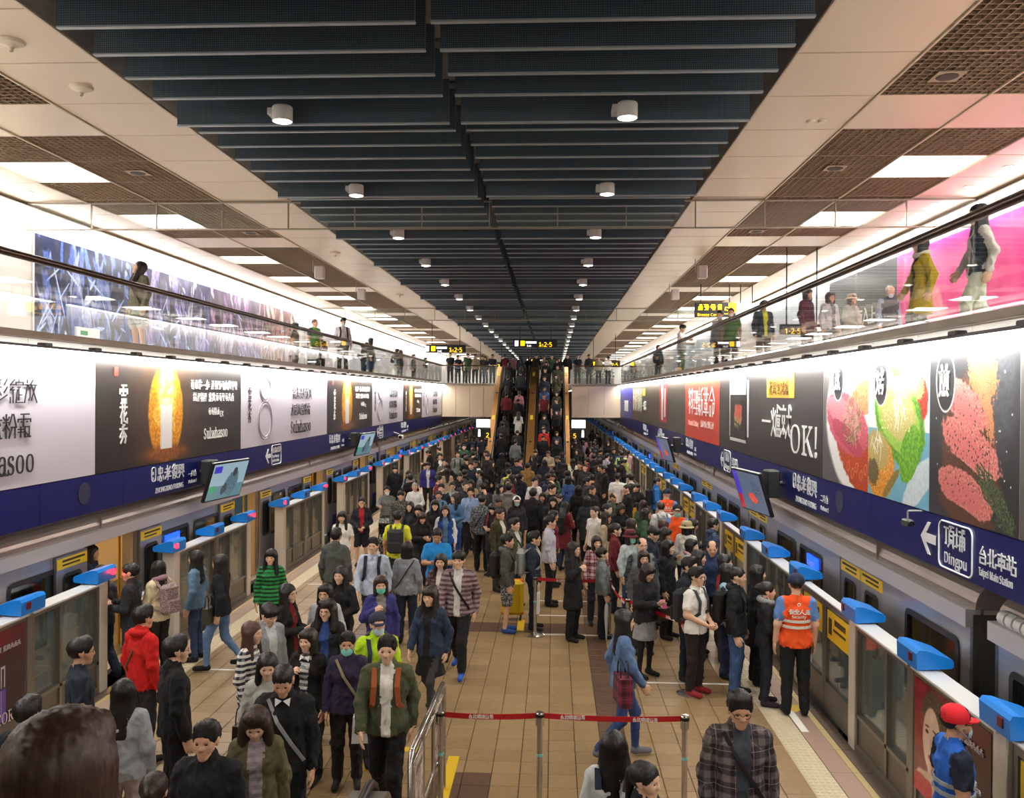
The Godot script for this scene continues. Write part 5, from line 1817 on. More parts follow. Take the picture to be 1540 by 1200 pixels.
# ---------------------------------------------------------------- fittings and loose things
func screen_tv(s: float, d: float, label: String) -> void:
	var t := thing("platform_screen", label, "screen", Vector3(bx(s, 3.22), 2.47, -d))
	var b := Basis(Vector3.UP, -s * 1.42) * Basis(Vector3.RIGHT, 0.30)
	var n := Node3D.new()
	var g := G.new()
	g.cbox(Vector3.ZERO, Vector3(1.22, 0.72, 0.06), 0.01, b)
	obj("case", g, mat(rgb(18, 18, 20), 0.4), t)
	var im := canvas(160, 96, rgb(150, 178, 190))
	if s < 0:
		im.fill_rect(Rect2i(0, 60, 160, 36), rgb(96, 132, 140))
		im.fill_rect(Rect2i(6, 6, 34, 18), rgb(70, 60, 190))
		im.fill_rect(Rect2i(4, 58, 26, 18), rgb(60, 160, 110))
		blob(im, 100, 56, 28, 34, 0.2, rgb(70, 100, 110), rgb(100, 130, 140), 0.05, 0.2)
		blob(im, 106, 26, 10, 12, 0, rgb(60, 56, 60), rgb(80, 72, 70), 0.05, 0.1)
		blob(im, 70, 70, 12, 16, 0.4, rgb(50, 60, 70), rgb(70, 80, 90), 0.05, 0.2)
	else:
		im.fill(rgb(96, 108, 130))
		im.fill_rect(Rect2i(0, 0, 30, 60), rgb(84, 66, 190))
		im.fill_rect(Rect2i(0, 60, 24, 36), rgb(190, 40, 60))
		blob(im, 90, 62, 22, 12, 0.3, rgb(220, 60, 50), rgb(240, 110, 80), 0.05, 0.2)
		blob(im, 120, 40, 26, 20, 0.3, rgb(70, 80, 100), rgb(110, 120, 140), 0.05, 0.3)
	var key := "tv%f" % s
	if not mats.has(key):
		var m := StandardMaterial3D.new()
		m.albedo_color = Color(0.05, 0.05, 0.05)
		m.emission_enabled = true
		m.emission = Color.BLACK
		m.emission_texture = tex(im)
		m.emission_energy_multiplier = 0.9
		m.roughness = 0.15
		mats[key] = m
	g = G.new()
	var c := b * Vector3(0, 0, 0.032)
	var ex := b * Vector3(0.58, 0, 0)
	var ey := b * Vector3(0, 0.33, 0)
	g.quad(c - ex + ey, c + ex + ey, c + ex - ey, c - ex - ey, [Vector2(0, 0), Vector2(1, 0), Vector2(1, 1), Vector2(0, 1)])
	obj("screen", g, mats[key], t)
	g = G.new()
	g.cbox(Vector3(s * 0.34, 0.12, -0.10), Vector3(0.20, 0.44, 0.34), 0.02)
	obj("mount_box", g, mat(rgb(24, 24, 26), 0.6), t)
	g = G.new()
	g.cyl(Vector3(s * 0.03, 0.05, -0.1), Vector3(s * 0.535, 0.12, -0.12), 0.04, 8)
	g.cyl(b * Vector3(-0.3, -0.3, -0.05), b * Vector3(0.3, -0.3, -0.05), 0.012, 6)
	obj("arm", g, mat(rgb(30, 30, 32), 0.5, 0.4), t)
	area_light("screen_light", t.position + b * Vector3(0, 0, 0.05), b * Vector3(0, 0, 1), b * Vector3(1, 0, 0), 0.9, 0.5, 0.06, Color(0.8, 0.9, 1.0))
	n.free()

func stanchion(x: float, d: float, label: String) -> Node3D:
	var chrome := mat(rgb(196, 192, 186), 0.18, 0.9)
	var t := thing("stanchion", label, "stanchion", Vector3(x, 0.002, -d), 0, "belt stanchions")
	var g := G.new()
	g.lathe(Vector3.ZERO, [[0.17, 0.0], [0.17, 0.015], [0.13, 0.03], [0.04, 0.045], [0.03, 0.06]], 24)
	obj("base", g, chrome, t)
	g = G.new()
	g.cyl(Vector3(0, 0.04, 0), Vector3(0, 0.92, 0), 0.028, 16)
	obj("pole", g, chrome, t)
	g = G.new()
	g.lathe(Vector3.ZERO, [[0.028, 0.84], [0.042, 0.85], [0.042, 0.965], [0.036, 0.975], [0.0, 0.978]], 18)
	obj("belt_head", g, chrome, t)
	g = G.new()
	g.lathe(Vector3.ZERO, [[0.0285, 0.55], [0.0305, 0.553], [0.0305, 0.575], [0.0285, 0.578]], 14)
	obj("clip_ring", g, mat(rgb(120, 190, 190), 0.4), t)
	g = G.new()
	g.lathe(Vector3.ZERO, [[0.044, 0.93], [0.044, 0.955]], 18)
	obj("black_cap_ring", g, mat(rgb(20, 20, 20), 0.5), t)
	return t

func belt(a: Vector3, b: Vector3, label: String, sag := 0.02) -> void:
	var red := mat(rgb(176, 12, 24), 0.55)
	var t := thing("barrier_belt", label, "barrier belt", (a + b) * 0.5, 0, "red barrier belts")
	var o := (a + b) * 0.5
	var g := G.new()
	var nseg := 10
	var dir := (b - a).normalized()
	var nrm := Vector3(-dir.z, 0, dir.x).normalized()
	if nrm.z < 0:
		nrm = -nrm
	for k in nseg:
		var u0 := float(k) / nseg
		var u1 := float(k + 1) / nseg
		var p := a.lerp(b, u0) - o - Vector3(0, sag * 4 * u0 * (1 - u0), 0)
		var q := a.lerp(b, u1) - o - Vector3(0, sag * 4 * u1 * (1 - u1), 0)
		var mid := (p + q) * 0.5
		var dv := (q - p).normalized()
		g.box(mid, Vector3(p.distance_to(q) + 0.002, 0.052, 0.004), Basis(dv, nrm.cross(dv).normalized(), nrm))
	obj("ribbon", g, red, t)
	var white := mat(rgb(236, 226, 222), 0.6)
	var L := a.distance_to(b)
	var flat := Vector3(dir.x, 0, dir.z).normalized()
	var count := maxi(1, int(L / 0.62))
	for k in count:
		var u := (k + 0.28) / count
		var at := a.lerp(b, u) - o - Vector3(0, sag * 4 * u * (1 - u), 0) + nrm * 0.003 + Vector3(0, 0.018, 0)
		if dir.x < 0:
			continue
		put_cjk(t, "台北捷運公司", at, Basis(dir, nrm.cross(dir).normalized(), nrm), 0.036, 0.0055, white)

func build_fittings() -> void:
	# central downlights
	var cans := mat(rgb(210, 208, 204), 0.4)
	for k in range(-1, 20):
		var d := 10.86 + 4.116 * k
		for q in [[-3.5, "left"], [0.9, "right"]]:
			var t := thing("downlight", "white can downlight under the %s dark baffles" % q[1], "downlight", Vector3(q[0], 7.50, -d), 0, "%s row of can downlights" % q[1])
			var g := G.new()
			g.lathe(Vector3.ZERO, [[0.0, 0.19], [0.12, 0.19], [0.13, 0.175], [0.13, 0.0], [0.12, 0.0]], 20)
			obj("can", g, cans, t)
			g = G.new()
			g.cbox(Vector3(-0.12, 0.13, -0.10), Vector3(0.14, 0.09, 0.26), 0.006)
			obj("bracket", g, cans, t)
			g = G.new()
			g.lathe(Vector3.ZERO, [[0.0, -0.03], [0.12, 0.0]], 12)
			obj("lens_light", g, glow(Color(1, 0.97, 0.92), 10.0), t)
			if d < 60:
				var sp := SpotLight3D.new()
				sp.name = numbered("downlight_beam")
				sp.position = Vector3(q[0], 7.46, -d)
				sp.rotation = Vector3(-PI / 2, 0, 0)
				sp.light_color = Color(1.0, 0.95, 0.86)
				sp.light_energy = SPOT_E
				sp.light_size = 0.07
				sp.spot_angle = 52.0
				sp.spot_angle_attenuation = 0.9
				sp.spot_range = 40.0
				sp.spot_attenuation = 2.0
				sp.shadow_enabled = true
				add_child(sp)
	# glass smoke curtains across the ceiling
	for d in [17.0, 38.2]:
		var t := thing("smoke_curtain", "glass smoke curtain in a thin metal frame hanging %s across the ceiling" % ("nearer" if d < 20 else "further off"), "smoke curtain", Vector3(AX, 7.31, -d))
		var fm := mat(rgb(150, 138, 122), 0.4, 0.4)
		var g := G.new()
		g.cbox(Vector3(0, 0.0, 0), Vector3(18.9, 0.03, 0.05), 0.006)
		g.cbox(Vector3(0, 0.535, 0), Vector3(18.9, 0.035, 0.06), 0.006)
		obj("frame", g, fm, t)
		for k in 15:
			var x := -9.45 + 18.9 * k / 14.0
			g = G.new()
			g.box(Vector3(x, 0.27, 0), Vector3(0.022, 0.54, 0.04))
			obj("mullion", g, fm, t)
			if k < 14:
				g = G.new()
				g.box(Vector3(x + 18.9 / 28.0, 0.27, 0), Vector3(1.31, 0.50, 0.008))
				obj("pane", g, glass(Color(0.75, 0.82, 0.80), 0.07), t)
	# sprinkler roses, detectors, speakers on the ceiling
	var ivory := mat(rgb(226, 216, 196), 0.5)
	for q in [[-5.99, 9.18], [-5.99, 10.58], [-5.99, 23.2], [-5.99, 33.0]]:
		var t := thing("sprinkler", "round ivory sprinkler rose on the left solid ceiling strip", "sprinkler", Vector3(q[0], CEIL, -q[1]), 0, "sprinkler roses")
		var g := G.new()
		g.lathe(Vector3.ZERO, [[0.02, -0.11], [0.03, -0.07], [0.07, -0.05], [0.13, -0.03], [0.15, 0.0]], 20)
		obj("rose", g, ivory, t)
	for q in [[3.56, 12.2], [3.72, 12.2]]:
		var t := thing("smoke_detector", "small pale detector disc on the right solid ceiling strip", "detector", Vector3(q[0], CEIL, -q[1]), 0, "ceiling detectors")
		var g := G.new()
		g.lathe(Vector3.ZERO, [[0.0, -0.035], [0.05, -0.03], [0.065, 0.0]], 16)
		obj("disc", g, ivory, t)
	for q in [[4.68, 10.53], [4.7, 14.7], [-7.3, 14.7], [4.7, 20.3], [-7.3, 20.3]]:
		var t := thing("ceiling_speaker", "dark speaker disc in a square plate set in a grille panel", "speaker", Vector3(q[0], CEIL - 0.004, -q[1]), 0, "ceiling speakers")
		var g := G.new()
		g.cbox(Vector3(0, -0.008, 0), Vector3(0.34, 0.016, 0.34), 0.004)
		obj("plate", g, mat(rgb(150, 132, 108), 0.5), t)
		g = G.new()
		g.lathe(Vector3.ZERO, [[0.0, -0.024], [0.12, -0.022], [0.13, -0.016]], 18)
		obj("cone", g, mat(rgb(60, 52, 44), 0.7), t)
	for q in [[-6.75, 24.4, "left"], [-6.75, 29.8, "left"], [4.15, 24.4, "right"], [4.15, 29.8, "right"]]:
		var t := thing("loudspeaker", "pale box loudspeaker hanging from the %s ceiling" % q[2], "speaker", Vector3(q[0], 7.49, -q[1]), 0, "hanging box loudspeakers")
		var g := G.new()
		g.cbox(Vector3.ZERO, Vector3(0.26, 0.36, 0.24), 0.02)
		obj("case", g, mat(rgb(206, 196, 190), 0.5), t)
		g = G.new()
		g.tube(PackedVector3Array([Vector3(-0.16, 0.0, 0), Vector3(-0.2, 0.05, 0), Vector3(-0.2, 0.36, 0)]), 0.014, 6)
		obj("bracket", g, mat(rgb(180, 172, 164), 0.5), t)
	for s: float in [-1.0, 1.0]:
		for k in 22:
			var d := 10.5 + 1.4 * k
			if k % 2 == 1 and k > 12:
				continue
			var t := thing("downlight", "small round recessed downlight in the %s outer ceiling panels" % ("right" if s > 0 else "left"), "downlight", Vector3(bx(s, 7.55), CEIL + 0.001, -d), 0, "outer downlights")
			var g := G.new()
			g.lathe(Vector3.ZERO, [[0.0, -0.006], [0.07, -0.008]], 9)
			obj("lens_light", g, glow(Color(1, 0.97, 0.92), 3.0), t)
			g = G.new()
			g.lathe(Vector3.ZERO, [[0.07, -0.009], [0.09, -0.009], [0.095, 0.0]], 14)
			obj("rim", g, ivory, t)
	# screens over the platform edge
	screen_tv(-1, 15.0, "tilted information screen hanging near the open train doors, left side")
	screen_tv(-1, 26.2, "tilted information screen further along the left blue band")
	screen_tv(1, 14.1, "tilted information screen above the queue, right side")
	screen_tv(1, 24.9, "tilted information screen further along the right blue band")
	# security cameras
	var cam1 := thing("security_camera", "small black security camera hanging on the right blue sign band", "camera", Vector3(3.60, 2.74, -8.9))
	var g1 := G.new()
	g1.cbox(Vector3.ZERO, Vector3(0.08, 0.07, 0.14), 0.012)
	obj("body", g1, mat(rgb(64, 66, 64), 0.5), cam1)
	g1 = G.new()
	g1.lathe(Vector3(0, 0, 0.07), [[0.03, 0.0], [0.03, 0.03], [0.0, 0.035]], 12, Vector3(0, 0, 1))
	obj("lens", g1, mat(rgb(12, 12, 14), 0.2), cam1)
	g1 = G.new()
	g1.cyl(Vector3(0, 0.03, 0), Vector3(0, 0.12, 0), 0.01, 6)
	g1.cyl(Vector3(0, 0.12, 0), Vector3(0.14, 0.12, 0), 0.012, 6)
	obj("arm", g1, mat(rgb(150, 150, 150), 0.4, 0.5), cam1)
	var cam2 := thing("security_camera", "white security camera over the left train roof", "camera", Vector3(-6.05, 2.30, -33.8))
	g1 = G.new()
	g1.cbox(Vector3.ZERO, Vector3(0.16, 0.16, 0.34), 0.02)
	obj("body", g1, mat(rgb(226, 226, 224), 0.4), cam2)
	g1 = G.new()
	g1.lathe(Vector3(0, 0, 0.17), [[0.07, 0.0], [0.07, 0.04], [0.0, 0.05]], 12, Vector3(0, 0, 1))
	obj("lens", g1, mat(rgb(20, 20, 22), 0.2), cam2)
	g1 = G.new()
	g1.cyl(Vector3(0, 0.08, 0), Vector3(-0.31, 0.2, 0), 0.02, 6)
	obj("arm", g1, mat(rgb(150, 150, 150), 0.4, 0.5), cam2)
	# belt barriers
	var p := [[-1.066, 8.18, "next to the steel railing"], [-0.115, 8.21, "in the middle of the near red belt"], [1.263, 8.215, "at the free end of the near red belt"], [-0.29, 14.3, "behind the boy with the white bag"], [0.943, 14.26, "beside the boy with the umbrella"], [1.13, 12.87, "behind the woman in the grey skirt"], [1.842, 11.63, "in front of the white-shirted student"]]
	for q in p:
		stanchion(q[0], q[1], "chrome belt stanchion " + q[2])
	var yb := 0.945
	belt(Vector3(p[0][0], yb, -p[0][1]), Vector3(p[1][0], yb, -p[1][1]), "red lettered belt between the railing and the middle stanchion")
	belt(Vector3(p[1][0], yb, -p[1][1]), Vector3(p[2][0], yb, -p[2][1]), "red lettered belt across the empty near floor")
	belt(Vector3(p[3][0], yb, -p[3][1]), Vector3(p[4][0], yb, -p[4][1]), "red lettered belt across the head of the far queue")
	belt(Vector3(p[4][0], yb, -p[4][1]), Vector3(p[5][0], yb, -p[5][1]), "short sagging red belt by the boy with the umbrella", 0.10)
	belt(Vector3(p[5][0], yb, -p[5][1]), Vector3(p[6][0], yb, -p[6][1]), "red lettered belt along the right-hand queue")
	# steel railing with notice boards by the stairs
	var chrome := mat(rgb(190, 186, 180), 0.16, 0.9)
	var t := thing("railing", "polished steel railing with printed notice panels by the near belt", "railing", Vector3(-1.12, 0, 0))
	var g := G.new()
	g.tube(PackedVector3Array([Vector3(-0.02, 0.02, -6.88), Vector3(-0.02, 1.04, -6.88), Vector3(-0.02, 1.10, -6.96), Vector3(0.02, 1.10, -8.58), Vector3(0.02, 1.03, -8.66), Vector3(0.02, 0.02, -8.66)]), 0.026, 10)
	obj("loop", g, chrome, t)
	g = G.new()
	g.tube(PackedVector3Array([Vector3(-0.02, 0.45, -6.9), Vector3(0.02, 0.45, -8.64)]), 0.018, 8)
	g.tube(PackedVector3Array([Vector3(-0.02, 0.98, -6.9), Vector3(0.02, 0.98, -8.64)]), 0.016, 8)
	obj("cross_bar", g, chrome, t)
	for q in [7.42, 8.05]:
		g = G.new()
		g.cyl(Vector3(0, 0.02, -q), Vector3(0, 1.09, -q), 0.018, 8)
		obj("upright", g, chrome, t)
	var notice := canvas(80, 110, rgb(206, 192, 176))
	for k in 40:
		blob(notice, rng.randf() * 80, rng.randf() * 110, rng.randf_range(3, 12), rng.randf_range(2, 7), rng.randf() * 3, rgb(96, 84, 80), rgb(190, 130, 110), 0.06, 0.3)
	notice.fill_rect(Rect2i(6, 6, 68, 12), rgb(70, 70, 90))
	for q in [[6.95, 7.38], [8.1, 8.6]]:
		g = G.new()
		g.box(Vector3(0.0, 0.715, -(q[0] + q[1]) * 0.5), Vector3(0.012, 0.50, q[1] - q[0]))
		g.quad(Vector3(0.008, 0.95, -q[0] - 0.01), Vector3(0.008, 0.95, -q[1] + 0.01), Vector3(0.008, 0.48, -q[1] + 0.01), Vector3(0.008, 0.48, -q[0] - 0.01), [Vector2(0, 0), Vector2(1, 0), Vector2(1, 1), Vector2(0, 1)])
		obj("notice_panel", g, printed(notice, 0.4), t)
	# foot of the escalator that rises beside the stairs
	t = thing("escalator_newel", "grey metal escalator end with rounded black handrail beside the railing", "escalator", Vector3(-1.42, 0, 0))
	g = G.new()
	var poly := PackedVector2Array([Vector2(6.85, 0)])
	for k in 7:
		var a := PI / 2 * k / 6.0
		poly.append(Vector2(6.55 + 0.30 * cos(a), 0.62 + 0.30 * sin(a)))
	poly.append(Vector2(5.4, 0.94))
	poly.append(Vector2(-1.0, 4.6))
	poly.append(Vector2(-1.0, 3.4))
	poly.append(Vector2(4.6, 0))
	g.prism(poly, Vector3(-0.14, 0, 0), Vector3(0, 0, -1), Vector3(0, 1, 0), Vector3(0.28, 0, 0))
	obj("skirt", g, grain("newel", rgb(128, 122, 116), rgb(146, 140, 132), 0.35, 0.6, 0.02, Vector3(0.6, 0.6, 0.6), 75), t)
	g = G.new()
	var path := PackedVector3Array()
	for k in 9:
		var a := -PI / 2 + PI * k / 8.0
		path.append(Vector3(0, 0.66 + 0.30 * sin(a), -(6.58 + 0.32 * cos(a))))
	path.append(Vector3(0, 0.985, -5.4))
	path.append(Vector3(0, 4.65, 1.0))
	g.tube(path, 0.035, 10)
	obj("handrail", g, mat(rgb(26, 26, 28), 0.4), t)
	# planter seen through the far glass
	t = thing("planter", "long planter of green foliage behind the far right balustrade", "planter", Vector3(2.4, 4.63, -52.0))
	g = G.new()
	g.cbox(Vector3(0, 0.2, 0), Vector3(2.4, 0.4, 0.5), 0.02)
	obj("box", g, mat(rgb(150, 146, 140), 0.6), t)
	g = G.new()
	for k in 240:
		var c := Vector3(rng.randf_range(-1.2, 1.2), 0.42 + rng.randf() * 0.5, rng.randf_range(-0.25, 0.25))
		var ax := Vector3(rng.randf_range(-1, 1), rng.randf_range(-0.3, 1), rng.randf_range(-1, 1)).normalized()
		var bb := Basis(ax, rng.randf() * TAU)
		g.quad(c + bb * Vector3(-0.03, 0, 0), c + bb * Vector3(0, 0.09, 0.01), c + bb * Vector3(0.03, 0, 0), c + bb * Vector3(0, -0.09, 0.01))
	var fo := obj("foliage", g, mat(rgb(52, 110, 52), 0.6), t)
	fo.set_meta("kind", "stuff")

# ---------------------------------------------------------------- figures
# A body is meshed as one smooth surface from tapered bones (surface nets), then cut by what covers it.
# bone: [a, b, radius a, radius b, label, scale x, scale z, cut below y, carve]
const SKIN := 0
const TOP := 1
const BOTTOM := 2
const SHOE := 3
const INNER := 4
const SLEEVE := 5
const LEG := 6
static func net(bones: Array, cell: float, k: float) -> Dictionary:
	var lo := Vector3(9, 9, 9)
	var hi := Vector3(-9, -9, -9)
	for b in bones:
		if b[8]:
			continue
		var r: float = maxf(b[2], b[3])
		var rv := Vector3(r * b[5], r, r * b[6])
		lo = lo.min((b[0] as Vector3).min(b[1]) - rv)
		hi = hi.max((b[0] as Vector3).max(b[1]) + rv)
	lo -= Vector3.ONE * cell * 2.0
	hi += Vector3.ONE * cell * 2.0
	var nx := int((hi.x - lo.x) / cell) + 2
	var ny := int((hi.y - lo.y) / cell) + 2
	var nz := int((hi.z - lo.z) / cell) + 2
	var nxy := nx * ny
	var f := PackedFloat32Array()
	f.resize(nxy * nz)
	f.fill(1.0)
	var best := PackedFloat32Array()
	best.resize(nxy * nz)
	best.fill(9.0)
	var lab := PackedByteArray()
	lab.resize(nxy * nz)
	for b in bones:
		var a: Vector3 = b[0]
		var e: Vector3 = b[1]
		var ra: float = b[2]
		var rb: float = b[3]
		var label: int = b[4]
		var fx: float = b[5]
		var fz: float = b[6]
		var cut: float = b[7]
		var carve: bool = b[8]
		var grow := maxf(ra, rb) + k + cell
		var i0 := maxi(0, int((minf(a.x, e.x) - grow * fx - lo.x) / cell))
		var i1 := mini(nx - 1, int((maxf(a.x, e.x) + grow * fx - lo.x) / cell) + 1)
		var j0 := maxi(0, int((minf(a.y, e.y) - grow - lo.y) / cell))
		var j1 := mini(ny - 1, int((maxf(a.y, e.y) + grow - lo.y) / cell) + 1)
		var k0 := maxi(0, int((minf(a.z, e.z) - grow * fz - lo.z) / cell))
		var k1 := mini(nz - 1, int((maxf(a.z, e.z) + grow * fz - lo.z) / cell) + 1)
		var ix := 1.0 / fx
		var iz := 1.0 / fz
		var ab := Vector3((e.x - a.x) * ix, e.y - a.y, (e.z - a.z) * iz)
		var il := 1.0 / maxf(ab.length_squared(), 1e-8)
		var dr := rb - ra
		var sc := minf(1.0, minf(fx, fz))
		for kk in range(k0, k1 + 1):
			var pz := (lo.z + kk * cell - a.z) * iz
			for jj in range(j0, j1 + 1):
				var wy := lo.y + jj * cell
				var py := wy - a.y
				var base := kk * nxy + jj * nx
				var part := py * ab.y + pz * ab.z
				for ii in range(i0, i1 + 1):
					var px := (lo.x + ii * cell - a.x) * ix
					var t := clampf((px * ab.x + part) * il, 0.0, 1.0)
					var qx := px - ab.x * t
					var qy := py - ab.y * t
					var qz := pz - ab.z * t
					var d := (sqrt(qx * qx + qy * qy + qz * qz) - ra - dr * t) * sc
					var id := base + ii
					if carve:
						if -d > f[id]:
							f[id] = -d
						continue
					if cut - wy > d:
						d = cut - wy
					var old := f[id]
					var df := absf(old - d)
					if df < k:
						var h := (k - df) / k
						f[id] = minf(old, d) - h * h * k * 0.25
					elif d < old:
						f[id] = d
					if d < best[id]:
						best[id] = d
						lab[id] = label
	var cellv := PackedInt32Array()
	cellv.resize(nxy * nz)
	cellv.fill(-1)
	var V := PackedVector3Array()
	var N := PackedVector3Array()
	var Lb := PackedByteArray()
	var Q := PackedInt32Array()
	var off := [0, 1, nx, nx + 1, nxy, nxy + 1, nxy + nx, nxy + nx + 1]
	var pairs := [0, 1, 2, 3, 4, 5, 6, 7, 0, 2, 1, 3, 4, 6, 5, 7, 0, 4, 1, 5, 2, 6, 3, 7]
	var steps := [1, nx, nxy]
	var c8 := PackedFloat32Array()
	c8.resize(8)
	for kk in range(1, nz - 1):
		for jj in range(1, ny - 1):
			var base := kk * nxy + jj * nx
			for ii in range(1, nx - 1):
				var id := base + ii
				var s0 := f[id] < 0.0
				for ax in 3:
					if s0 == (f[id + steps[ax]] < 0.0):
						continue
					var u: int = steps[(ax + 1) % 3]
					var w: int = steps[(ax + 2) % 3]
					var cells := [id - u - w, id - w, id, id - u]
					for m in 4:
						var cid: int = cells[m]
						if cellv[cid] < 0:
							for o in 8:
								c8[o] = f[cid + off[o]]
							var sum := Vector3.ZERO
							var cnt := 0
							for p in range(0, 24, 2):
								var a0: int = pairs[p]
								var a1: int = pairs[p + 1]
								var fa := c8[a0]
								var fb := c8[a1]
								if (fa < 0.0) == (fb < 0.0):
									continue
								var t := fa / (fa - fb)
								var pa := Vector3(a0 & 1, (a0 >> 1) & 1, a0 >> 2)
								var pb := Vector3(a1 & 1, (a1 >> 1) & 1, a1 >> 2)
								sum += pa + (pb - pa) * t
								cnt += 1
							var cz := cid / nxy
							var cy := (cid - cz * nxy) / nx
							var cx := cid - cz * nxy - cy * nx
							cellv[cid] = V.size()
							V.append(lo + (Vector3(cx, cy, cz) + sum / cnt) * cell)
							N.append(Vector3(c8[1] + c8[3] + c8[5] + c8[7] - c8[0] - c8[2] - c8[4] - c8[6], c8[2] + c8[3] + c8[6] + c8[7] - c8[0] - c8[1] - c8[4] - c8[5], c8[4] + c8[5] + c8[6] + c8[7] - c8[0] - c8[1] - c8[2] - c8[3]).normalized())
							var bo := 0
							for o in 8:
								if absf(c8[o]) < absf(c8[bo]):
									bo = o
							Lb.append(lab[cid + off[bo]])
					if s0:
						Q.append_array([cellv[cells[0]], cellv[cells[3]], cellv[cells[2]], cellv[cells[1]]])
					else:
						Q.append_array([cellv[cells[0]], cellv[cells[1]], cellv[cells[2]], cellv[cells[3]]])
	return {"v": V, "n": N, "l": Lb, "q": Q}

static func bone(a: Vector3, b: Vector3, ra: float, rb: float, label := 0, fx := 1.0, fz := 1.0, cut := -9.0, carve := false) -> Array:
	return [a, b, ra, rb, label, fx, fz, cut, carve]

static func limbs(pose: String) -> Dictionary:
	var p := {"eL": Vector3(0.225, 1.10, -0.03), "wL": Vector3(0.235, 0.87, 0.04), "eR": Vector3(-0.225, 1.10, -0.03), "wR": Vector3(-0.235, 0.87, 0.04), "kL": Vector3(0.10, 0.49, 0.015), "aL": Vector3(0.105, 0.09, -0.02), "kR": Vector3(-0.10, 0.49, 0.015), "aR": Vector3(-0.105, 0.09, -0.02), "tL": 0.12, "tR": -0.12}
	match pose:
		"phone":
			p.merge({"eL": Vector3(0.225, 1.10, 0.03), "wL": Vector3(0.10, 1.10, 0.24), "eR": Vector3(-0.225, 1.10, 0.03), "wR": Vector3(-0.07, 1.13, 0.25)}, true)
		"clasp":
			p.merge({"eL": Vector3(0.24, 1.10, 0.0), "wL": Vector3(0.07, 0.98, 0.19), "eR": Vector3(-0.24, 1.10, 0.0), "wR": Vector3(-0.07, 0.97, 0.20)}, true)
		"strap":
			p.merge({"eR": Vector3(-0.25, 1.12, 0.05), "wR": Vector3(-0.11, 1.24, 0.17)}, true)
		"carry":
			p.merge({"eL": Vector3(0.24, 1.09, -0.05), "wL": Vector3(0.20, 1.03, 0.18)}, true)
		"walk":
			p.merge({"eL": Vector3(0.225, 1.11, -0.10), "wL": Vector3(0.22, 0.89, -0.05), "eR": Vector3(-0.225, 1.11, 0.05), "wR": Vector3(-0.21, 0.92, 0.17), "kL": Vector3(0.085, 0.51, 0.16), "aL": Vector3(0.085, 0.10, 0.17), "kR": Vector3(-0.085, 0.48, -0.03), "aR": Vector3(-0.085, 0.15, -0.30)}, true)
		"reach":
			p.merge({"eR": Vector3(-0.26, 1.17, 0.10), "wR": Vector3(-0.22, 1.18, 0.33), "eL": Vector3(0.235, 1.10, 0.02), "wL": Vector3(0.22, 1.06, 0.24)}, true)
	return p

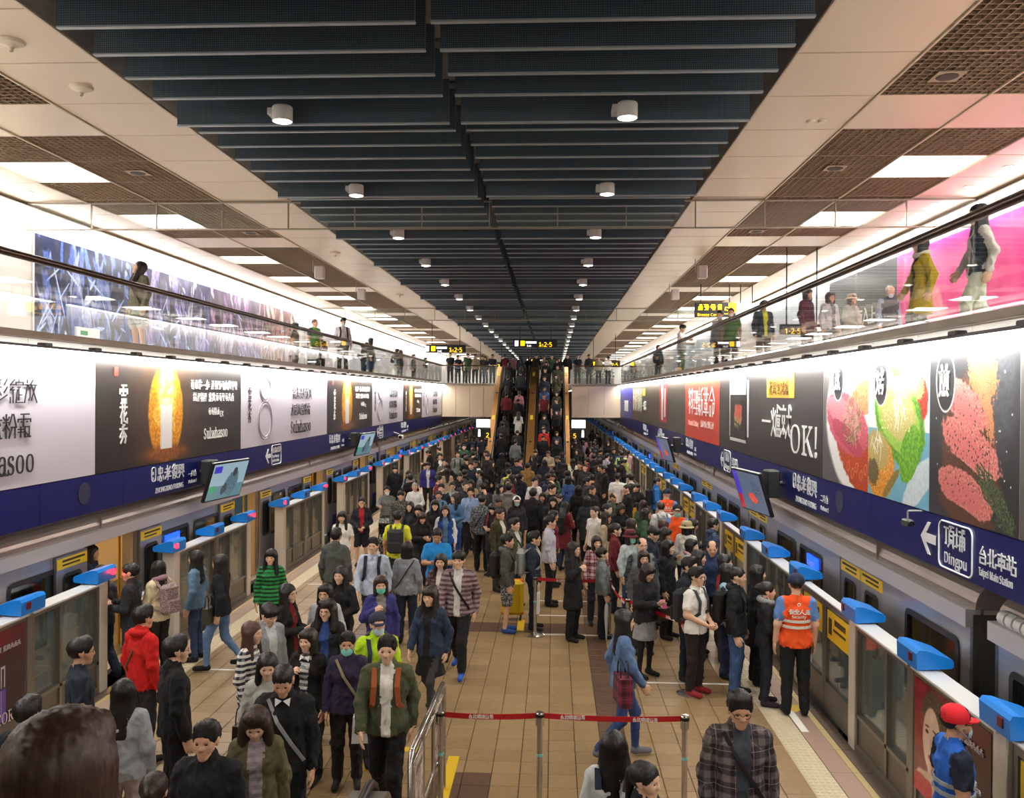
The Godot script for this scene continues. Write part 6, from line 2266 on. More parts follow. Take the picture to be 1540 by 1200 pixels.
static func body_bones(pose: String, top: String, bottom: String, fem: bool) -> Array:
	var p := limbs(pose)
	var B := []
	var sw := 0.158 if fem else 0.182        # shoulder half width
	var thick := 0.008 if top in ["jacket", "coat"] else 0.0
	var sy := 1.375
	# torso, narrower in depth than in width
	var ch := 0.118 if fem else 0.132
	B.append(bone(Vector3(-0.055, 1.25, 0), Vector3(0.055, 1.25, 0), ch + thick, ch + thick, TOP, 1.0, 0.80))
	B.append(bone(Vector3(-sw + 0.05, sy - 0.015, -0.012), Vector3(sw - 0.05, sy - 0.015, -0.012), 0.066 + thick, 0.066 + thick, TOP, 1.0, 0.95))
	B.append(bone(Vector3(0, 1.22, 0), Vector3(0, 1.02, 0.0), ch + 0.015 + thick, (0.118 if fem else 0.140) + thick, TOP, 1.05, 0.78))
	if fem:
		B.append(bone(Vector3(-0.062, 1.24, 0.055), Vector3(0.062, 1.24, 0.055), 0.062, 0.062, TOP, 1.0, 0.9))
	var hem := 0.84
	var hr := 0.158 + thick * 1.5
	if top == "coat":
		hem = 0.56
		B.append(bone(Vector3(0, 1.02, 0), Vector3(0, 0.50, 0), 0.150, 0.205, TOP, 1.05, 0.80, hem))
	elif top == "dress":
		hem = 0.60
		B.append(bone(Vector3(0, 1.02, 0), Vector3(0, 0.50, 0), 0.132, 0.225, TOP, 1.0, 0.85, hem))
	else:
		B.append(bone(Vector3(-0.02, 1.02, 0), Vector3(-0.02, 0.80, 0), 0.135 + thick, hr, TOP, 1.02, 0.80, hem))
		B.append(bone(Vector3(0.02, 1.02, 0), Vector3(0.02, 0.80, 0), 0.135 + thick, hr, TOP, 1.02, 0.80, hem))
	# hips and legs
	var th := 0.092 if fem else 0.094
	B.append(bone(Vector3(-0.065, 0.92, 0), Vector3(0.065, 0.92, 0), 0.112, 0.112, BOTTOM, 1.0, 0.95))
	for s in [["L", 1.0], ["R", -1.0]]:
		var hip := Vector3(0.088 * s[1], 0.89, 0)
		var kn: Vector3 = p["k" + s[0]]
		var an: Vector3 = p["a" + s[0]]
		if bottom == "trousers":
			B.append(bone(hip, kn, th, 0.068, BOTTOM))
			B.append(bone(kn, an + Vector3(0, 0.03, 0), 0.066, 0.058, BOTTOM, 1.0, 1.0, an.y - 0.06))
		elif bottom == "slim":
			B.append(bone(hip, kn, th, 0.056, BOTTOM))
			B.append(bone(kn, an + Vector3(0, 0.02, 0), 0.057, 0.038, BOTTOM, 1.0, 1.0, an.y - 0.04))
		elif bottom == "shorts":
			var mid := hip.lerp(kn, 0.92)
			B.append(bone(hip, mid, th + 0.008, 0.088, BOTTOM, 1.0, 1.0, mid.y - 0.03))
			B.append(bone(mid, kn, 0.052, 0.050, LEG))
			B.append(bone(kn, an, 0.053, 0.036, LEG))
		else:
			B.append(bone(hip, kn, 0.074, 0.050, LEG))
			B.append(bone(kn, an, 0.052, 0.034, LEG))
		# foot
		var toe := Vector3(an.x + 0.02 * s[1], an.y - 0.048, an.z + 0.165)
		B.append(bone(an + Vector3(0, -0.035, -0.02), toe, 0.044, 0.036, SHOE, 0.95, 1.0, an.y - 0.09))
	if bottom == "skirt":
		B.append(bone(Vector3(0, 0.95, 0), Vector3(0, 0.48, 0), 0.130, 0.215, BOTTOM, 1.0, 0.88, 0.58))
	# arms
	for s in [["L", 1.0], ["R", -1.0]]:
		var sh := Vector3((sw - 0.012) * s[1], sy - 0.02, -0.012)
		var el: Vector3 = p["e" + s[0]]
		var wr: Vector3 = p["w" + s[0]]
		if fem:
			el.x *= 0.94
			wr.x *= 0.94
		var ra := 0.058 + thick
		if top == "tee":
			var m := sh.lerp(el, 0.62)
			B.append(bone(sh, m, 0.060, 0.062, SLEEVE))
			B.append(bone(m, el, 0.045, 0.040, SKIN))
			B.append(bone(el, wr, 0.041, 0.029, SKIN))
		else:
			B.append(bone(sh, el, ra, 0.050 + thick, SLEEVE))
			B.append(bone(el, wr, 0.049 + thick, 0.040 + thick * 0.5, SLEEVE))
			B.append(bone(wr, wr + (wr - el).normalized() * 0.03, 0.028, 0.026, SKIN))
	if top in ["jacket", "coat"]:
		B.append(bone(Vector3(0, 1.39, -0.016), Vector3(0, 1.43, -0.018), 0.082, 0.070 if fem else 0.075, TOP, 1.0, 0.95))
	else:
		B.append(bone(Vector3(0, 1.38, -0.014), Vector3(0, 1.40, -0.014), 0.078, 0.068, TOP, 1.05, 0.95))
	B.append(bone(Vector3(0, 1.36, -0.016), Vector3(0, 1.47, -0.003), 0.054 if fem else 0.061, 0.050, SKIN))
	return B

static func head_bones(fem: bool) -> Array:
	var j := 0.93 if fem else 1.0
	var B := [
		bone(Vector3(0, 0.035, -0.02), Vector3(0, 0.035, 0.008), 0.086, 0.086, SKIN, 0.88, 1.0),
		bone(Vector3(0, 0.0, 0.040), Vector3(0, -0.07, 0.050), 0.060, 0.040 * j, SKIN, 0.98, 0.95),
		bone(Vector3(0, -0.085, 0.066), Vector3(0, -0.092, 0.066), 0.024 * j, 0.024 * j, SKIN, 1.2, 1.0),
		bone(Vector3(0, 0.018, 0.086), Vector3(0, -0.020, 0.104), 0.009, 0.0125, SKIN),
		bone(Vector3(-0.010, -0.024, 0.095), Vector3(0.010, -0.024, 0.095), 0.0085, 0.0085, SKIN),
		bone(Vector3(-0.026, 0.034, 0.074), Vector3(0.026, 0.034, 0.074), 0.019, 0.019, SKIN),
		bone(Vector3(-0.015, -0.055, 0.083), Vector3(0.015, -0.055, 0.083), 0.011, 0.011, SKIN),
		bone(Vector3(0, -0.06, -0.010), Vector3(0, -0.15, -0.028), 0.050 * j, 0.054 * j, SKIN)]
	for s: float in [-1.0, 1.0]:
		B.append(bone(Vector3(s * 0.034, -0.018, 0.056), Vector3(s * 0.034, -0.03, 0.056), 0.034, 0.030, SKIN))
		B.append(bone(Vector3(s * 0.079, 0.008, -0.008), Vector3(s * 0.076, -0.022, 0.0), 0.019, 0.013, SKIN, 0.5, 1.0))
		B.append(bone(Vector3(s * 0.031, 0.008, 0.102), Vector3(s * 0.031, 0.008, 0.102), 0.0155, 0.0155, SKIN, 1.3, 1.0, -9.0, true))
	return B

static func hair_bones(style: String) -> Array:
	var B := [bone(Vector3(0, 0.044, -0.024), Vector3(0, 0.044, 0.006), 0.098, 0.096, SKIN, 0.90, 1.0, -0.075)]
	var face := Vector3(0, -0.062, 0.132)
	var fr := 0.126
	match style:
		"short":
			B[0][7] = -0.05
			B.append(bone(Vector3(-0.03, 0.108, 0.05), Vector3(0.04, 0.112, 0.04), 0.036, 0.034, SKIN))
		"crop":
			B[0][2] = 0.092
			B[0][3] = 0.091
			B[0][7] = -0.03
		"bald":
			B[0][2] = 0.090
			B[0][3] = 0.088
			B[0][7] = -0.05
		"fringe":
			B.append(bone(Vector3(-0.045, 0.075, 0.066), Vector3(0.045, 0.075, 0.066), 0.034, 0.034, SKIN, 1.0, 0.9))
			fr = 0.112
			face = Vector3(0, -0.075, 0.135)
		"bob":
			B.append(bone(Vector3(0, 0.02, -0.035), Vector3(0, -0.10, -0.04), 0.098, 0.092, SKIN, 1.0, 0.75, -0.14))
			for s: float in [-1.0, 1.0]:
				B.append(bone(Vector3(s * 0.072, 0.02, 0.012), Vector3(s * 0.078, -0.12, 0.022), 0.036, 0.036, SKIN, 0.8, 1.2, -0.14))
			B.append(bone(Vector3(-0.045, 0.082, 0.062), Vector3(0.045, 0.082, 0.062), 0.030, 0.030, SKIN))
			fr = 0.114
		"long", "bangs":
			B.append(bone(Vector3(0, 0.02, -0.04), Vector3(0, -0.33, -0.075), 0.098, 0.105, SKIN, 1.0, 0.55, -0.37))
			for s: float in [-1.0, 1.0]:
				B.append(bone(Vector3(s * 0.074, 0.02, 0.008), Vector3(s * 0.10, -0.26, 0.03), 0.034, 0.040, SKIN, 0.9, 1.2, -0.33))
			if style == "bangs":
				B.append(bone(Vector3(-0.045, 0.075, 0.066), Vector3(0.045, 0.075, 0.066), 0.034, 0.034, SKIN))
				fr = 0.108
				face = Vector3(0, -0.078, 0.135)
			else:
				fr = 0.122
		"tail":
			B.append(bone(Vector3(0, 0.04, -0.115), Vector3(0, -0.20, -0.13), 0.036, 0.024, SKIN))
		"bun":
			B.append(bone(Vector3(0, 0.055, -0.118), Vector3(0, 0.05, -0.125), 0.046, 0.046, SKIN))
		"wavy":
			B.append(bone(Vector3(0, 0.03, -0.04), Vector3(0, -0.24, -0.06), 0.106, 0.120, SKIN, 1.05, 0.65, -0.29))
			for s: float in [-1.0, 1.0]:
				B.append(bone(Vector3(s * 0.082, 0.02, 0.012), Vector3(s * 0.105, -0.20, 0.04), 0.044, 0.052, SKIN, 1.0, 1.2, -0.27))
			B.append(bone(Vector3(-0.05, 0.10, 0.045), Vector3(0.05, 0.10, 0.045), 0.044, 0.044, SKIN))
			fr = 0.116
	B.append(bone(face, face + Vector3(0, -0.03, 0.01), fr, fr, SKIN, 0.86, 1.0, -9.0, true))
	if style in ["long", "bangs", "wavy"]:
		B.append(bone(face + Vector3(0, -0.08, 0.0), face + Vector3(0, -0.32, 0.03), 0.105, 0.115, SKIN, 0.75, 1.0, -9.0, true))
	elif style in ["short", "crop", "bald", "fringe", "tail", "bun"]:
		for s: float in [-1.0, 1.0]:
			B.append(bone(Vector3(s * 0.088, -0.035, 0.018), Vector3(s * 0.088, -0.07, 0.0), 0.042, 0.05, SKIN, 0.8, 1.0, -9.0, true))
	if style == "bald":
		B.append(bone(Vector3(0, 0.125, 0.05), Vector3(0, 0.135, 0.0), 0.075, 0.06, SKIN, 0.9, 1.0, -9.0, true))
	return B

static func hand_bones(curl: float) -> Array:
	# wrist at the origin, fingers down, thumb towards +z, palm towards +x
	var B := [bone(Vector3(0, 0.0, 0), Vector3(0.002, -0.035, 0), 0.028, 0.034, SKIN, 0.55, 1.0), bone(Vector3(0.002, -0.035, -0.008), Vector3(0.004, -0.078, -0.004), 0.038, 0.040, SKIN, 0.42, 1.0)]
	var lens := [0.058, 0.072, 0.078, 0.068]
	for k in 4:
		var a := Vector3(0.004, -0.084 - (0.006 if k in [1, 2] else 0.0), -0.033 + 0.0215 * k)
		var an := curl * 0.5
		for j in 3:
			var l: float = lens[k] * [0.45, 0.32, 0.26][j]
			var b := a + Vector3(sin(an), -cos(an), 0) * l
			B.append(bone(a, b, 0.0088 - 0.0007 * j, 0.0082 - 0.0008 * j, SKIN))
			a = b
			an += curl
	B.append(bone(Vector3(0.004, -0.03, 0.026), Vector3(0.014, -0.062, 0.052), 0.014, 0.011, SKIN))
	B.append(bone(Vector3(0.014, -0.062, 0.052), Vector3(0.022, -0.098, 0.056), 0.0105, 0.0085, SKIN))
	return B

var templates := {}
var jobs := []

func want(key: String, bones: Array, cell: float, k: float) -> void:
	if not templates.has(key):
		templates[key] = {}
		jobs.append([key, bones, cell, k])

func run_job(n: int) -> void:
	var j: Array = jobs[n]
	jobs[n].append(net(j[1], j[2], j[3]))

func run_jobs() -> void:
	var id := WorkerThreadPool.add_group_task(run_job, jobs.size(), -1, true)
	WorkerThreadPool.wait_for_group_task_completion(id)
	for j in jobs:
		templates[j[0]] = j[4]
	jobs.clear()

func lod_of(d: float) -> int:
	return 0 if d < 17.0 else (1 if d < 29.0 else 2)

const CELLS := [0.0165, 0.025, 0.036]
const HEADS := [0.0080, 0.0115, 0.017]
const HANDS := [0.0055, 0.009, 0.014]

func append_net(g: Dictionary, t: Dictionary, xf: Transform3D, flip := false) -> void:
	# add a net to the arrays of a mesh
	var s: int = g.v.size()
	var v: PackedVector3Array = t.v
	var n: PackedVector3Array = t.n
	g.v.append_array(xf * v)
	var nb := Transform3D(xf.basis.orthonormalized() if not flip else xf.basis, Vector3.ZERO)
	g.n.append_array(nb * n)
	var q: PackedInt32Array = t.q
	var idx: PackedInt32Array = g.i
	var at := idx.size()
	idx.resize(at + q.size() / 4 * 6)
	for k in range(0, q.size(), 4):
		var a := q[k] + s
		var b := q[k + 1] + s
		var c := q[k + 2] + s
		var d := q[k + 3] + s
		if flip:
			idx[at] = a
			idx[at + 1] = c
			idx[at + 2] = b
			idx[at + 3] = a
			idx[at + 4] = d
			idx[at + 5] = c
		else:
			idx[at] = a
			idx[at + 1] = b
			idx[at + 2] = c
			idx[at + 3] = a
			idx[at + 4] = c
			idx[at + 5] = d
		at += 6
	g.i = idx

func fresh() -> Dictionary:
	return {"v": PackedVector3Array(), "n": PackedVector3Array(), "i": PackedInt32Array()}

func baked(g: Dictionary) -> ArrayMesh:
	var arr := []
	arr.resize(Mesh.ARRAY_MAX)
	arr[Mesh.ARRAY_VERTEX] = g.v
	arr[Mesh.ARRAY_NORMAL] = g.n
	arr[Mesh.ARRAY_INDEX] = g.i
	var m := ArrayMesh.new()
	m.add_surface_from_arrays(Mesh.PRIMITIVE_TRIANGLES, arr)
	return m

func split_body(key: String, pose: String, lod: int) -> Dictionary:
	# cut the clothed surface into skin, top, sleeves, front, bottom, shoes
	if shared.has("split" + key):
		return shared["split" + key]
	var t: Dictionary = templates[key]
	var v: PackedVector3Array = t.v
	var n: PackedVector3Array = t.n
	var l: PackedByteArray = t.l
	var q: PackedInt32Array = t.q
	var fold := FastNoiseLite.new()
	fold.seed = key.hash() % 1000
	fold.frequency = 8.0
	fold.fractal_type = FastNoiseLite.FRACTAL_RIDGED
	fold.fractal_octaves = 2
	for k in v.size():
		if l[k] != SKIN and l[k] != LEG and l[k] != SHOE:
			var p := v[k]
			var h0 := fold.get_noise_3d(p.x, p.y * 0.6, p.z)
			v[k] = p + n[k] * h0 * 0.012
			if lod < 2:
				var gr := Vector3(fold.get_noise_3d(p.x + 0.01, p.y * 0.6, p.z) - h0, fold.get_noise_3d(p.x, (p.y + 0.01) * 0.6, p.z) - h0, fold.get_noise_3d(p.x, p.y * 0.6, p.z + 0.01) - h0) * 1.3
				n[k] = (n[k] - gr + n[k] * gr.dot(n[k])).normalized()
			if l[k] == TOP and p.z > 0.04 and absf(p.x) < 0.045 + maxf(0, p.y - 1.05) * 0.06 and p.y > 0.8:
				l[k] = INNER
	var garb := key.split("|")[1]
	var hem: float = {"coat": 0.57, "dress": 0.61}.get(garb, 0.845)
	for k in v.size():
		if (l[k] == BOTTOM or l[k] == LEG) and v[k].y > hem:
			l[k] = TOP
	var parts := {}
	for k in range(0, q.size(), 4):
		var lb: int = l[q[k]]
		if (lb == SHOE or lb == SLEEVE) and v[q[k]].x < 0.0:
			lb += 10
		if not parts.has(lb):
			parts[lb] = PackedInt32Array()
		parts[lb].append_array([q[k], q[k + 1], q[k + 2], q[k], q[k + 2], q[k + 3]])
	var out := {}
	for lb in parts:
		var g := fresh()
		var remap := {}
		var idx := PackedInt32Array()
		for a in parts[lb]:
			if not remap.has(a):
				remap[a] = g.v.size()
				g.v.append(v[a])
				g.n.append(n[a])
			idx.append(remap[a])
		g.i = idx
		out[lb] = g if lb == SKIN or lb == LEG else baked(g)
	shared["split" + key] = out
	return out

func hand_at(g: Dictionary, el: Vector3, wr: Vector3, side: float, lod: int, curl: String, palm_in: Vector3) -> void:
	var dir := (wr - el).normalized()
	var y := -dir
	var x := (palm_in - y * palm_in.dot(y)).normalized()
	var z := x.cross(y)
	# thumb should point forwards or up
	var flip := z.dot(Vector3(0, 0.6, 1)) < 0
	if flip:
		z = -z
	append_net(g, templates["hand%s%d" % [curl, lod]], Transform3D(Basis(x, y, z), wr + dir * 0.015), flip)

func skin_mesh(key: String, pose: String, fem: bool, lod: int, yaw: float, pitch: float, bare_legs: bool) -> ArrayMesh:
	var ck := "%s|%.2f|%.2f|%s" % [key, yaw, pitch, bare_legs]
	if shared.has(ck):
		return shared[ck]
	var sp := split_body(key, pose, lod)
	var g := fresh()
	for lb in ([SKIN, LEG] if bare_legs else [SKIN]):
		if sp.has(lb):
			var s: int = g.v.size()
			g.v.append_array(sp[lb].v)
			g.n.append_array(sp[lb].n)
			for a in sp[lb].i:
				g.i.append(a + s)
	append_net(g, templates["head%s%d" % [fem, lod]], head_frame(yaw, pitch))
	var p := limbs(pose)
	var m := 0.94 if fem else 1.0
	var fx := Vector3(m, 1, 1)
	var grip := "c" if pose in ["phone", "strap", "carry", "reach", "clasp"] else "o"
	var up := pose in ["phone", "clasp"]
	hand_at(g, p.eL * fx, p.wL * fx, 1.0, lod, grip if pose != "strap" else "o", Vector3(-1, 0, 0) if not up else Vector3(-0.5, 0.8, -0.3))
	hand_at(g, p.eR * fx, p.wR * fx, -1.0, lod, grip if pose != "carry" else "o", Vector3(1, 0, 0) if not up else Vector3(0.5, 0.8, -0.3))
	shared[ck] = baked(g)
	return shared[ck]

func head_frame(yaw: float, pitch: float) -> Transform3D:
	return Transform3D(Basis(Vector3.UP, deg_to_rad(yaw)) * Basis(Vector3.RIGHT, deg_to_rad(pitch)), Vector3(0, 1.562 - 0.0004 * absf(pitch), 0.012 + 0.0012 * pitch))

func ellipsoid(g: G, c: Vector3, r: Vector3, seg := 8, rings := 5) -> void:
	var prev := PackedVector3Array()
	var prevn := PackedVector3Array()
	for a in rings + 1:
		var th := PI * a / rings
		var rg := PackedVector3Array()
		var nm := PackedVector3Array()
		for q in seg:
			var ph := TAU * q / seg
			var o := Vector3(sin(th) * cos(ph), -cos(th), sin(th) * sin(ph))
			rg.append(c + o * r)
			nm.append((o / r).normalized())
		if a > 0:
			g.ring_strip(prev, rg, prevn, nm)
		prev = rg
		prevn = nm

func face_mesh(what: String) -> ArrayMesh:
	var key := "face" + what
	if shared.has(key):
		return shared[key]
	var g := G.new()
	match what:
		"eyes":
			for s: float in [-1.0, 1.0]:
				ellipsoid(g, Vector3(s * 0.031, 0.008, 0.0835), Vector3(0.0140, 0.0072, 0.0092))
		"eyebrows":
			for s: float in [-1.0, 1.0]:
				g.tube(PackedVector3Array([Vector3(s * 0.014, 0.028, 0.0945), Vector3(s * 0.030, 0.033, 0.0905), Vector3(s * 0.046, 0.028, 0.080)]), 0.0050, 6)
		"lips":
			g.tube(PackedVector3Array([Vector3(-0.021, -0.056, 0.083), Vector3(-0.008, -0.0535, 0.0925), Vector3(0.008, -0.0535, 0.0925), Vector3(0.021, -0.056, 0.083)]), 0.0048, 6)
			g.tube(PackedVector3Array([Vector3(-0.015, -0.061, 0.085), Vector3(0, -0.063, 0.0915), Vector3(0.015, -0.061, 0.085)]), 0.0045, 6)
		"glasses":
			for s: float in [-1.0, 1.0]:
				var path := PackedVector3Array()
				for a in 13:
					var an := TAU * a / 12.0
					path.append(Vector3(s * 0.033 + cos(an) * 0.024, 0.006 + sin(an) * 0.018, 0.101 - absf(cos(an) + s) * 0.003))
				g.tube(path, 0.0022, 5, false)
				g.tube(PackedVector3Array([Vector3(s * 0.057, 0.010, 0.096), Vector3(s * 0.079, 0.008, 0.0)]), 0.0022, 5)
			g.tube(PackedVector3Array([Vector3(-0.009, 0.010, 0.104), Vector3(0.009, 0.010, 0.104)]), 0.0022, 5)
		"mask":
			for side in 2:
				for a in 8:
					for b in 5:
						var P := []
						for c in [[0, 0], [1, 0], [1, 1], [0, 1]]:
							var u: float = (a + c[0]) / 8.0 * 2.0 - 1.0
							var w: float = (b + c[1]) / 5.0 * 2.0 - 1.0
							var an := u * 1.12
							P.append(Vector3(sin(an) * (0.068 - 0.008 * w * w), -0.050 + w * (0.046 - 0.012 * u * u), 0.030 + cos(an) * 0.074 + 0.008 * (1.0 - w * w) * cos(an) + (0.0 if side == 0 else -0.003)))
						if side == 0:
							g.quad(P[0], P[3], P[2], P[1])
						else:
							g.quad(P[0], P[1], P[2], P[3])
			for s: float in [-1.0, 1.0]:
				g.tube(PackedVector3Array([Vector3(s * 0.062, -0.02, 0.062), Vector3(s * 0.082, -0.005, 0.0)]), 0.0018, 4)
				g.tube(PackedVector3Array([Vector3(s * 0.060, -0.08, 0.058), Vector3(s * 0.078, -0.025, 0.0)]), 0.0018, 4)
		"cap":
			var prof := []
			for k in 8:
				var a := PI / 2 * k / 7.0
				prof.append([0.103 * cos(a), 0.092 * sin(a)])
			g.lathe(Vector3(0, 0.052, -0.012), [[0.100, -0.025]] + prof, 20)
			g.lathe(Vector3(0, 0.144, -0.012), [[0.010, 0.0], [0.0, 0.006]], 8)
			for k in 10:
				var a0 := -1.05 + 2.1 * k / 10.0
				var a1 := -1.05 + 2.1 * (k + 1) / 10.0
				var i0 := Vector3(sin(a0) * 0.098, 0.040, -0.012 + cos(a0) * 0.098)
				var i1 := Vector3(sin(a1) * 0.098, 0.040, -0.012 + cos(a1) * 0.098)
				var o0 := Vector3(sin(a0) * 0.092, 0.030 - 0.0 * k, -0.012 + cos(a0) * 0.098 + 0.075 * sqrt(maxf(0, cos(a0 * 1.4))))
				var o1 := Vector3(sin(a1) * 0.092, 0.030, -0.012 + cos(a1) * 0.098 + 0.075 * sqrt(maxf(0, cos(a1 * 1.4))))
				g.quad(i0, o0, o1, i1)
				g.quad(i1 - Vector3(0, 0.006, 0), o1 - Vector3(0, 0.006, 0), o0 - Vector3(0, 0.006, 0), i0 - Vector3(0, 0.006, 0))
		"hat":
			g.lathe(Vector3(0, 0.05, -0.01), [[0.155, -0.035], [0.150, -0.028], [0.112, -0.004], [0.106, 0.05], [0.085, 0.088], [0.0, 0.098]], 20)
		"backpack":
			g.cbox(Vector3(0, 1.16, -0.215), Vector3(0.30, 0.44, 0.15), 0.05)
			g.cbox(Vector3(0, 1.06, -0.305), Vector3(0.23, 0.20, 0.05), 0.02)
			g.tube(PackedVector3Array([Vector3(0, 1.38, -0.2), Vector3(0, 1.42, -0.18), Vector3(0.02, 1.38, -0.15)]), 0.01, 6)
		"straps":
			for s: float in [-1.0, 1.0]:
				var path := PackedVector3Array([Vector3(s * 0.10, 1.33, -0.15), Vector3(s * 0.112, 1.428, -0.05), Vector3(s * 0.108, 1.405, 0.055), Vector3(s * 0.102, 1.27, 0.130), Vector3(s * 0.115, 1.12, 0.125), Vector3(s * 0.16, 1.03, 0.02), Vector3(s * 0.13, 1.0, -0.14)])
				for k in path.size() - 1:
					var d := (path[k + 1] - path[k]).normalized()
					var out := Vector3(0, 0.5, 0) + Vector3(0, 0, signf(path[k].z + 0.03))
					var xx := d.cross(out).normalized()
					g.cbox((path[k] + path[k + 1]) * 0.5, Vector3(0.048, path[k].distance_to(path[k + 1]) + 0.015, 0.014), 0.004, Basis(xx, d, xx.cross(d)))
		"crossbelt":
			var path := PackedVector3Array([Vector3(-0.13, 1.40, -0.03), Vector3(-0.115, 1.405, 0.05), Vector3(-0.03, 1.25, 0.142), Vector3(0.08, 1.08, 0.140), Vector3(0.17, 0.93, 0.09)])
			for k in path.size() - 1:
				var d := (path[k + 1] - path[k]).normalized()
				var xx := d.cross(Vector3(0, 0.4, 1)).normalized()
				g.cbox((path[k] + path[k + 1]) * 0.5, Vector3(0.03, path[k].distance_to(path[k + 1]) + 0.012, 0.010), 0.003, Basis(xx, d, xx.cross(d)))
			var back := PackedVector3Array([Vector3(-0.13, 1.40, -0.06), Vector3(-0.02, 1.25, -0.125), Vector3(0.10, 1.06, -0.13), Vector3(0.18, 0.93, -0.03)])
			g.tube(back, 0.012, 5)
		"scarf":
			var path := PackedVector3Array()
			for a in 13:
				var an := TAU * a / 12.0
				path.append(Vector3(sin(an) * 0.085, 1.44 - 0.025 * cos(an), -0.005 + cos(an) * 0.085))
			g.tube(path, 0.042, 9, false)
		"stripes":
			for y in [1.08, 1.15]:
				var path := PackedVector3Array()
				for a in 17:
					var an := TAU * a / 16.0
					path.append(Vector3(sin(an) * 0.172, y, cos(an) * 0.134))
				for k in path.size() - 1:
					g.cbox((path[k] + path[k + 1]) * 0.5, Vector3(path[k].distance_to(path[k + 1]) + 0.01, 0.032, 0.01), 0.002, Basis(Vector3.UP, TAU * (k + 0.5) / 16.0))
		"hood":
			var path := PackedVector3Array()
			for a in 9:
				var an := PI * 0.45 + PI * 1.1 * a / 8.0
				path.append(Vector3(sin(an) * 0.095, 1.425 - 0.01 * cos(an), -0.02 + cos(an) * 0.085))
			g.tube(path, 0.040, 8)
		"collar":
			for s: float in [-1.0, 1.0]:
				g.prism(PackedVector2Array([Vector2(0, 0), Vector2(0.055, 0.012), Vector2(0.05, -0.05)]), Vector3(s * 0.006, 1.405, 0.085), Vector3(s, 0.1, -0.35), Vector3(0, 0.9, -0.5), Vector3(0, 0, 0.006))
	shared[key] = g.mesh()
	return shared[key]

# ---------------------------------------------------------------- cloth
func pattern(kind: String) -> StandardMaterial3D:
	if mats.has("pat" + kind):
		return mats["pat" + kind]
	var im := Image.create(64, 64, false, Image.FORMAT_RGB8)
	var a := kind.split(":")
	var c := Color.html(a[1])
	var c2 := Color.html(a[2])
	pn.frequency = 0.06
	for y in 64:
		for x in 64:
			var col := c
			match a[0]:
				"stripe":
					col = c if (y / 8) % 2 == 0 else c2
				"plaid":
					var h := 1.0 if (y % 32) < 12 else 0.0
					var w := 1.0 if (x % 32) < 12 else 0.0
					col = c.lerp(c2, (h + w) * 0.5)
					if y % 32 == 20 or x % 32 == 20:
						col = c2.lightened(0.3)
				"camo":
					var nn := pn.get_noise_2d(x * 3.0, y * 3.0) + pn.get_noise_2d(x * 8.0 + 50, y * 8.0) * 0.6
					col = c2 if nn > 0.12 else (c if nn > -0.2 else c.darkened(0.5))
				"dots":
					col = c2 if Vector2(x % 16 - 8, y % 16 - 8).length() < 4.0 else c
			im.set_pixel(x, y, col)
	var m := StandardMaterial3D.new()
	m.albedo_texture = tex(im)
	m.uv1_triplanar = true
	m.uv1_scale = Vector3.ONE * (4.0 if a[0] != "camo" else 2.5)
	m.roughness = 0.9
	mats["pat" + kind] = m
	return m

func hair_cloth(hc: String) -> Material:
	if mats.has("hair" + hc):
		return mats["hair" + hc]
	if not mats.has("streaks"):
		var im := Image.create(96, 96, false, Image.FORMAT_RGB8)
		for x in 96:
			for y in 96:
				var w := 0.68 + 0.34 * pn.get_noise_2d(x * 9.0, y * 0.35) + 0.22 * pn.get_noise_2d(x * 30.0 + 70.0, y * 1.2)
				im.set_pixel(x, y, Color(w, w, w))
		mats["streaks"] = tex(im)
	var m := StandardMaterial3D.new()
	m.albedo_color = Color.html(hc) * 1.5
	m.albedo_texture = mats["streaks"]
	m.uv1_triplanar = true
	m.uv1_scale = Vector3(7, 1.4, 7)
	m.roughness = 0.5
	mats["hair" + hc] = m
	return m

func cloth(c: String) -> Material:
	if c.contains(":"):
		return pattern(c)
	return mat(Color.html(c), 0.88)

const SKINS := ["#dfb497", "#d3a283", "#e6bfa4", "#c29272"]

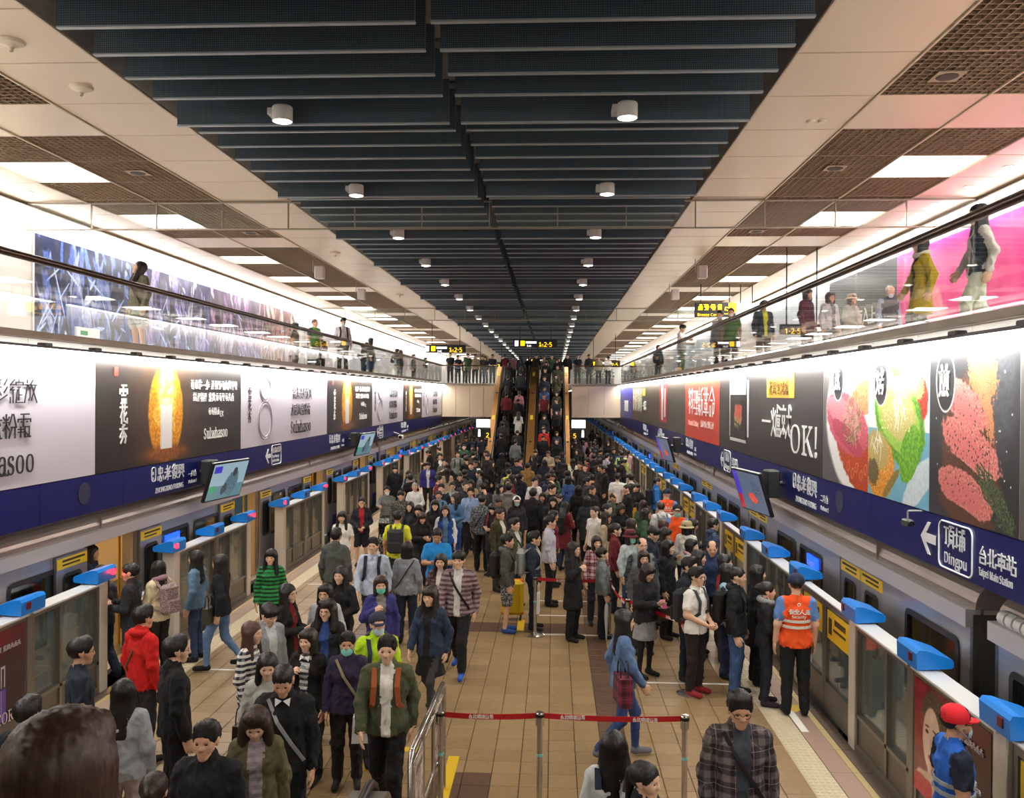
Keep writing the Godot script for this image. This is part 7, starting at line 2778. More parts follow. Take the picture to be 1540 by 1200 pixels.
func person(o: Dictionary, dry: bool) -> Node3D:
	# o: x d y h turn pose top bottom fem hair + colours + extras
	var d: float = o.d
	var lod := lod_of(d)
	var pose: String = o.get("pose", "stand")
	var top: String = o.get("top", "jacket")
	var bottom: String = o.get("bottom", "trousers")
	var fem: bool = o.get("fem", false)
	var key := "%s|%s|%s|%s|%d" % [pose, top, bottom, fem, lod]
	var hair: String = o.get("hair", "long" if fem else "short")
	if dry:
		want(key, body_bones(pose, top, bottom, fem), CELLS[lod], 0.032)
		want("head%s%d" % [fem, lod], head_bones(fem), HEADS[lod], 0.022)
		want("hair%s%d" % [hair, lod], hair_bones(hair), HEADS[lod] * 1.25, 0.03)
		want("hando%d" % lod, hand_bones(0.32), HANDS[lod], 0.008)
		want("handc%d" % lod, hand_bones(0.85), HANDS[lod], 0.008)
		return null
	var t := thing("person", o.label, "person", Vector3(o.x, o.get("y", 0.002), -d), deg_to_rad(o.get("turn", 0.0)), o.get("group", "people on the platform"))
	var sc: float = o.get("h", 1.66) / 1.695
	t.scale = Vector3(sc, sc, sc)
	var yaw: float = snappedf(o.get("yaw", 0.0), 10.0)
	var pitch: float = snappedf(o.get("pitch", 0.0), 5.0)
	var skin := mat(Color.html(SKINS[o.get("skin", 0)]), 0.6)
	var sp := split_body(key, pose, lod)
	var legc: String = o.get("legs", "")
	obj("body", skin_mesh(key, pose, fem, lod, yaw, pitch, legc == ""), skin, t)
	var tc: String = o.get("tc", "#333333")
	for q in [[TOP, "top", tc], [INNER, "top_front", o.get("ic", tc)], [SLEEVE, "sleeve", o.get("sc", tc)], [SLEEVE + 10, "sleeve", o.get("sc", tc)], [SHOE + 10, "shoe", o.get("shoe", "#1c1c1e")], [BOTTOM, "skirt" if bottom == "skirt" else bottom, o.get("bc", "#22252e")], [SHOE, "shoe", o.get("shoe", "#1c1c1e")]]:
		if sp.has(q[0]):
			obj(q[1] if q[1] != "slim" else "trousers", sp[q[0]], cloth(q[2]), t)
	if legc != "" and sp.has(LEG):
		if not shared.has("leg" + key):
			shared["leg" + key] = baked(sp[LEG])
		obj("leggings", shared["leg" + key], cloth(legc), t)
	var hf := head_frame(yaw, pitch)
	var hc: String = o.get("hc", "#15110f")
	if not o.has("cap") or fem:
		var hk := "hairmesh%s%d" % [hair, lod]
		if not shared.has(hk):
			var g := fresh()
			append_net(g, templates["hair%s%d" % [hair, lod]], Transform3D.IDENTITY)
			var strand := FastNoiseLite.new()
			strand.seed = 3
			strand.frequency = 1.0
			for k in g.v.size():
				var p: Vector3 = g.v[k]
				var wob: float = (strand.get_noise_3d(p.x * 60.0, p.y * (9.0 if hair != "wavy" else 26.0), p.z * 60.0) * (0.007 if hair in ["long", "bangs", "bob", "tail", "bun"] else (0.010 if hair == "wavy" else 0.012)))
				g.v[k] = p + g.n[k] * wob
				g.n[k] = (g.n[k] + Vector3(strand.get_noise_3d(p.x * 90.0, p.y * 12.0, p.z * 90.0), 0, strand.get_noise_3d(p.z * 90.0 + 40.0, p.y * 12.0, p.x * 90.0)) * 0.7).normalized()
			shared[hk] = baked(g)
		var hm := hair_cloth(hc)
		obj("hair", shared[hk], hm, t).transform = hf
	elif not fem:
		var hk2 := "hairmeshcrop%d" % lod
		if shared.has(hk2):
			obj("hair", shared[hk2], hair_cloth(hc), t).transform = hf
	if lod < 2:
		obj("eyes", face_mesh("eyes"), mat(rgb(26, 18, 16), 0.2), t).transform = hf
		obj("eyebrows", face_mesh("eyebrows"), mat(Color.html(hc), 0.7), t).transform = hf
		if not o.has("mask"):
			obj("lips", face_mesh("lips"), mat(rgb(176, 92, 84), 0.5) if fem else mat(rgb(164, 104, 88), 0.6), t).transform = hf
	for q in ["glasses", "mask", "cap", "hat"]:
		if o.has(q):
			obj(q, face_mesh(q), cloth(o[q]), t).transform = hf
	for q in ["backpack", "straps", "crossbelt", "scarf", "stripes", "hood"]:
		if o.has(q):
			obj(q if q != "stripes" else "reflective_stripes", face_mesh(q), cloth(o[q]), t)
	if o.has("backpack") and not o.has("straps"):
		obj("straps", face_mesh("straps"), cloth(o.backpack), t)
	if o.has("collar"):
		obj("collar", face_mesh("collar"), cloth(o.collar), t)
	if o.has("print"):
		# white lettering across the back
		put_cjk(t, "保全人員", Vector3(0.115, 1.30, -0.138), Basis(Vector3.UP, PI), 0.055, 0.009, mat(rgb(245, 245, 240), 0.6))
		put_text(t, "Security", Vector3(0.085, 1.212, -0.142), Basis(Vector3.UP, PI), 0.034, mat(rgb(245, 245, 240), 0.6))
		var eg := G.new()
		eg.lathe(Vector3(0, 1.355, -0.125), [[0.022, 0.006], [0.012, 0.007]], 12, Vector3(0, 0, -1))
		obj("emblem", eg, mat(rgb(245, 245, 240), 0.6), t)
	if o.has("chest"):
		put_cjk(t, o.chest, Vector3(-0.125, 1.12, 0.128), Basis.IDENTITY, 0.034, 0.006, mat(rgb(235, 238, 240), 0.6))
		var eg := G.new()
		eg.lathe(Vector3(0.075, 1.24, 0.125), [[0.03, 0.006], [0.018, 0.008]], 12, Vector3(0, 0, 1))
		obj("emblem", eg, mat(rgb(235, 238, 240), 0.6), t)
	return t

func figures() -> Array:
	return [
		{x=-3.60,d=7.03,h=1.60,turn=195,fem=true,top="jacket",hair="long",tc="#9a9ea4",bc="#b9a7a4",label="woman with long dark hair in a grey sweater seen from behind"},
		{x=-4.40,d=7.78,h=1.72,turn=125,top="tee",tc="#1d2633",bc="#20242c",glasses="#101010",hair="short",skin=1,label="man with glasses in a navy t-shirt beside the beauty poster"},
		{x=-4.43,d=9.06,h=1.70,turn=150,top="jacket",tc="#c8140f",hood="#c8140f",bc="#2a2a30",hair="short",crossbelt="#6b5b3a",label="man in a bright red hooded jacket seen from behind"},
		{x=-3.49,d=7.76,h=1.76,turn=128,top="jacket",tc="#0e0f12",bc="#111318",glasses="#333333",hair="short",label="man in a bulky black jacket with glasses, turned to the train"},
		{x=-2.41,d=5.88,h=1.72,turn=2,top="jacket",tc="#101216",ic="#16181d",bc="#14161a",hair="short",skin=1,label="young man in a black zipped bomber jacket facing the stairs"},
		{x=-2.52,d=5.31,h=1.60,turn=190,fem=true,top="jacket",hair="tail",tc="#3a3030",hc="#2a1a14",label="woman with tied-back brown hair at the foot of the stairs"},
		{x=-4.03,d=6.39,h=1.66,turn=170,top="jacket",tc="#14161c",bc="#16181c",hair="short",label="dark-haired person in black next to the beauty poster edge"},
		{x=-6.29,d=11.66,h=1.60,turn=-125,fem=true,top="jacket",pose="walk",hair="long",tc="#3d3f42",bc="#27303f",hc="#241a18",label="woman in a charcoal coat stepping through the open train door"},
		{x=-5.59,d=11.91,h=1.62,turn=-112,fem=true,top="jacket",pose="phone",hair="long",tc="#d6c6a4",sc="#d6c6a4",scarf="#a4808a",bc="#231c1c",backpack="camo:#c9b7b4:#7d5b5f",label="woman in a cream sweater with pink scarf and floral backpack at the train door"},
		{x=-5.79,d=11.52,h=1.66,turn=-80,top="jacket",pose="phone",tc="#23252b",bc="#2a3446",hair="fringe",label="man looking at a phone just inside the platform doorway"},
		{x=-5.33,d=12.59,h=1.65,turn=-90,fem=true,top="jacket",hair="long",tc="#5f7f9c",bc="#33486a",bottom="slim",shoe="#17181b",pose="stand",label="woman in a light denim jacket carrying a black bag, waiting for the train"},
		{x=-4.79,d=12.15,h=1.68,turn=-92,fem=true,top="jacket",pose="walk",hair="long",tc="#14161d",bc="#5d7ca4",bottom="slim",glasses="#702020",hc="#1d1210",shoe="#151515",label="woman in a navy top and jeans with glasses walking to the train"},
		{x=-4.32,d=12.95,h=1.62,turn=15,fem=true,top="shirt",hair="bangs",tc="stripe:#2f9a4c:#13301d",bc="#22242a",bottom="slim",yaw=-10,label="woman in a green and black striped top"},
		{x=-3.18,d=8.90,h=1.60,turn=82,fem=true,top="shirt",hair="long",hc="#4a3024",tc="stripe:#e8e6e2:#20242e",bc="#22305a",bottom="slim",label="woman with long light-brown hair in a striped off-shoulder top"},
		{x=-3.21,d=9.49,h=1.66,turn=55,top="jacket",tc="#8e9296",ic="#c9ccd0",bc="#30343a",hair="fringe",pitch=18,label="young man in an open grey hoodie looking down"},
		{x=-3.32,d=10.57,h=1.63,turn=78,fem=true,top="coat",hair="long",tc="#0d0d10",ic="#7a1414",bc="#101014",glasses="#222222",pose="phone",label="woman with very long black hair in a long black coat"},
		{x=-2.52,d=8.75,h=1.58,turn=-15,fem=true,top="jacket",hair="bob",tc="#101013",ic="stripe:#22242c:#d8d8d8",collar="#e4e2de",pose="strap",bc="#16181c",hc="#231815",label="short-haired woman in a black cardigan over a striped collared shirt"},
		{x=-2.65,d=7.86,h=1.60,turn=18,fem=true,top="jacket",hair="long",tc="#a9aaa4",bc="#2a2c30",pitch=10,label="woman with black hair in a pale grey jacket behind the man in black"},
		{x=-2.25,d=7.10,h=1.76,turn=8,top="jacket",tc="#0f1114",ic="#0c0d10",collar="#d9dadd",bc="#111318",hair="crop",pitch=25,skin=1,crossbelt="#8f9092",label="heavy-set man in a black jacket and white collar looking down"},
		{x=-2.27,d=6.48,h=1.62,turn=12,fem=true,top="jacket",hair="wavy",hc="#33231b",tc="#5b5438",ic="stripe:#a79aa0:#8b7f86",hood="#5b5438",bc="#2c2a2e",pitch=25,label="woman with wavy brown hair in an olive parka looking down"},
		{x=-2.60,d=9.79,h=1.63,turn=-8,fem=true,top="jacket",hair="wavy",hc="#1f1412",tc="#1a1d26",ic="#2c4788",bc="#1d2028",glasses="#402020",label="woman with glasses and wavy hair over a royal-blue top"},
		{x=-2.88,d=10.74,h=1.60,turn=-5,fem=true,top="jacket",hair="bob",tc="#b4b7ba",bc="#2b2d33",glasses="#303030",hc="#120e0d",label="woman with glasses and bobbed black hair in a pale grey cardigan"},
		{x=-2.93,d=11.73,h=1.62,turn=-12,fem=true,top="jacket",hair="long",tc="#17171b",ic="#111114",pose="clasp",bc="#2b2b30",label="woman in black with a lanyard and long black hair, hands clasped"},
		{x=-3.65,d=14.26,h=1.74,turn=172,top="jacket",tc="#4e5350",bc="#26282b",hair="short",label="man in a dark grey suit jacket walking away from the stairs"},
		{x=-2.83,d=13.40,h=1.75,turn=0,top="shirt",tc="#b9c6da",bc="#2a2f3a",straps="#1d2230",collar="#c8d2e2",hair="short",pose="walk",label="man in a pale blue shirt with navy rucksack straps"},
		{x=-2.34,d=13.65,h=1.64,turn=182,fem=true,top="shirt",hair="bob",tc="#8b9098",bc="#222a3a",crossbelt="#333333",hc="#0f0d0d",label="person in a grey sweater with a thin shoulder strap seen from behind"},
		{x=-2.28,d=11.27,h=1.60,turn=14,fem=true,top="jacket",hair="bob",hc="#3a241c",tc="#37367a",ic="#7d7d78",mask="#6fd0b4",pose="strap",bc="#2b2c33",label="woman in a violet fleece jacket and mint face mask"},
		{x=-1.90,d=9.22,h=1.64,turn=22,top="jacket",tc="#b5e21c",ic="#b5e21c",hood="#34404c",mask="#c8dbe6",cap="#232b44",bc="#2a2c33",straps="#26324a",label="person in a neon-yellow jacket, navy cap and face mask"},
		{x=-2.09,d=8.66,h=1.58,turn=8,fem=true,top="jacket",hair="short",tc="#2c2440",bc="#211c1c",mask="#86dccb",pose="carry",crossbelt="#8c8260",hc="#1a1210",skin=3,label="woman in dark purple with a mint mask carrying a white paper bag"},
		{x=-1.54,d=7.94,h=1.76,turn=4,top="jacket",pose="walk",tc="#4a5138",ic="#e0ddd6",bc="#16171b",hair="short",straps="#a4552c",label="man in an olive-green parka with tan straps by the steel railing"},
		{x=-1.51,d=10.56,h=1.63,turn=-20,fem=true,top="jacket",hair="bangs",hc="#2a1b16",tc="#26344e",ic="#101114",bottom="skirt",bc="#121214",legs="#3c3a3e",shoe="#17171a",pose="walk",label="woman in a denim jacket and black skirt with a heavy fringe"},
		{x=-1.34,d=12.20,h=1.78,turn=-8,top="jacket",pose="walk",tc="stripe:#5c4048:#9a8a8c",ic="#d0cfcd",bc="#14161b",shoe="#2554b4",hair="fringe",crossbelt="#151515",label="young man in a striped maroon jacket and blue trainers walking"},
		{x=-1.69,d=12.88,h=1.60,turn=-4,fem=true,top="jacket",hair="long",tc="plaid:#3a2026:#7f6468",ic="#d8cfcb",bc="#20222a",hc="#1d1311",label="woman in a dark plaid shirt beside the striped jacket"},
		{x=-0.78,d=14.45,h=1.66,turn=90,top="jacket",tc="#454743",hood="#5b5e59",bottom="shorts",bc="camo:#141518:#b8b8b4",shoe="#2a4f94",backpack="#26221f",hair="short",skin=1,label="boy in a grey-green hoodie, patterned shorts and backpack"},
		{x=-0.33,d=14.64,h=1.68,turn=88,top="jacket",tc="#1d2736",hood="#222f44",ic="#9a927c",bc="#1c2333",backpack="#a4aaa8",glasses="#222222",shoe="#33242a",hair="short",label="young man in a navy hoodie with a pale backpack and cloth bag"},
		{x=0.33,d=14.05,h=1.61,turn=62,fem=true,top="coat",hair="long",hc="#20130f",tc="#0d0d10",bc="#0c0c0f",pose="strap",label="woman with long brown hair in black holding a phone to her face"},
		{x=0.82,d=14.22,h=1.50,turn=92,top="jacket",tc="#6d7476",ic="#17181b",bc="#101115",hair="fringe",pitch=-15,label="boy in a grey jacket with a closed white umbrella, looking up"},
		{x=0.76,d=15.04,h=1.55,turn=12,fem=true,top="shirt",hair="bob",tc="plaid:#6c1d28:#cfc6c2",bc="#2a2a30",hc="#221712",label="woman in a red plaid shirt behind the boy with the umbrella"},
		{x=0.78,d=9.49,h=1.65,turn=98,fem=true,top="jacket",pose="walk",hair="long",tc="#567199",bc="#2c4474",bottom="slim",glasses="#302020",shoe="#6d7078",label="woman in blue denim striding past with a red patterned bag"},
		{x=0.44,d=6.12,h=1.62,turn=172,fem=true,top="jacket",hair="long",tc="#d0d2d4",sc="#c9ccd0",straps="#1b2436",bc="#22252b",hc="#0e0c0c",label="woman with long black hair and a white top at the near belt"},
		{x=0.61,d=5.72,h=1.58,turn=58,fem=true,top="jacket",hair="tail",tc="#1c2026",bc="#22252b",label="woman with swept-back hair just behind the near belt"},
		{x=1.41,d=6.54,h=1.80,turn=0,top="jacket",tc="plaid:#241c1e:#7d7070",ic="#3c4149",bc="#23252b",hair="short",glasses="#33302c",skin=1,pitch=10,crossbelt="#16161a",label="man with glasses in a dark checked shirt over a grey t-shirt"},
		{x=3.06,d=10.95,h=1.78,turn=180,top="tee",tc="#f0561a",ic="#f0561a",sc="#5d86c4",bc="#0f1013",shoe="#101010",cap="#1a2440",stripes="#d8d8d0",print="y",collar="#5d86c4",label="security guard in an orange vest, blue shirt and navy cap seen from behind"},
		{x=2.77,d=11.28,h=1.60,turn=84,fem=true,top="jacket",pose="phone",hair="bun",tc="#15171d",scarf="#8f9396",bc="#1c2230",bottom="slim",shoe="#2a1c2c",label="girl in a dark sailor top reading a tablet"},
		{x=2.84,d=12.08,h=1.66,turn=92,fem=true,top="coat",hair="long",tc="#0c0c0e",bc="#0d0d10",hc="#0c0a0a",label="person in a long black coat at the screen door"},
		{x=2.46,d=11.61,h=1.72,turn=68,top="jacket",tc="#121317",hood="#17181c",bc="#3a5580",shoe="#25262a",backpack="#151515",hair="crop",label="young man in a black hoodie and jeans with a black rucksack"},
		{x=1.92,d=11.62,h=1.71,turn=52,top="tee",pose="clasp",tc="#eceae6",bc="#211719",shoe="#8c1f24",straps="#3a3d42",backpack="#2c2e33",glasses="#222222",collar="#f0eeea",hair="short",label="student in a short-sleeved white shirt with a grey backpack"},
		{x=1.91,d=12.17,h=1.74,turn=55,top="jacket",tc="#171d2b",ic="#a9b4c6",bc="#161b28",glasses="#222222",hair="short",collar="#cfd6e0",label="man in a navy suit with glasses behind the student"},
		{x=1.32,d=12.30,h=1.63,turn=42,fem=true,top="jacket",pose="phone",hair="bob",tc="#17171a",bottom="skirt",bc="#8d8e8e",legs="#141418",hc="#241614",pitch=25,shoe="#141416",label="woman in a black leather jacket and grey skirt using a pink phone"},
		{x=2.47,d=12.35,h=1.62,turn=72,fem=true,top="jacket",hair="bangs",tc="#8fb0c6",bc="#2b3350",glasses="#55302a",hc="#0f0c0c",label="girl with a fringe and glasses in a pale denim jacket"},
		{x=2.58,d=13.08,h=1.62,turn=80,fem=true,top="jacket",hair="long",tc="#b8201c",bc="#25262b",hc="#0f0c0c",label="woman in a red sweater in the right-hand queue"},
		{x=2.53,d=13.78,h=1.72,turn=-8,top="jacket",hair="bald",tc="#26365a",sc="#c8c8c6",bc="#25272d",skin=1,pitch=10,label="balding man in a blue top with pale sleeves"},
		{x=1.41,d=13.41,h=1.60,turn=4,fem=true,top="jacket",hair="bob",tc="#4c4c4e",ic="#5e8ab4",glasses="#30201c",bc="#25272d",hc="#2a1813",label="woman with glasses and brown bob in a dark grey cardigan"},
		{x=1.44,d=13.94,h=1.72,turn=10,top="shirt",hair="bald",tc="#6e777c",sc="plaid:#1d2226:#54605f",glasses="#302820",bc="#25272d",label="man with glasses in a grey vest over checked sleeves"},
		{x=1.37,d=15.32,h=1.62,turn=35,fem=true,top="shirt",hair="bob",tc="#c7d3d6",mask="#7fd6c0",hat="#5a1420",bc="#2c456e",glasses="#222222",label="woman with a wine-red beret and mint mask"},
		{x=1.89,d=14.28,h=1.62,turn=58,fem=true,top="coat",hair="bob",tc="#101013",bc="#121316",label="person in a black coat with a round bob"},
		{x=2.30,d=14.44,h=1.62,turn=60,fem=true,top="jacket",hair="bob",tc="#969c9c",scarf="#b98f8c",bc="#25272d",label="woman in a pale grey coat with a pink scarf"},
		{x=2.24,d=13.36,h=1.63,turn=75,fem=true,top="jacket",hair="long",tc="#2b2a2d",ic="#c9bba8",bc="#22242a",label="woman with long hair in profile behind the white-shirted student"},
		{x=3.00,d=6.54,h=1.72,turn=88,top="tee",tc="#1f5fc0",ic="#1f5fc0",sc="#141c30",cap="#d01a26",mask="#b4cfe0",glasses="#151515",bc="#22252d",stripes="#9aa2a6",chest="志工",collar="#141c30",skin=3,label="volunteer in a blue vest, red cap and face mask by the beauty poster"},
		{x=2.74,d=20.86,h=1.76,turn=180,top="tee",tc="#f0561a",ic="#f0561a",sc="#5d86c4",bc="#101114",cap="#1a2440",stripes="#d8d8d0",print="y",label="security guard in an orange vest seen from behind, beside the man in bright blue"},
		{x=2.61,d=18.16,h=1.72,turn=-8,top="tee",tc="#f0561a",ic="#f0561a",sc="#5d86c4",cap="#141414",mask="#9fd6c8",bc="#101114",label="security guard in an orange vest and mint mask facing the crowd"},
		{x=2.86,d=23.91,h=1.74,turn=92,top="jacket",tc="#2a74c0",bc="#16181d",backpack="#151a26",hair="crop",label="man in a bright blue jacket with a dark rucksack"},
		{x=2.54,d=16.46,h=1.62,turn=150,fem=true,top="jacket",hair="bob",hat="#b0a27c",tc="#d8d6d0",bc="#2a2a30",label="person in a beige knitted hat"},
		{x=2.11,d=16.52,h=1.62,turn=120,fem=true,top="jacket",hair="long",hc="#3a1a18",tc="#6a7474",straps="#c01c30",bc="#22242a",label="woman with reddish hair and red straps"},
		{x=3.08,d=16.72,h=1.64,turn=100,top="jacket",hair="short",tc="#3a4a66",hood="#33425c",bc="#22252b",label="person in a blue hooded jacket next to the screen door"},
		{x=-3.00,d=16.41,h=1.76,turn=180,top="tee",tc="#d9de3a",bc="#2b2d30",backpack="#2e2f30",hair="crop",skin=3,label="man in a yellow t-shirt with a dark backpack seen from behind"},
		{x=-4.28,d=17.22,h=1.62,turn=2,fem=true,top="tee",hair="bangs",tc="#e8e6e2",bc="#23252c",hc="#120e0d",label="schoolgirl in a white blouse with long black hair and fringe"},
		{x=-4.45,d=19.74,h=1.60,turn=8,fem=true,top="jacket",hair="tail",tc="#171a26",sc="#171a26",ic="#a3202a",bottom="shorts",bc="#161a2a",pose="clasp",glasses="#332222",label="girl in a navy tracksuit top with red panel and shorts"},
		{x=-4.31,d=22.04,h=1.62,turn=12,fem=true,top="shirt",pose="reach",hair="tail",tc="#6f7472",mask="#e6ecef",bc="#25272d",label="woman in a grey top and white mask pushing a stroller"},
		{x=-3.70,d=20.67,h=1.66,turn=10,top="jacket",tc="camo:#22241f:#8f8f80",hood="#2a2b28",bc="#22242a",hair="fringe",label="boy in a camouflage hoodie behind the stroller"},
		{x=-3.76,d=23.13,h=1.60,turn=5,top="shirt",tc="#e2e2e0",bc="#3a3a3e",hair="crop",hc="#8e8a86",pose="clasp",skin=1,label="grey-haired person in a white shirt"},
		{x=-1.99,d=14.68,h=1.72,turn=2,top="tee",pose="phone",tc="#1f8ad8",bc="#14161c",hair="crop",skin=3,pitch=20,label="man in a bright blue polo shirt looking at his phone"},
		{x=-2.32,d=18.35,h=1.62,turn=4,fem=true,top="jacket",hair="long",tc="#1f4c9c",ic="#5d7c9c",sc="#e2e4e8",bc="#1f3f7c",label="girl in a blue and white varsity jacket"},
		{x=-2.36,d=20.59,h=1.62,turn=-30,fem=true,top="shirt",hair="long",tc="#47729c",bc="#1f4a9a",pose="clasp",yaw=-20,label="woman in a mid-blue dress-like top looking aside"},
		{x=-2.05,d=21.22,h=1.70,turn=0,top="shirt",tc="#8fa6cc",bc="#25272d",collar="#9fb4d6",hair="short",skin=1,label="man in a blue office shirt in the crowd"},
		{x=-1.61,d=19.36,h=1.74,turn=170,top="jacket",tc="camo:#3a4148:#9aa2a6",bc="#0e0f12",crossbelt="#15161a",hair="crop",label="man in a grey camouflage jacket with black shoulder bag seen from behind"},
		{x=-1.10,d=17.43,h=1.70,turn=62,top="jacket",tc="#3d3a20",ic="#d8d2c6",bc="#2c2a20",hair="crop",hc="#241a14",skin=1,label="man in an olive suit in profile"},
		{x=-0.74,d=16.19,h=1.68,turn=60,top="jacket",tc="#4a5038",ic="#c8c8c0",bc="#25272d",hair="short",crossbelt="#1a1a1a",label="man in a moss-green jacket behind the boy in shorts"},
		{x=-0.07,d=16.32,h=1.72,turn=90,top="shirt",tc="#b9b7c6",bc="#17181d",collar="#c6c4d2",hair="short",label="man in a pale lilac shirt in profile"},
		{x=-1.15,d=22.08,h=1.72,turn=165,top="jacket",tc="#7a7670",hood="#858078",bc="#25272d",hair="short",label="person in a taupe hooded sweatshirt seen from behind"},
		{x=-0.86,d=20.19,h=1.62,turn=10,fem=true,top="jacket",hair="long",cap="#eceae6",tc="#26282d",mask="#a8c4cc",bc="#25272d",label="woman in a white cap with a lowered mask"},
		{x=-1.39,d=26.64,h=1.70,turn=180,top="tee",tc="#c8e028",ic="#c8e028",sc="#7a7a74",bc="#25272d",stripes="#e0e0d8",hair="crop",label="worker in a yellow reflective vest seen from behind"},
		{x=-0.88,d=28.80,h=1.72,turn=175,top="jacket",tc="#8c6a38",bc="#25272d",hair="short",label="person in a camel coat seen from behind near the escalators"},
		{x=-0.08,d=23.05,h=1.72,turn=70,top="jacket",tc="#8a7460",bc="#2b2a28",hair="bald",crossbelt="#3a2a1c",skin=1,label="balding man in a beige jacket with a shoulder strap"},
		{x=0.91,d=23.70,h=1.74,turn=88,top="jacket",tc="#2b3036",bc="#1b1c20",glasses="#222222",hair="short",label="man in a slate jacket with glasses in profile"},
		{x=1.44,d=21.29,h=1.60,turn=70,top="jacket",tc="#33412f",bc="#2a2a2a",hair="bald",pose="phone",pitch=25,skin=1,label="older man in a dark green jacket reading, beside the orange bag"},
		{x=0.73,d=32.14,h=1.62,turn=178,fem=true,top="jacket",hair="long",tc="#d8d6c0",bc="#1d1e22",label="woman in a cream padded jacket seen from behind"},
		{x=1.56,d=33.31,h=1.72,turn=150,top="jacket",tc="#131418",bc="#40443f",hair="short",ic="#e0e0e0",label="man in a black suit near the right escalator"},
		{x=2.11,d=34.06,h=1.70,turn=120,top="shirt",tc="plaid:#8f8aa8:#d8d4e2",bc="#25272d",hair="short",label="person in a lilac checked shirt"},
		{x=2.82,d=35.65,h=1.68,turn=170,top="jacket",tc="#2a3a4a",sc="#c8e06a",straps="#c8e06a",bc="#25272d",hair="short",label="person with pale green reflective straps"},
		{x=3.22,d=37.17,h=1.64,turn=160,fem=true,top="jacket",hair="tail",tc="#d8a8ac",bc="#e0dcd8",label="woman in pale pink reading a leaflet by the screen doors"},
		{x=1.89,d=25.46,h=1.70,turn=175,top="tee",tc="#e0dedb",bc="#25272d",hair="short",label="man in a white t-shirt seen from behind"},
		{x=2.28,d=25.26,h=1.70,turn=178,top="tee",tc="#e6e4e0",bc="#25272d",straps="#15161a",hair="short",label="man in a white t-shirt with black straps seen from behind"},
		{x=2.10,d=23.20,h=1.64,turn=70,fem=true,top="coat",hair="bangs",tc="#121215",bc="#15161a",pose="phone",label="woman in a long black coat with striped sleeve"},
		{x=0.65,d=22.35,h=1.66,turn=175,fem=true,top="coat",hair="bob",tc="#0e0e11",bc="#111216",label="person in a black coat seen from behind, with a yellow dotted bag"},
		{x=-4.25,d=28.92,h=1.70,turn=5,top="jacket",tc="#2d2a7c",ic="#c8c8c6",bc="#22242a",hair="fringe",label="person in a royal-purple jacket"},
		{x=-3.93,d=30.73,h=1.68,turn=8,top="jacket",tc="#5b564c",bc="#2a2a2c",hair="short",pose="strap",label="man in a taupe jacket raising a hand to his mouth"},
		{x=-2.68,d=22.64,h=1.68,turn=2,top="jacket",tc="#8c9490",ic="#b8bcb8",bc="#25272d",glasses="#222222",hair="crop",straps="#222428",label="man with glasses in a pale grey jacket with rucksack straps"},
		{x=-2.77,d=25.34,h=1.70,turn=0,top="jacket",tc="#14161d",bc="#1a1c22",hair="crop",pitch=20,label="man in black looking down"},
		{x=-2.83,d=21.11,h=1.62,turn=4,fem=true,top="jacket",hair="tail",tc="#5f8cb0",straps="#20242c",bc="#25272d",skin=1,label="smiling woman in a sky-blue shirt with straps"},
		{x=-2.66,d=19.25,h=1.62,turn=2,fem=true,top="jacket",hair="bangs",tc="#121317",bc="#15171b",label="woman in black with a lanyard and straight fringe"},
		{x=-4.40,d=33.17,h=1.70,turn=0,top="jacket",tc="#121317",ic="#dcdcda",bc="#1a1c22",hair="short",label="man in a black jacket and white collar"},
		{x=-3.80,d=33.82,h=1.74,turn=8,top="jacket",tc="#7d8480",straps="#232528",bc="#25272d",hair="short",label="man in a grey hooded jacket with rucksack straps"},
		{x=-2.71,d=30.00,h=1.70,turn=-60,top="jacket",tc="#15161b",sc="#e0e0de",bc="#1a1c22",hair="crop",skin=3,label="man in a black jacket with white print turned left"},
		{x=-6.98,d=14.11,y=4.63,h=1.60,turn=-30,fem=true,top="coat",hair="long",tc="#6d6a58",bottom="shorts",bc="#c9c4b4",crossbelt="#1a1a1a",pitch=-20,yaw=-20,hc="#2a1c16",label="woman in an olive coat with a shoulder bag looking up behind the left balustrade",group="people on the mezzanine"},
		{x=-7.35,d=26.02,y=4.63,h=1.66,turn=60,top="tee",tc="#58a03c",ic="#58a03c",sc="#2c3630",bc="#2a3036",hair="crop",hc="#5a3626",label="attendant in a green vest behind the left balustrade",group="people on the mezzanine"},
		{x=-6.52,d=26.21,y=4.63,h=1.72,turn=30,top="shirt",tc="#d6d2d4",straps="#26222a",backpack="#221f26",mask="#d8dce0",bc="#25303c",hair="short",pitch=10,label="man in a white shirt with rucksack and mask leaning on the left handrail",group="people on the mezzanine"},
		{x=-8.28,d=38.33,y=4.63,h=1.60,turn=20,fem=true,top="jacket",hair="long",hc="#3a2418",tc="#6f8a8a",bottom="shorts",bc="#4a6a90",label="woman in a grey jacket and denim shorts on the left mezzanine",group="people on the mezzanine"},
		{x=-8.04,d=48.78,y=4.63,h=1.64,turn=70,top="jacket",tc="#7a7c7e",bc="#25272d",hair="short",label="person in a grey jacket on the left mezzanine",group="people on the mezzanine"},
		{x=-8.02,d=53.22,y=4.63,h=1.64,turn=80,top="jacket",tc="#2a2c33",bc="#1a1c20",hair="short",label="person in dark clothes near the bridge corner",group="people on the mezzanine"},
		{x=4.99,d=10.36,y=4.63,h=1.66,turn=-100,fem=true,top="shirt",pose="walk",hair="long",tc="#1a2233",ic="#c9c5bf",sc="#cfcac4",bc="#b9c2ae",hc="#141014",label="woman in a navy vest and sage trousers walking on the right mezzanine",group="people on the mezzanine"},
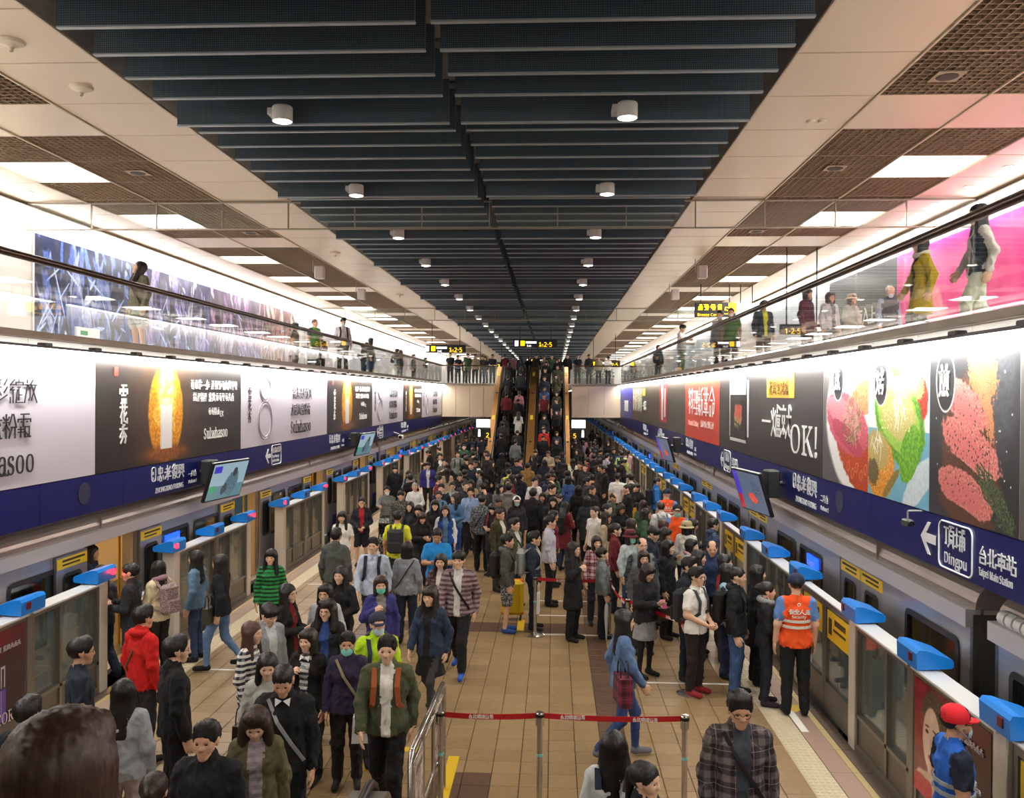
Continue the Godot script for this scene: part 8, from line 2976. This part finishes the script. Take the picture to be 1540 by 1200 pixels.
		{x=5.10,d=12.23,y=4.63,h=1.62,turn=-95,fem=true,top="coat",pose="walk",hair="bob",tc="#b39a10",ic="#1d1a14",scarf="#d8d4c8",bc="#1d1e22",hc="#1d1412",label="woman in a mustard-yellow coat walking on the right mezzanine",group="people on the mezzanine"},
		{x=6.69,d=17.54,y=4.63,h=1.62,turn=10,top="shirt",hair="bald",hc="#d8d4cc",tc="#3a3f48",sc="#9aa8ba",mask="#cfdce6",bc="#3a3c44",pitch=20,label="white-haired man in a dark vest and face mask, right mezzanine",group="people on the mezzanine"},
		{x=6.17,d=18.17,y=4.63,h=1.52,turn=30,fem=true,top="jacket",hair="bob",hc="#8a8078",hat="#d8cbb0",tc="#c2c6bc",ic="#a8b09a",pose="clasp",bc="#8a8f86",label="elderly woman in a cream cap and pale cardigan",group="people on the mezzanine"},
		{x=5.67,d=17.99,y=4.63,h=1.54,turn=20,fem=true,top="jacket",hair="bob",hc="#4a423e",tc="#cfd2d4",ic="camo:#55605c:#c8ccc8",bc="#55585c",label="elderly woman in a white cardigan beside the cream cap",group="people on the mezzanine"},
		{x=5.14,d=17.76,y=4.63,h=1.58,turn=40,fem=true,top="jacket",hair="bob",hc="#3a2e2a",tc="#5c1f2c",ic="#38183a",bc="#2a2a30",label="elderly woman in a maroon jacket on the right mezzanine",group="people on the mezzanine"},
		{x=4.14,d=28.22,y=4.63,h=1.70,turn=60,top="tee",pose="reach",tc="#dcdad8",bc="#7d8a6c",hair="short",pitch=20,label="man in a white t-shirt leaning on the right handrail",group="people on the mezzanine"},
		{x=4.69,d=23.04,y=4.63,h=1.72,turn=-20,top="tee",tc="#5a8a30",bc="#3a4048",mask="#e6e8ea",hair="crop",skin=1,label="man in a green t-shirt and mask on the right mezzanine",group="people on the mezzanine"},
		{x=4.50,d=23.56,y=4.63,h=1.70,turn=-30,top="shirt",tc="#b0b4bc",bc="#30343c",mask="#d0d4d8",hair="short",label="man in a grey shirt and mask behind the green t-shirt",group="people on the mezzanine"},
		{x=5.06,d=21.08,y=4.63,h=1.70,turn=10,top="jacket",tc="#2a3440",ic="#c8d020",bc="#25272d",hair="short",label="man in a dark jacket with yellow bib behind the right glass",group="people on the mezzanine"},
		{x=4.63,d=38.48,y=4.63,h=1.62,turn=20,fem=true,top="jacket",hair="long",tc="#1a1a1d",mask="#e8e8e8",bc="#1d1e22",label="woman in black with a white mask at the right handrail",group="people on the mezzanine"},
		{x=4.98,d=54.51,y=4.63,h=1.62,turn=10,fem=true,top="jacket",hair="bob",tc="#2a2a2e",bc="#1d1e22",label="woman with dark hair far along the right handrail",group="people on the mezzanine"},
		{x=-6.95,d=12.00,h=1.68,turn=60,top="jacket",tc="#1d1f24",hood="#26282c",hair="fringe",bc="#1d1f24",pose="phone",pitch=20,label="man in a dark hooded jacket standing inside the open train door"},
		{x=-7.20,d=11.45,h=1.72,turn=80,top="jacket",tc="#2a2622",scarf="#b01818",ic="#c81e1e",bc="#1d1f24",hair="short",skin=1,label="passenger with a red scarf inside the open train door"},
		{x=-7.10,d=12.85,h=1.66,turn=100,fem=true,top="jacket",hair="long",tc="#31415f",bc="#22252b",label="passenger in a blue jacket inside the open train door"},
		{x=-7.00,d=17.80,h=1.68,turn=90,top="jacket",tc="#c86a1c",bc="#22252b",hair="short",label="passenger in an orange jacket inside the second open train door"},
		{x=-7.10,d=23.30,h=1.66,turn=90,fem=true,top="jacket",hair="long",tc="#7a2a2a",bc="#22252b",label="passenger in dark red inside the third open train door"},
		{x=-0.92,d=1.55,y=1.80,h=1.62,turn=182,fem=true,top="jacket",hair="bob",hc="#3a2318",tc="#2a2220",bc="#22252b",label="person with tousled brown hair standing on the stairs just in front"},
	]

# ---------------------------------------------------------------- placing the people
const HUES := [["black", "#101114"], ["black", "#15161b"], ["charcoal", "#2b2d32"], ["navy", "#1a2336"], ["black", "#0c0d10"], ["grey", "#777b80"], ["white", "#dcdad6"], ["brown", "#4a382a"], ["olive", "#4a4a34"], ["dark red", "#6a1a22"], ["blue", "#35558c"], ["beige", "#a8987c"], ["pink", "#b87a86"], ["green", "#3a5a40"]]

func random_person(x: float, d: float, turn: float, place: String, group: String, y := 0.002) -> Dictionary:
	var fem := rng.randf() < 0.52
	var hue: Array = HUES[rng.randi() % HUES.size()] if rng.randf() < 0.45 else HUES[rng.randi() % 5]
	var o := {x = x, d = d, y = y, turn = turn, fem = fem, h = rng.randf_range(1.55, 1.66) if fem else rng.randf_range(1.64, 1.78), tc = hue[1], bc = ["#15171c", "#1d222c", "#2b3a58", "#26262a", "#101114"][rng.randi() % 5]}
	o.hair = ["long", "bangs", "bob", "tail", "long"][rng.randi() % 5] if fem else ["short", "fringe", "crop", "short"][rng.randi() % 4]
	o.top = ["jacket", "jacket", "shirt", "coat"][rng.randi() % 4] if fem else ["jacket", "jacket", "shirt", "tee"][rng.randi() % 4]
	if o.top == "shirt":
		o.top = "jacket" if d > 29 else "shirt"
	o.pose = "phone" if rng.randf() < 0.25 else "stand"
	if o.pose == "phone":
		o.pitch = 20.0
	else:
		o.yaw = [-20.0, 0.0, 0.0, 20.0][rng.randi() % 4]
	o.skin = rng.randi() % 4
	o.hc = ["#0e0c0c", "#15110f", "#1f1512", "#2c1c16"][rng.randi() % 4]
	var extra := ""
	if rng.randf() < 0.22:
		o.backpack = ["#15161a", "#26324a", "#7a1c24", "#6d7274"][rng.randi() % 4]
		extra = " and backpack"
	var t := fposmod(turn + 180.0, 360.0) - 180.0
	var way := "facing the belts" if absf(t) < 50 else ("seen from behind" if absf(t) > 130 else "in profile")
	var hairs := {"long": "long-haired", "bangs": "fringed long-haired", "bob": "bob-haired", "tail": "ponytailed", "short": "short-haired", "fringe": "mop-haired", "crop": "crop-haired"}
	var garment: String = {"jacket": "jacket", "shirt": "shirt", "coat": "long coat", "tee": "t-shirt"}[o.top]
	o.label = "%s commuter, %s %s%s, %s, %s" % [hairs[o.hair], hue[0], garment, extra, way, place]
	o.group = group
	return o

func build_people() -> void:
	var all := figures()
	var spots := []
	for o in all:
		spots.append(Vector3(o.x, o.get("y", 0.0), o.d))
	for q in [[-0.29, 14.3], [0.94, 14.26], [1.13, 12.87], [1.84, 11.63]]:
		spots.append(Vector3(q[0], 0, q[1]))
	for q in [[-4.1, 21.2], [-4.0, 20.8], [-0.95, 15.2]]:
		spots.append(Vector3(q[0], 0, q[1]))
	# crowd zones: x0 x1 d0 d1 count turn words
	var zones := [
		[-3.3, 2.4, 17.0, 24.0, 27, 0, "behind the belt queue"],
		[0.9, 2.75, 13.6, 20.0, 8, 75, "in the right-hand queue"],
		[-3.6, 2.6, 24.0, 36.0, 46, 1, "before the escalators"],
		[1.0, 2.85, 36.0, 62.0, 30, 1, "right of the escalators"],
		[-5.2, -3.4, 24.0, 50.0, 15, 0, "along the left platform edge"]]
	for z in zones:
		var made := 0
		var tries := 0
		while made < z[4] and tries < 3000:
			tries += 1
			var x := rng.randf_range(z[0], z[1])
			var d := rng.randf_range(z[2], z[3])
			var ok := true
			for s in spots:
				if absf(s.y) < 0.5 and Vector2(s.x - x, s.z - d).length() < 0.47:
					ok = false
					break
			if not ok:
				continue
			spots.append(Vector3(x, 0, d))
			var turn: float = z[5] if z[5] > 10 else (rng.randf_range(-40, 40) if rng.randf() < (0.55 if z[5] == 0 else 0.3) else (180.0 + rng.randf_range(-30, 30) if rng.randf() < 0.65 else [-90.0, 90.0][rng.randi() % 2]))
			all.append(random_person(x, d, turn + rng.randf_range(-15, 15), z[6], "commuters " + z[6]))
			made += 1
	# riders on the escalators: backs going up on the left, faces coming down on the right
	for k in 10:
		for lane in 2:
			if rng.randf() < 0.12:
				continue
			var step := 1 + 2 * k + (lane % 2)
			var d := ESC_BOTTOM - 0.4 + 0.4 * step
			var y := maxf(0.02, snappedf(esc_height(d), 0.01)) + 0.005
			all.append(random_person([-2.40, -1.74][lane] + rng.randf_range(-0.04, 0.04), d, 180, "riding the left escalator up", "riders going up", y))
			all.append(random_person([-0.46, 0.14][lane] + rng.randf_range(-0.04, 0.04), d, 0, "riding the right escalator down", "riders coming down", y))
	var rider := {x = -0.46, d = 40.25, y = esc_height(40.2) + 0.03, h = 1.72, turn = 0, top = "jacket", tc = "#d0301c", ic = "#7a1420", stripes = "#f09030", bc = "#22252b", hair = "short", label = "attendant in a red jacket with orange bands on the right escalator", group = "riders coming down"}
	all.append(rider)
	# people on the bridge behind the glass
	for k in 12:
		var x := -6.0 + 0.34 * k if k < 8 else 1.4 + 0.6 * (k - 8)
		all.append(random_person(x, 49.4 + 0.9 * (k % 3), rng.randf_range(-30, 30), "on the bridge, %s of escalators" % ("left" if k < 8 else "right"), "people on the bridge", MEZZ))
	for k in 9:
		all.append(random_person(-2.9 + 0.46 * k, 50.6 + 0.5 * (k % 2), 180.0 if k < 4 else 0.0, "at the escalator heads", "people at the escalator heads", MEZZ))
	for k in 8:
		all.append(random_person(rng.randf_range(-9.5, -7.2), 28.0 + 2.2 * k, [90.0, -90.0, 0.0][k % 3], "on the left mezzanine walkway", "people on the mezzanine", MEZZ))
	for o in all:
		person(o, true)
	want("haircrop0", hair_bones("crop"), HEADS[0] * 1.25, 0.03)
	want("haircrop1", hair_bones("crop"), HEADS[1] * 1.25, 0.03)
	run_jobs()
	for o in all:
		person(o, false)
	print("people ", all.size())
	build_belongings()

func handbag(called: String, label: String, at: Vector3, size: Vector3, m: Material, strap: Material, turn := 0.0, loop := 0.16) -> Node3D:
	var t := thing(called, label, "bag", at, deg_to_rad(turn), "hand-held bags")
	var g := G.new()
	var w := size.x * 0.5
	var h := size.y
	g.prism(PackedVector2Array([Vector2(-w, -h), Vector2(w, -h), Vector2(w * 0.88, 0), Vector2(-w * 0.88, 0)]), Vector3(0, 0, -size.z * 0.5), Vector3(1, 0, 0), Vector3(0, 1, 0), Vector3(0, 0, size.z))
	obj("bag_body", g, m, t)
	g = G.new()
	for z: float in [-0.5, 0.5]:
		var path := PackedVector3Array()
		for k in 9:
			var a := PI * k / 8.0
			path.append(Vector3(cos(a) * w * 0.5, sin(a) * loop, z * size.z * 0.6))
		g.tube(path, 0.008, 6)
	obj("handle", g, strap, t)
	return t

func build_belongings() -> void:
	var black := mat(rgb(16, 16, 18), 0.5)
	var white := mat(rgb(228, 226, 222), 0.7)
	var f := figures()
	var where := {}
	for o in f:
		where[o.label] = o
	# [bag name, owner label start, label, offset x y z in the owner's frame, size, colour, turn]
	var rows := [
		["shopping_bag", "woman in dark purple", "white paper shopping bag with bold black characters held by the masked woman", Vector3(0.20, 0.82, 0.26), Vector3(0.26, 0.26, 0.10), white],
		["tote_bag", "young man in a navy hoodie", "white cloth bag hanging from the young man in navy", Vector3(-0.24, 0.70, 0.08), Vector3(0.24, 0.34, 0.08), white],
		["handbag", "woman in a light denim", "black handbag held by the woman in light denim", Vector3(-0.25, 0.68, 0.06), Vector3(0.32, 0.30, 0.13), black],
		["plastic_bag", "woman in a navy top", "small white plastic bag held by the walking woman in jeans", Vector3(-0.22, 0.72, 0.20), Vector3(0.16, 0.24, 0.08), white],
		["shoulder_bag", "woman in blue denim", "red and black patterned shoulder bag of the striding woman", Vector3(-0.27, 1.02, -0.06), Vector3(0.34, 0.30, 0.14), pattern("plaid:#7a1c34:#2a1018")],
		["handbag", "short-haired woman in a black cardigan", "red leather handbag under the arm of the short-haired woman", Vector3(-0.27, 0.98, 0.06), Vector3(0.30, 0.22, 0.10), mat(rgb(140, 22, 30), 0.4)],
		["satchel", "woman in a navy top", "dark green satchel at the hip of the walking woman in jeans", Vector3(0.26, 0.98, 0.06), Vector3(0.26, 0.22, 0.09), mat(rgb(52, 54, 40), 0.5)],
		["box_bag", "woman with long light-brown hair", "small black box bag hanging beside the striped top", Vector3(-0.25, 0.62, 0.02), Vector3(0.20, 0.16, 0.09), black],
		["tote_bag", "person in a black coat seen from behind", "yellow bag with black dots beside the black coat", Vector3(0.28, 0.98, 0.0), Vector3(0.34, 0.34, 0.10), pattern("dots:#d8c81c:#201c10")],
		["duffel_bag", "older man in a dark green", "bright orange bag by the older man in green", Vector3(0.30, 1.00, 0.05), Vector3(0.42, 0.34, 0.16), mat(rgb(232, 104, 24), 0.5)],
		["handbag", "woman in a long black coat with striped sleeve", "mustard-yellow handbag of the woman with the striped sleeve", Vector3(-0.26, 1.02, 0.10), Vector3(0.36, 0.24, 0.14), mat(rgb(206, 150, 20), 0.5)],
		["handbag", "woman in a charcoal coat", "large black handbag of the woman boarding the train", Vector3(0.27, 0.80, 0.02), Vector3(0.36, 0.30, 0.14), black],
		["shopping_bag", "woman in a cream sweater", "white bag with bold black characters at the train door", Vector3(0.12, 0.98, 0.30), Vector3(0.26, 0.24, 0.09), white],
		["handbag", "woman in a black leather", "small snakeskin handbag of the woman in the grey skirt", Vector3(0.24, 0.98, 0.12), Vector3(0.24, 0.18, 0.10), mat(rgb(90, 80, 66), 0.5)]]
	for r in rows:
		for key in where:
			if (key as String).begins_with(r[1]):
				var o: Dictionary = where[key]
				var b := Basis(Vector3.UP, deg_to_rad(o.turn))
				var bag := handbag(r[0], r[2], Vector3(o.x, 0, -o.d) + b * (r[3] as Vector3), r[4], r[5], black if r[5] != white else white, o.turn)
				if r[0] == "shopping_bag":
					put_cjk(bag, "周台", Vector3(-0.09, -0.05, r[4].z * 0.5 + 0.002), Basis.IDENTITY, 0.10, 0.016, black, 0.8)
				break
	# phones
	for r in [["woman in a black leather", "pink phone in the hands of the woman in the grey skirt", rgb(206, 90, 140)], ["girl in a dark sailor", "white tablet in the hands of the girl in the sailor top", rgb(230, 230, 230)], ["woman in a cream sweater", "phone in the hands of the woman in the cream sweater", rgb(200, 230, 220)]]:
		for key in where:
			if (key as String).begins_with(r[0]):
				var o: Dictionary = where[key]
				var b := Basis(Vector3.UP, deg_to_rad(o.turn))
				var big := 1.8 if r[1].begins_with("white tablet") else 1.0
				var t := thing("phone", r[1], "phone", Vector3(o.x, 0, -o.d) + b * Vector3(0.01, 1.10, 0.335), deg_to_rad(o.turn))
				var g := G.new()
				g.cbox(Vector3.ZERO, Vector3(0.075 * big, 0.145 * big, 0.010), 0.004, Basis(Vector3.RIGHT, -0.7))
				obj("case", g, mat(r[2], 0.4), t)
				g = G.new()
				g.cbox(Basis(Vector3.RIGHT, -0.7) * Vector3(0, 0, -0.006), Vector3(0.066 * big, 0.128 * big, 0.003), 0.001, Basis(Vector3.RIGHT, -0.7))
				obj("screen", g, glow(Color(0.8, 0.9, 1.0), 0.5), t)
				break
	# closed white umbrella
	var u := thing("umbrella", "closed white umbrella held upright by the boy in grey", "umbrella", Vector3(1.0 - 0.12, 0.01, -14.05))
	var g := G.new()
	g.lathe(Vector3.ZERO, [[0.006, 0.0], [0.012, 0.06], [0.038, 0.40], [0.030, 0.56], [0.010, 0.62]], 10)
	obj("canopy", g, mat(rgb(206, 208, 212), 0.5), u)
	g = G.new()
	g.tube(PackedVector3Array([Vector3(0, 0.6, 0), Vector3(0, 0.74, 0), Vector3(0.02, 0.77, 0), Vector3(0.05, 0.76, 0), Vector3(0.055, 0.73, 0)]), 0.009, 6)
	obj("handle", g, mat(rgb(40, 38, 36), 0.5), u)
	# yellow suitcase
	var s := thing("suitcase", "yellow hard-shell suitcase with orange trim behind the boy in shorts", "suitcase", Vector3(-0.72, 0.002, -15.3))
	g = G.new()
	g.cbox(Vector3(0, 0.40, 0), Vector3(0.40, 0.62, 0.26), 0.06)
	obj("shell", g, mat(rgb(206, 170, 24), 0.35), s)
	g = G.new()
	g.cbox(Vector3(0, 0.40, 0), Vector3(0.41, 0.64, 0.05), 0.02)
	obj("trim", g, mat(rgb(212, 84, 24), 0.4), s)
	for x: float in [-0.15, 0.15]:
		for z: float in [-0.09, 0.09]:
			g = G.new()
			g.cyl(Vector3(x - 0.015, 0.035, z), Vector3(x + 0.015, 0.035, z), 0.035, 10)
			obj("wheel", g, black, s)
	g = G.new()
	g.tube(PackedVector3Array([Vector3(-0.08, 0.70, -0.05), Vector3(-0.08, 0.98, -0.05), Vector3(0.08, 0.98, -0.05), Vector3(0.08, 0.70, -0.05)]), 0.010, 6)
	obj("pull_handle", g, mat(rgb(150, 150, 150), 0.3, 0.7), s)
	s = thing("suitcase", "dark purple suitcase beside the man in bright blue", "suitcase", Vector3(2.0, 0.002, -20.2))
	g = G.new()
	g.cbox(Vector3(0, 0.36, 0), Vector3(0.40, 0.60, 0.26), 0.05)
	obj("shell", g, mat(rgb(48, 26, 58), 0.4), s)
	g = G.new()
	g.tube(PackedVector3Array([Vector3(-0.08, 0.64, 0), Vector3(-0.08, 0.95, 0), Vector3(0.08, 0.95, 0), Vector3(0.08, 0.64, 0)]), 0.010, 6)
	obj("pull_handle", g, mat(rgb(150, 150, 150), 0.3, 0.7), s)
	for x: float in [-0.15, 0.15]:
		g = G.new()
		g.cyl(Vector3(x, 0.03, -0.1), Vector3(x, 0.03, 0.1), 0.03, 8)
		obj("wheel", g, black, s)
	# stroller
	var st := thing("stroller", "patterned black and white baby stroller pushed by the masked woman", "stroller", Vector3(-4.0, 0.002, -20.75))
	var pat := pattern("camo:#1c1c1e:#c8c8c4")
	g = G.new()
	for k in 7:
		var a0 := PI * 0.12 + PI * 0.62 * k / 7.0
		var a1 := PI * 0.12 + PI * 0.62 * (k + 1) / 7.0
		var p0 := Vector3(0, 0.66 + 0.30 * sin(a0), -0.02 - 0.30 * cos(a0))
		var p1 := Vector3(0, 0.66 + 0.30 * sin(a1), -0.02 - 0.30 * cos(a1))
		g.box((p0 + p1) * 0.5, Vector3(0.46, 0.012, p0.distance_to(p1) + 0.01), Basis(Vector3.RIGHT, -atan2(p1.y - p0.y, p1.z - p0.z)))
	for x: float in [-0.23, 0.23]:
		g.cbox(Vector3(x, 0.72, -0.05), Vector3(0.015, 0.30, 0.36), 0.004)
	obj("canopy", g, pat, st)
	g = G.new()
	g.cbox(Vector3(0, 0.48, 0.05), Vector3(0.42, 0.10, 0.50), 0.03)
	g.cbox(Vector3(0, 0.68, -0.20), Vector3(0.42, 0.44, 0.08), 0.03, Basis(Vector3.RIGHT, -0.35))
	g.cbox(Vector3(0, 0.34, 0.32), Vector3(0.40, 0.30, 0.05), 0.02, Basis(Vector3.RIGHT, 0.4))
	obj("seat", g, pat, st)
	g = G.new()
	for x: float in [-0.24, 0.24]:
		g.tube(PackedVector3Array([Vector3(x, 0.09, 0.36), Vector3(x, 0.46, 0.12), Vector3(x, 0.98, -0.36)]), 0.014, 6)
		g.tube(PackedVector3Array([Vector3(x, 0.09, -0.32), Vector3(x, 0.50, 0.10)]), 0.014, 6)
	g.tube(PackedVector3Array([Vector3(-0.24, 0.98, -0.36), Vector3(0.24, 0.98, -0.36)]), 0.018, 6)
	obj("frame", g, mat(rgb(40, 40, 42), 0.4, 0.5), st)
	for x: float in [-0.24, 0.24]:
		for z: float in [-0.32, 0.36]:
			g = G.new()
			g.cyl(Vector3(x - 0.02, 0.09, z), Vector3(x + 0.02, 0.09, z), 0.085, 14)
			obj("wheel", g, black, st)
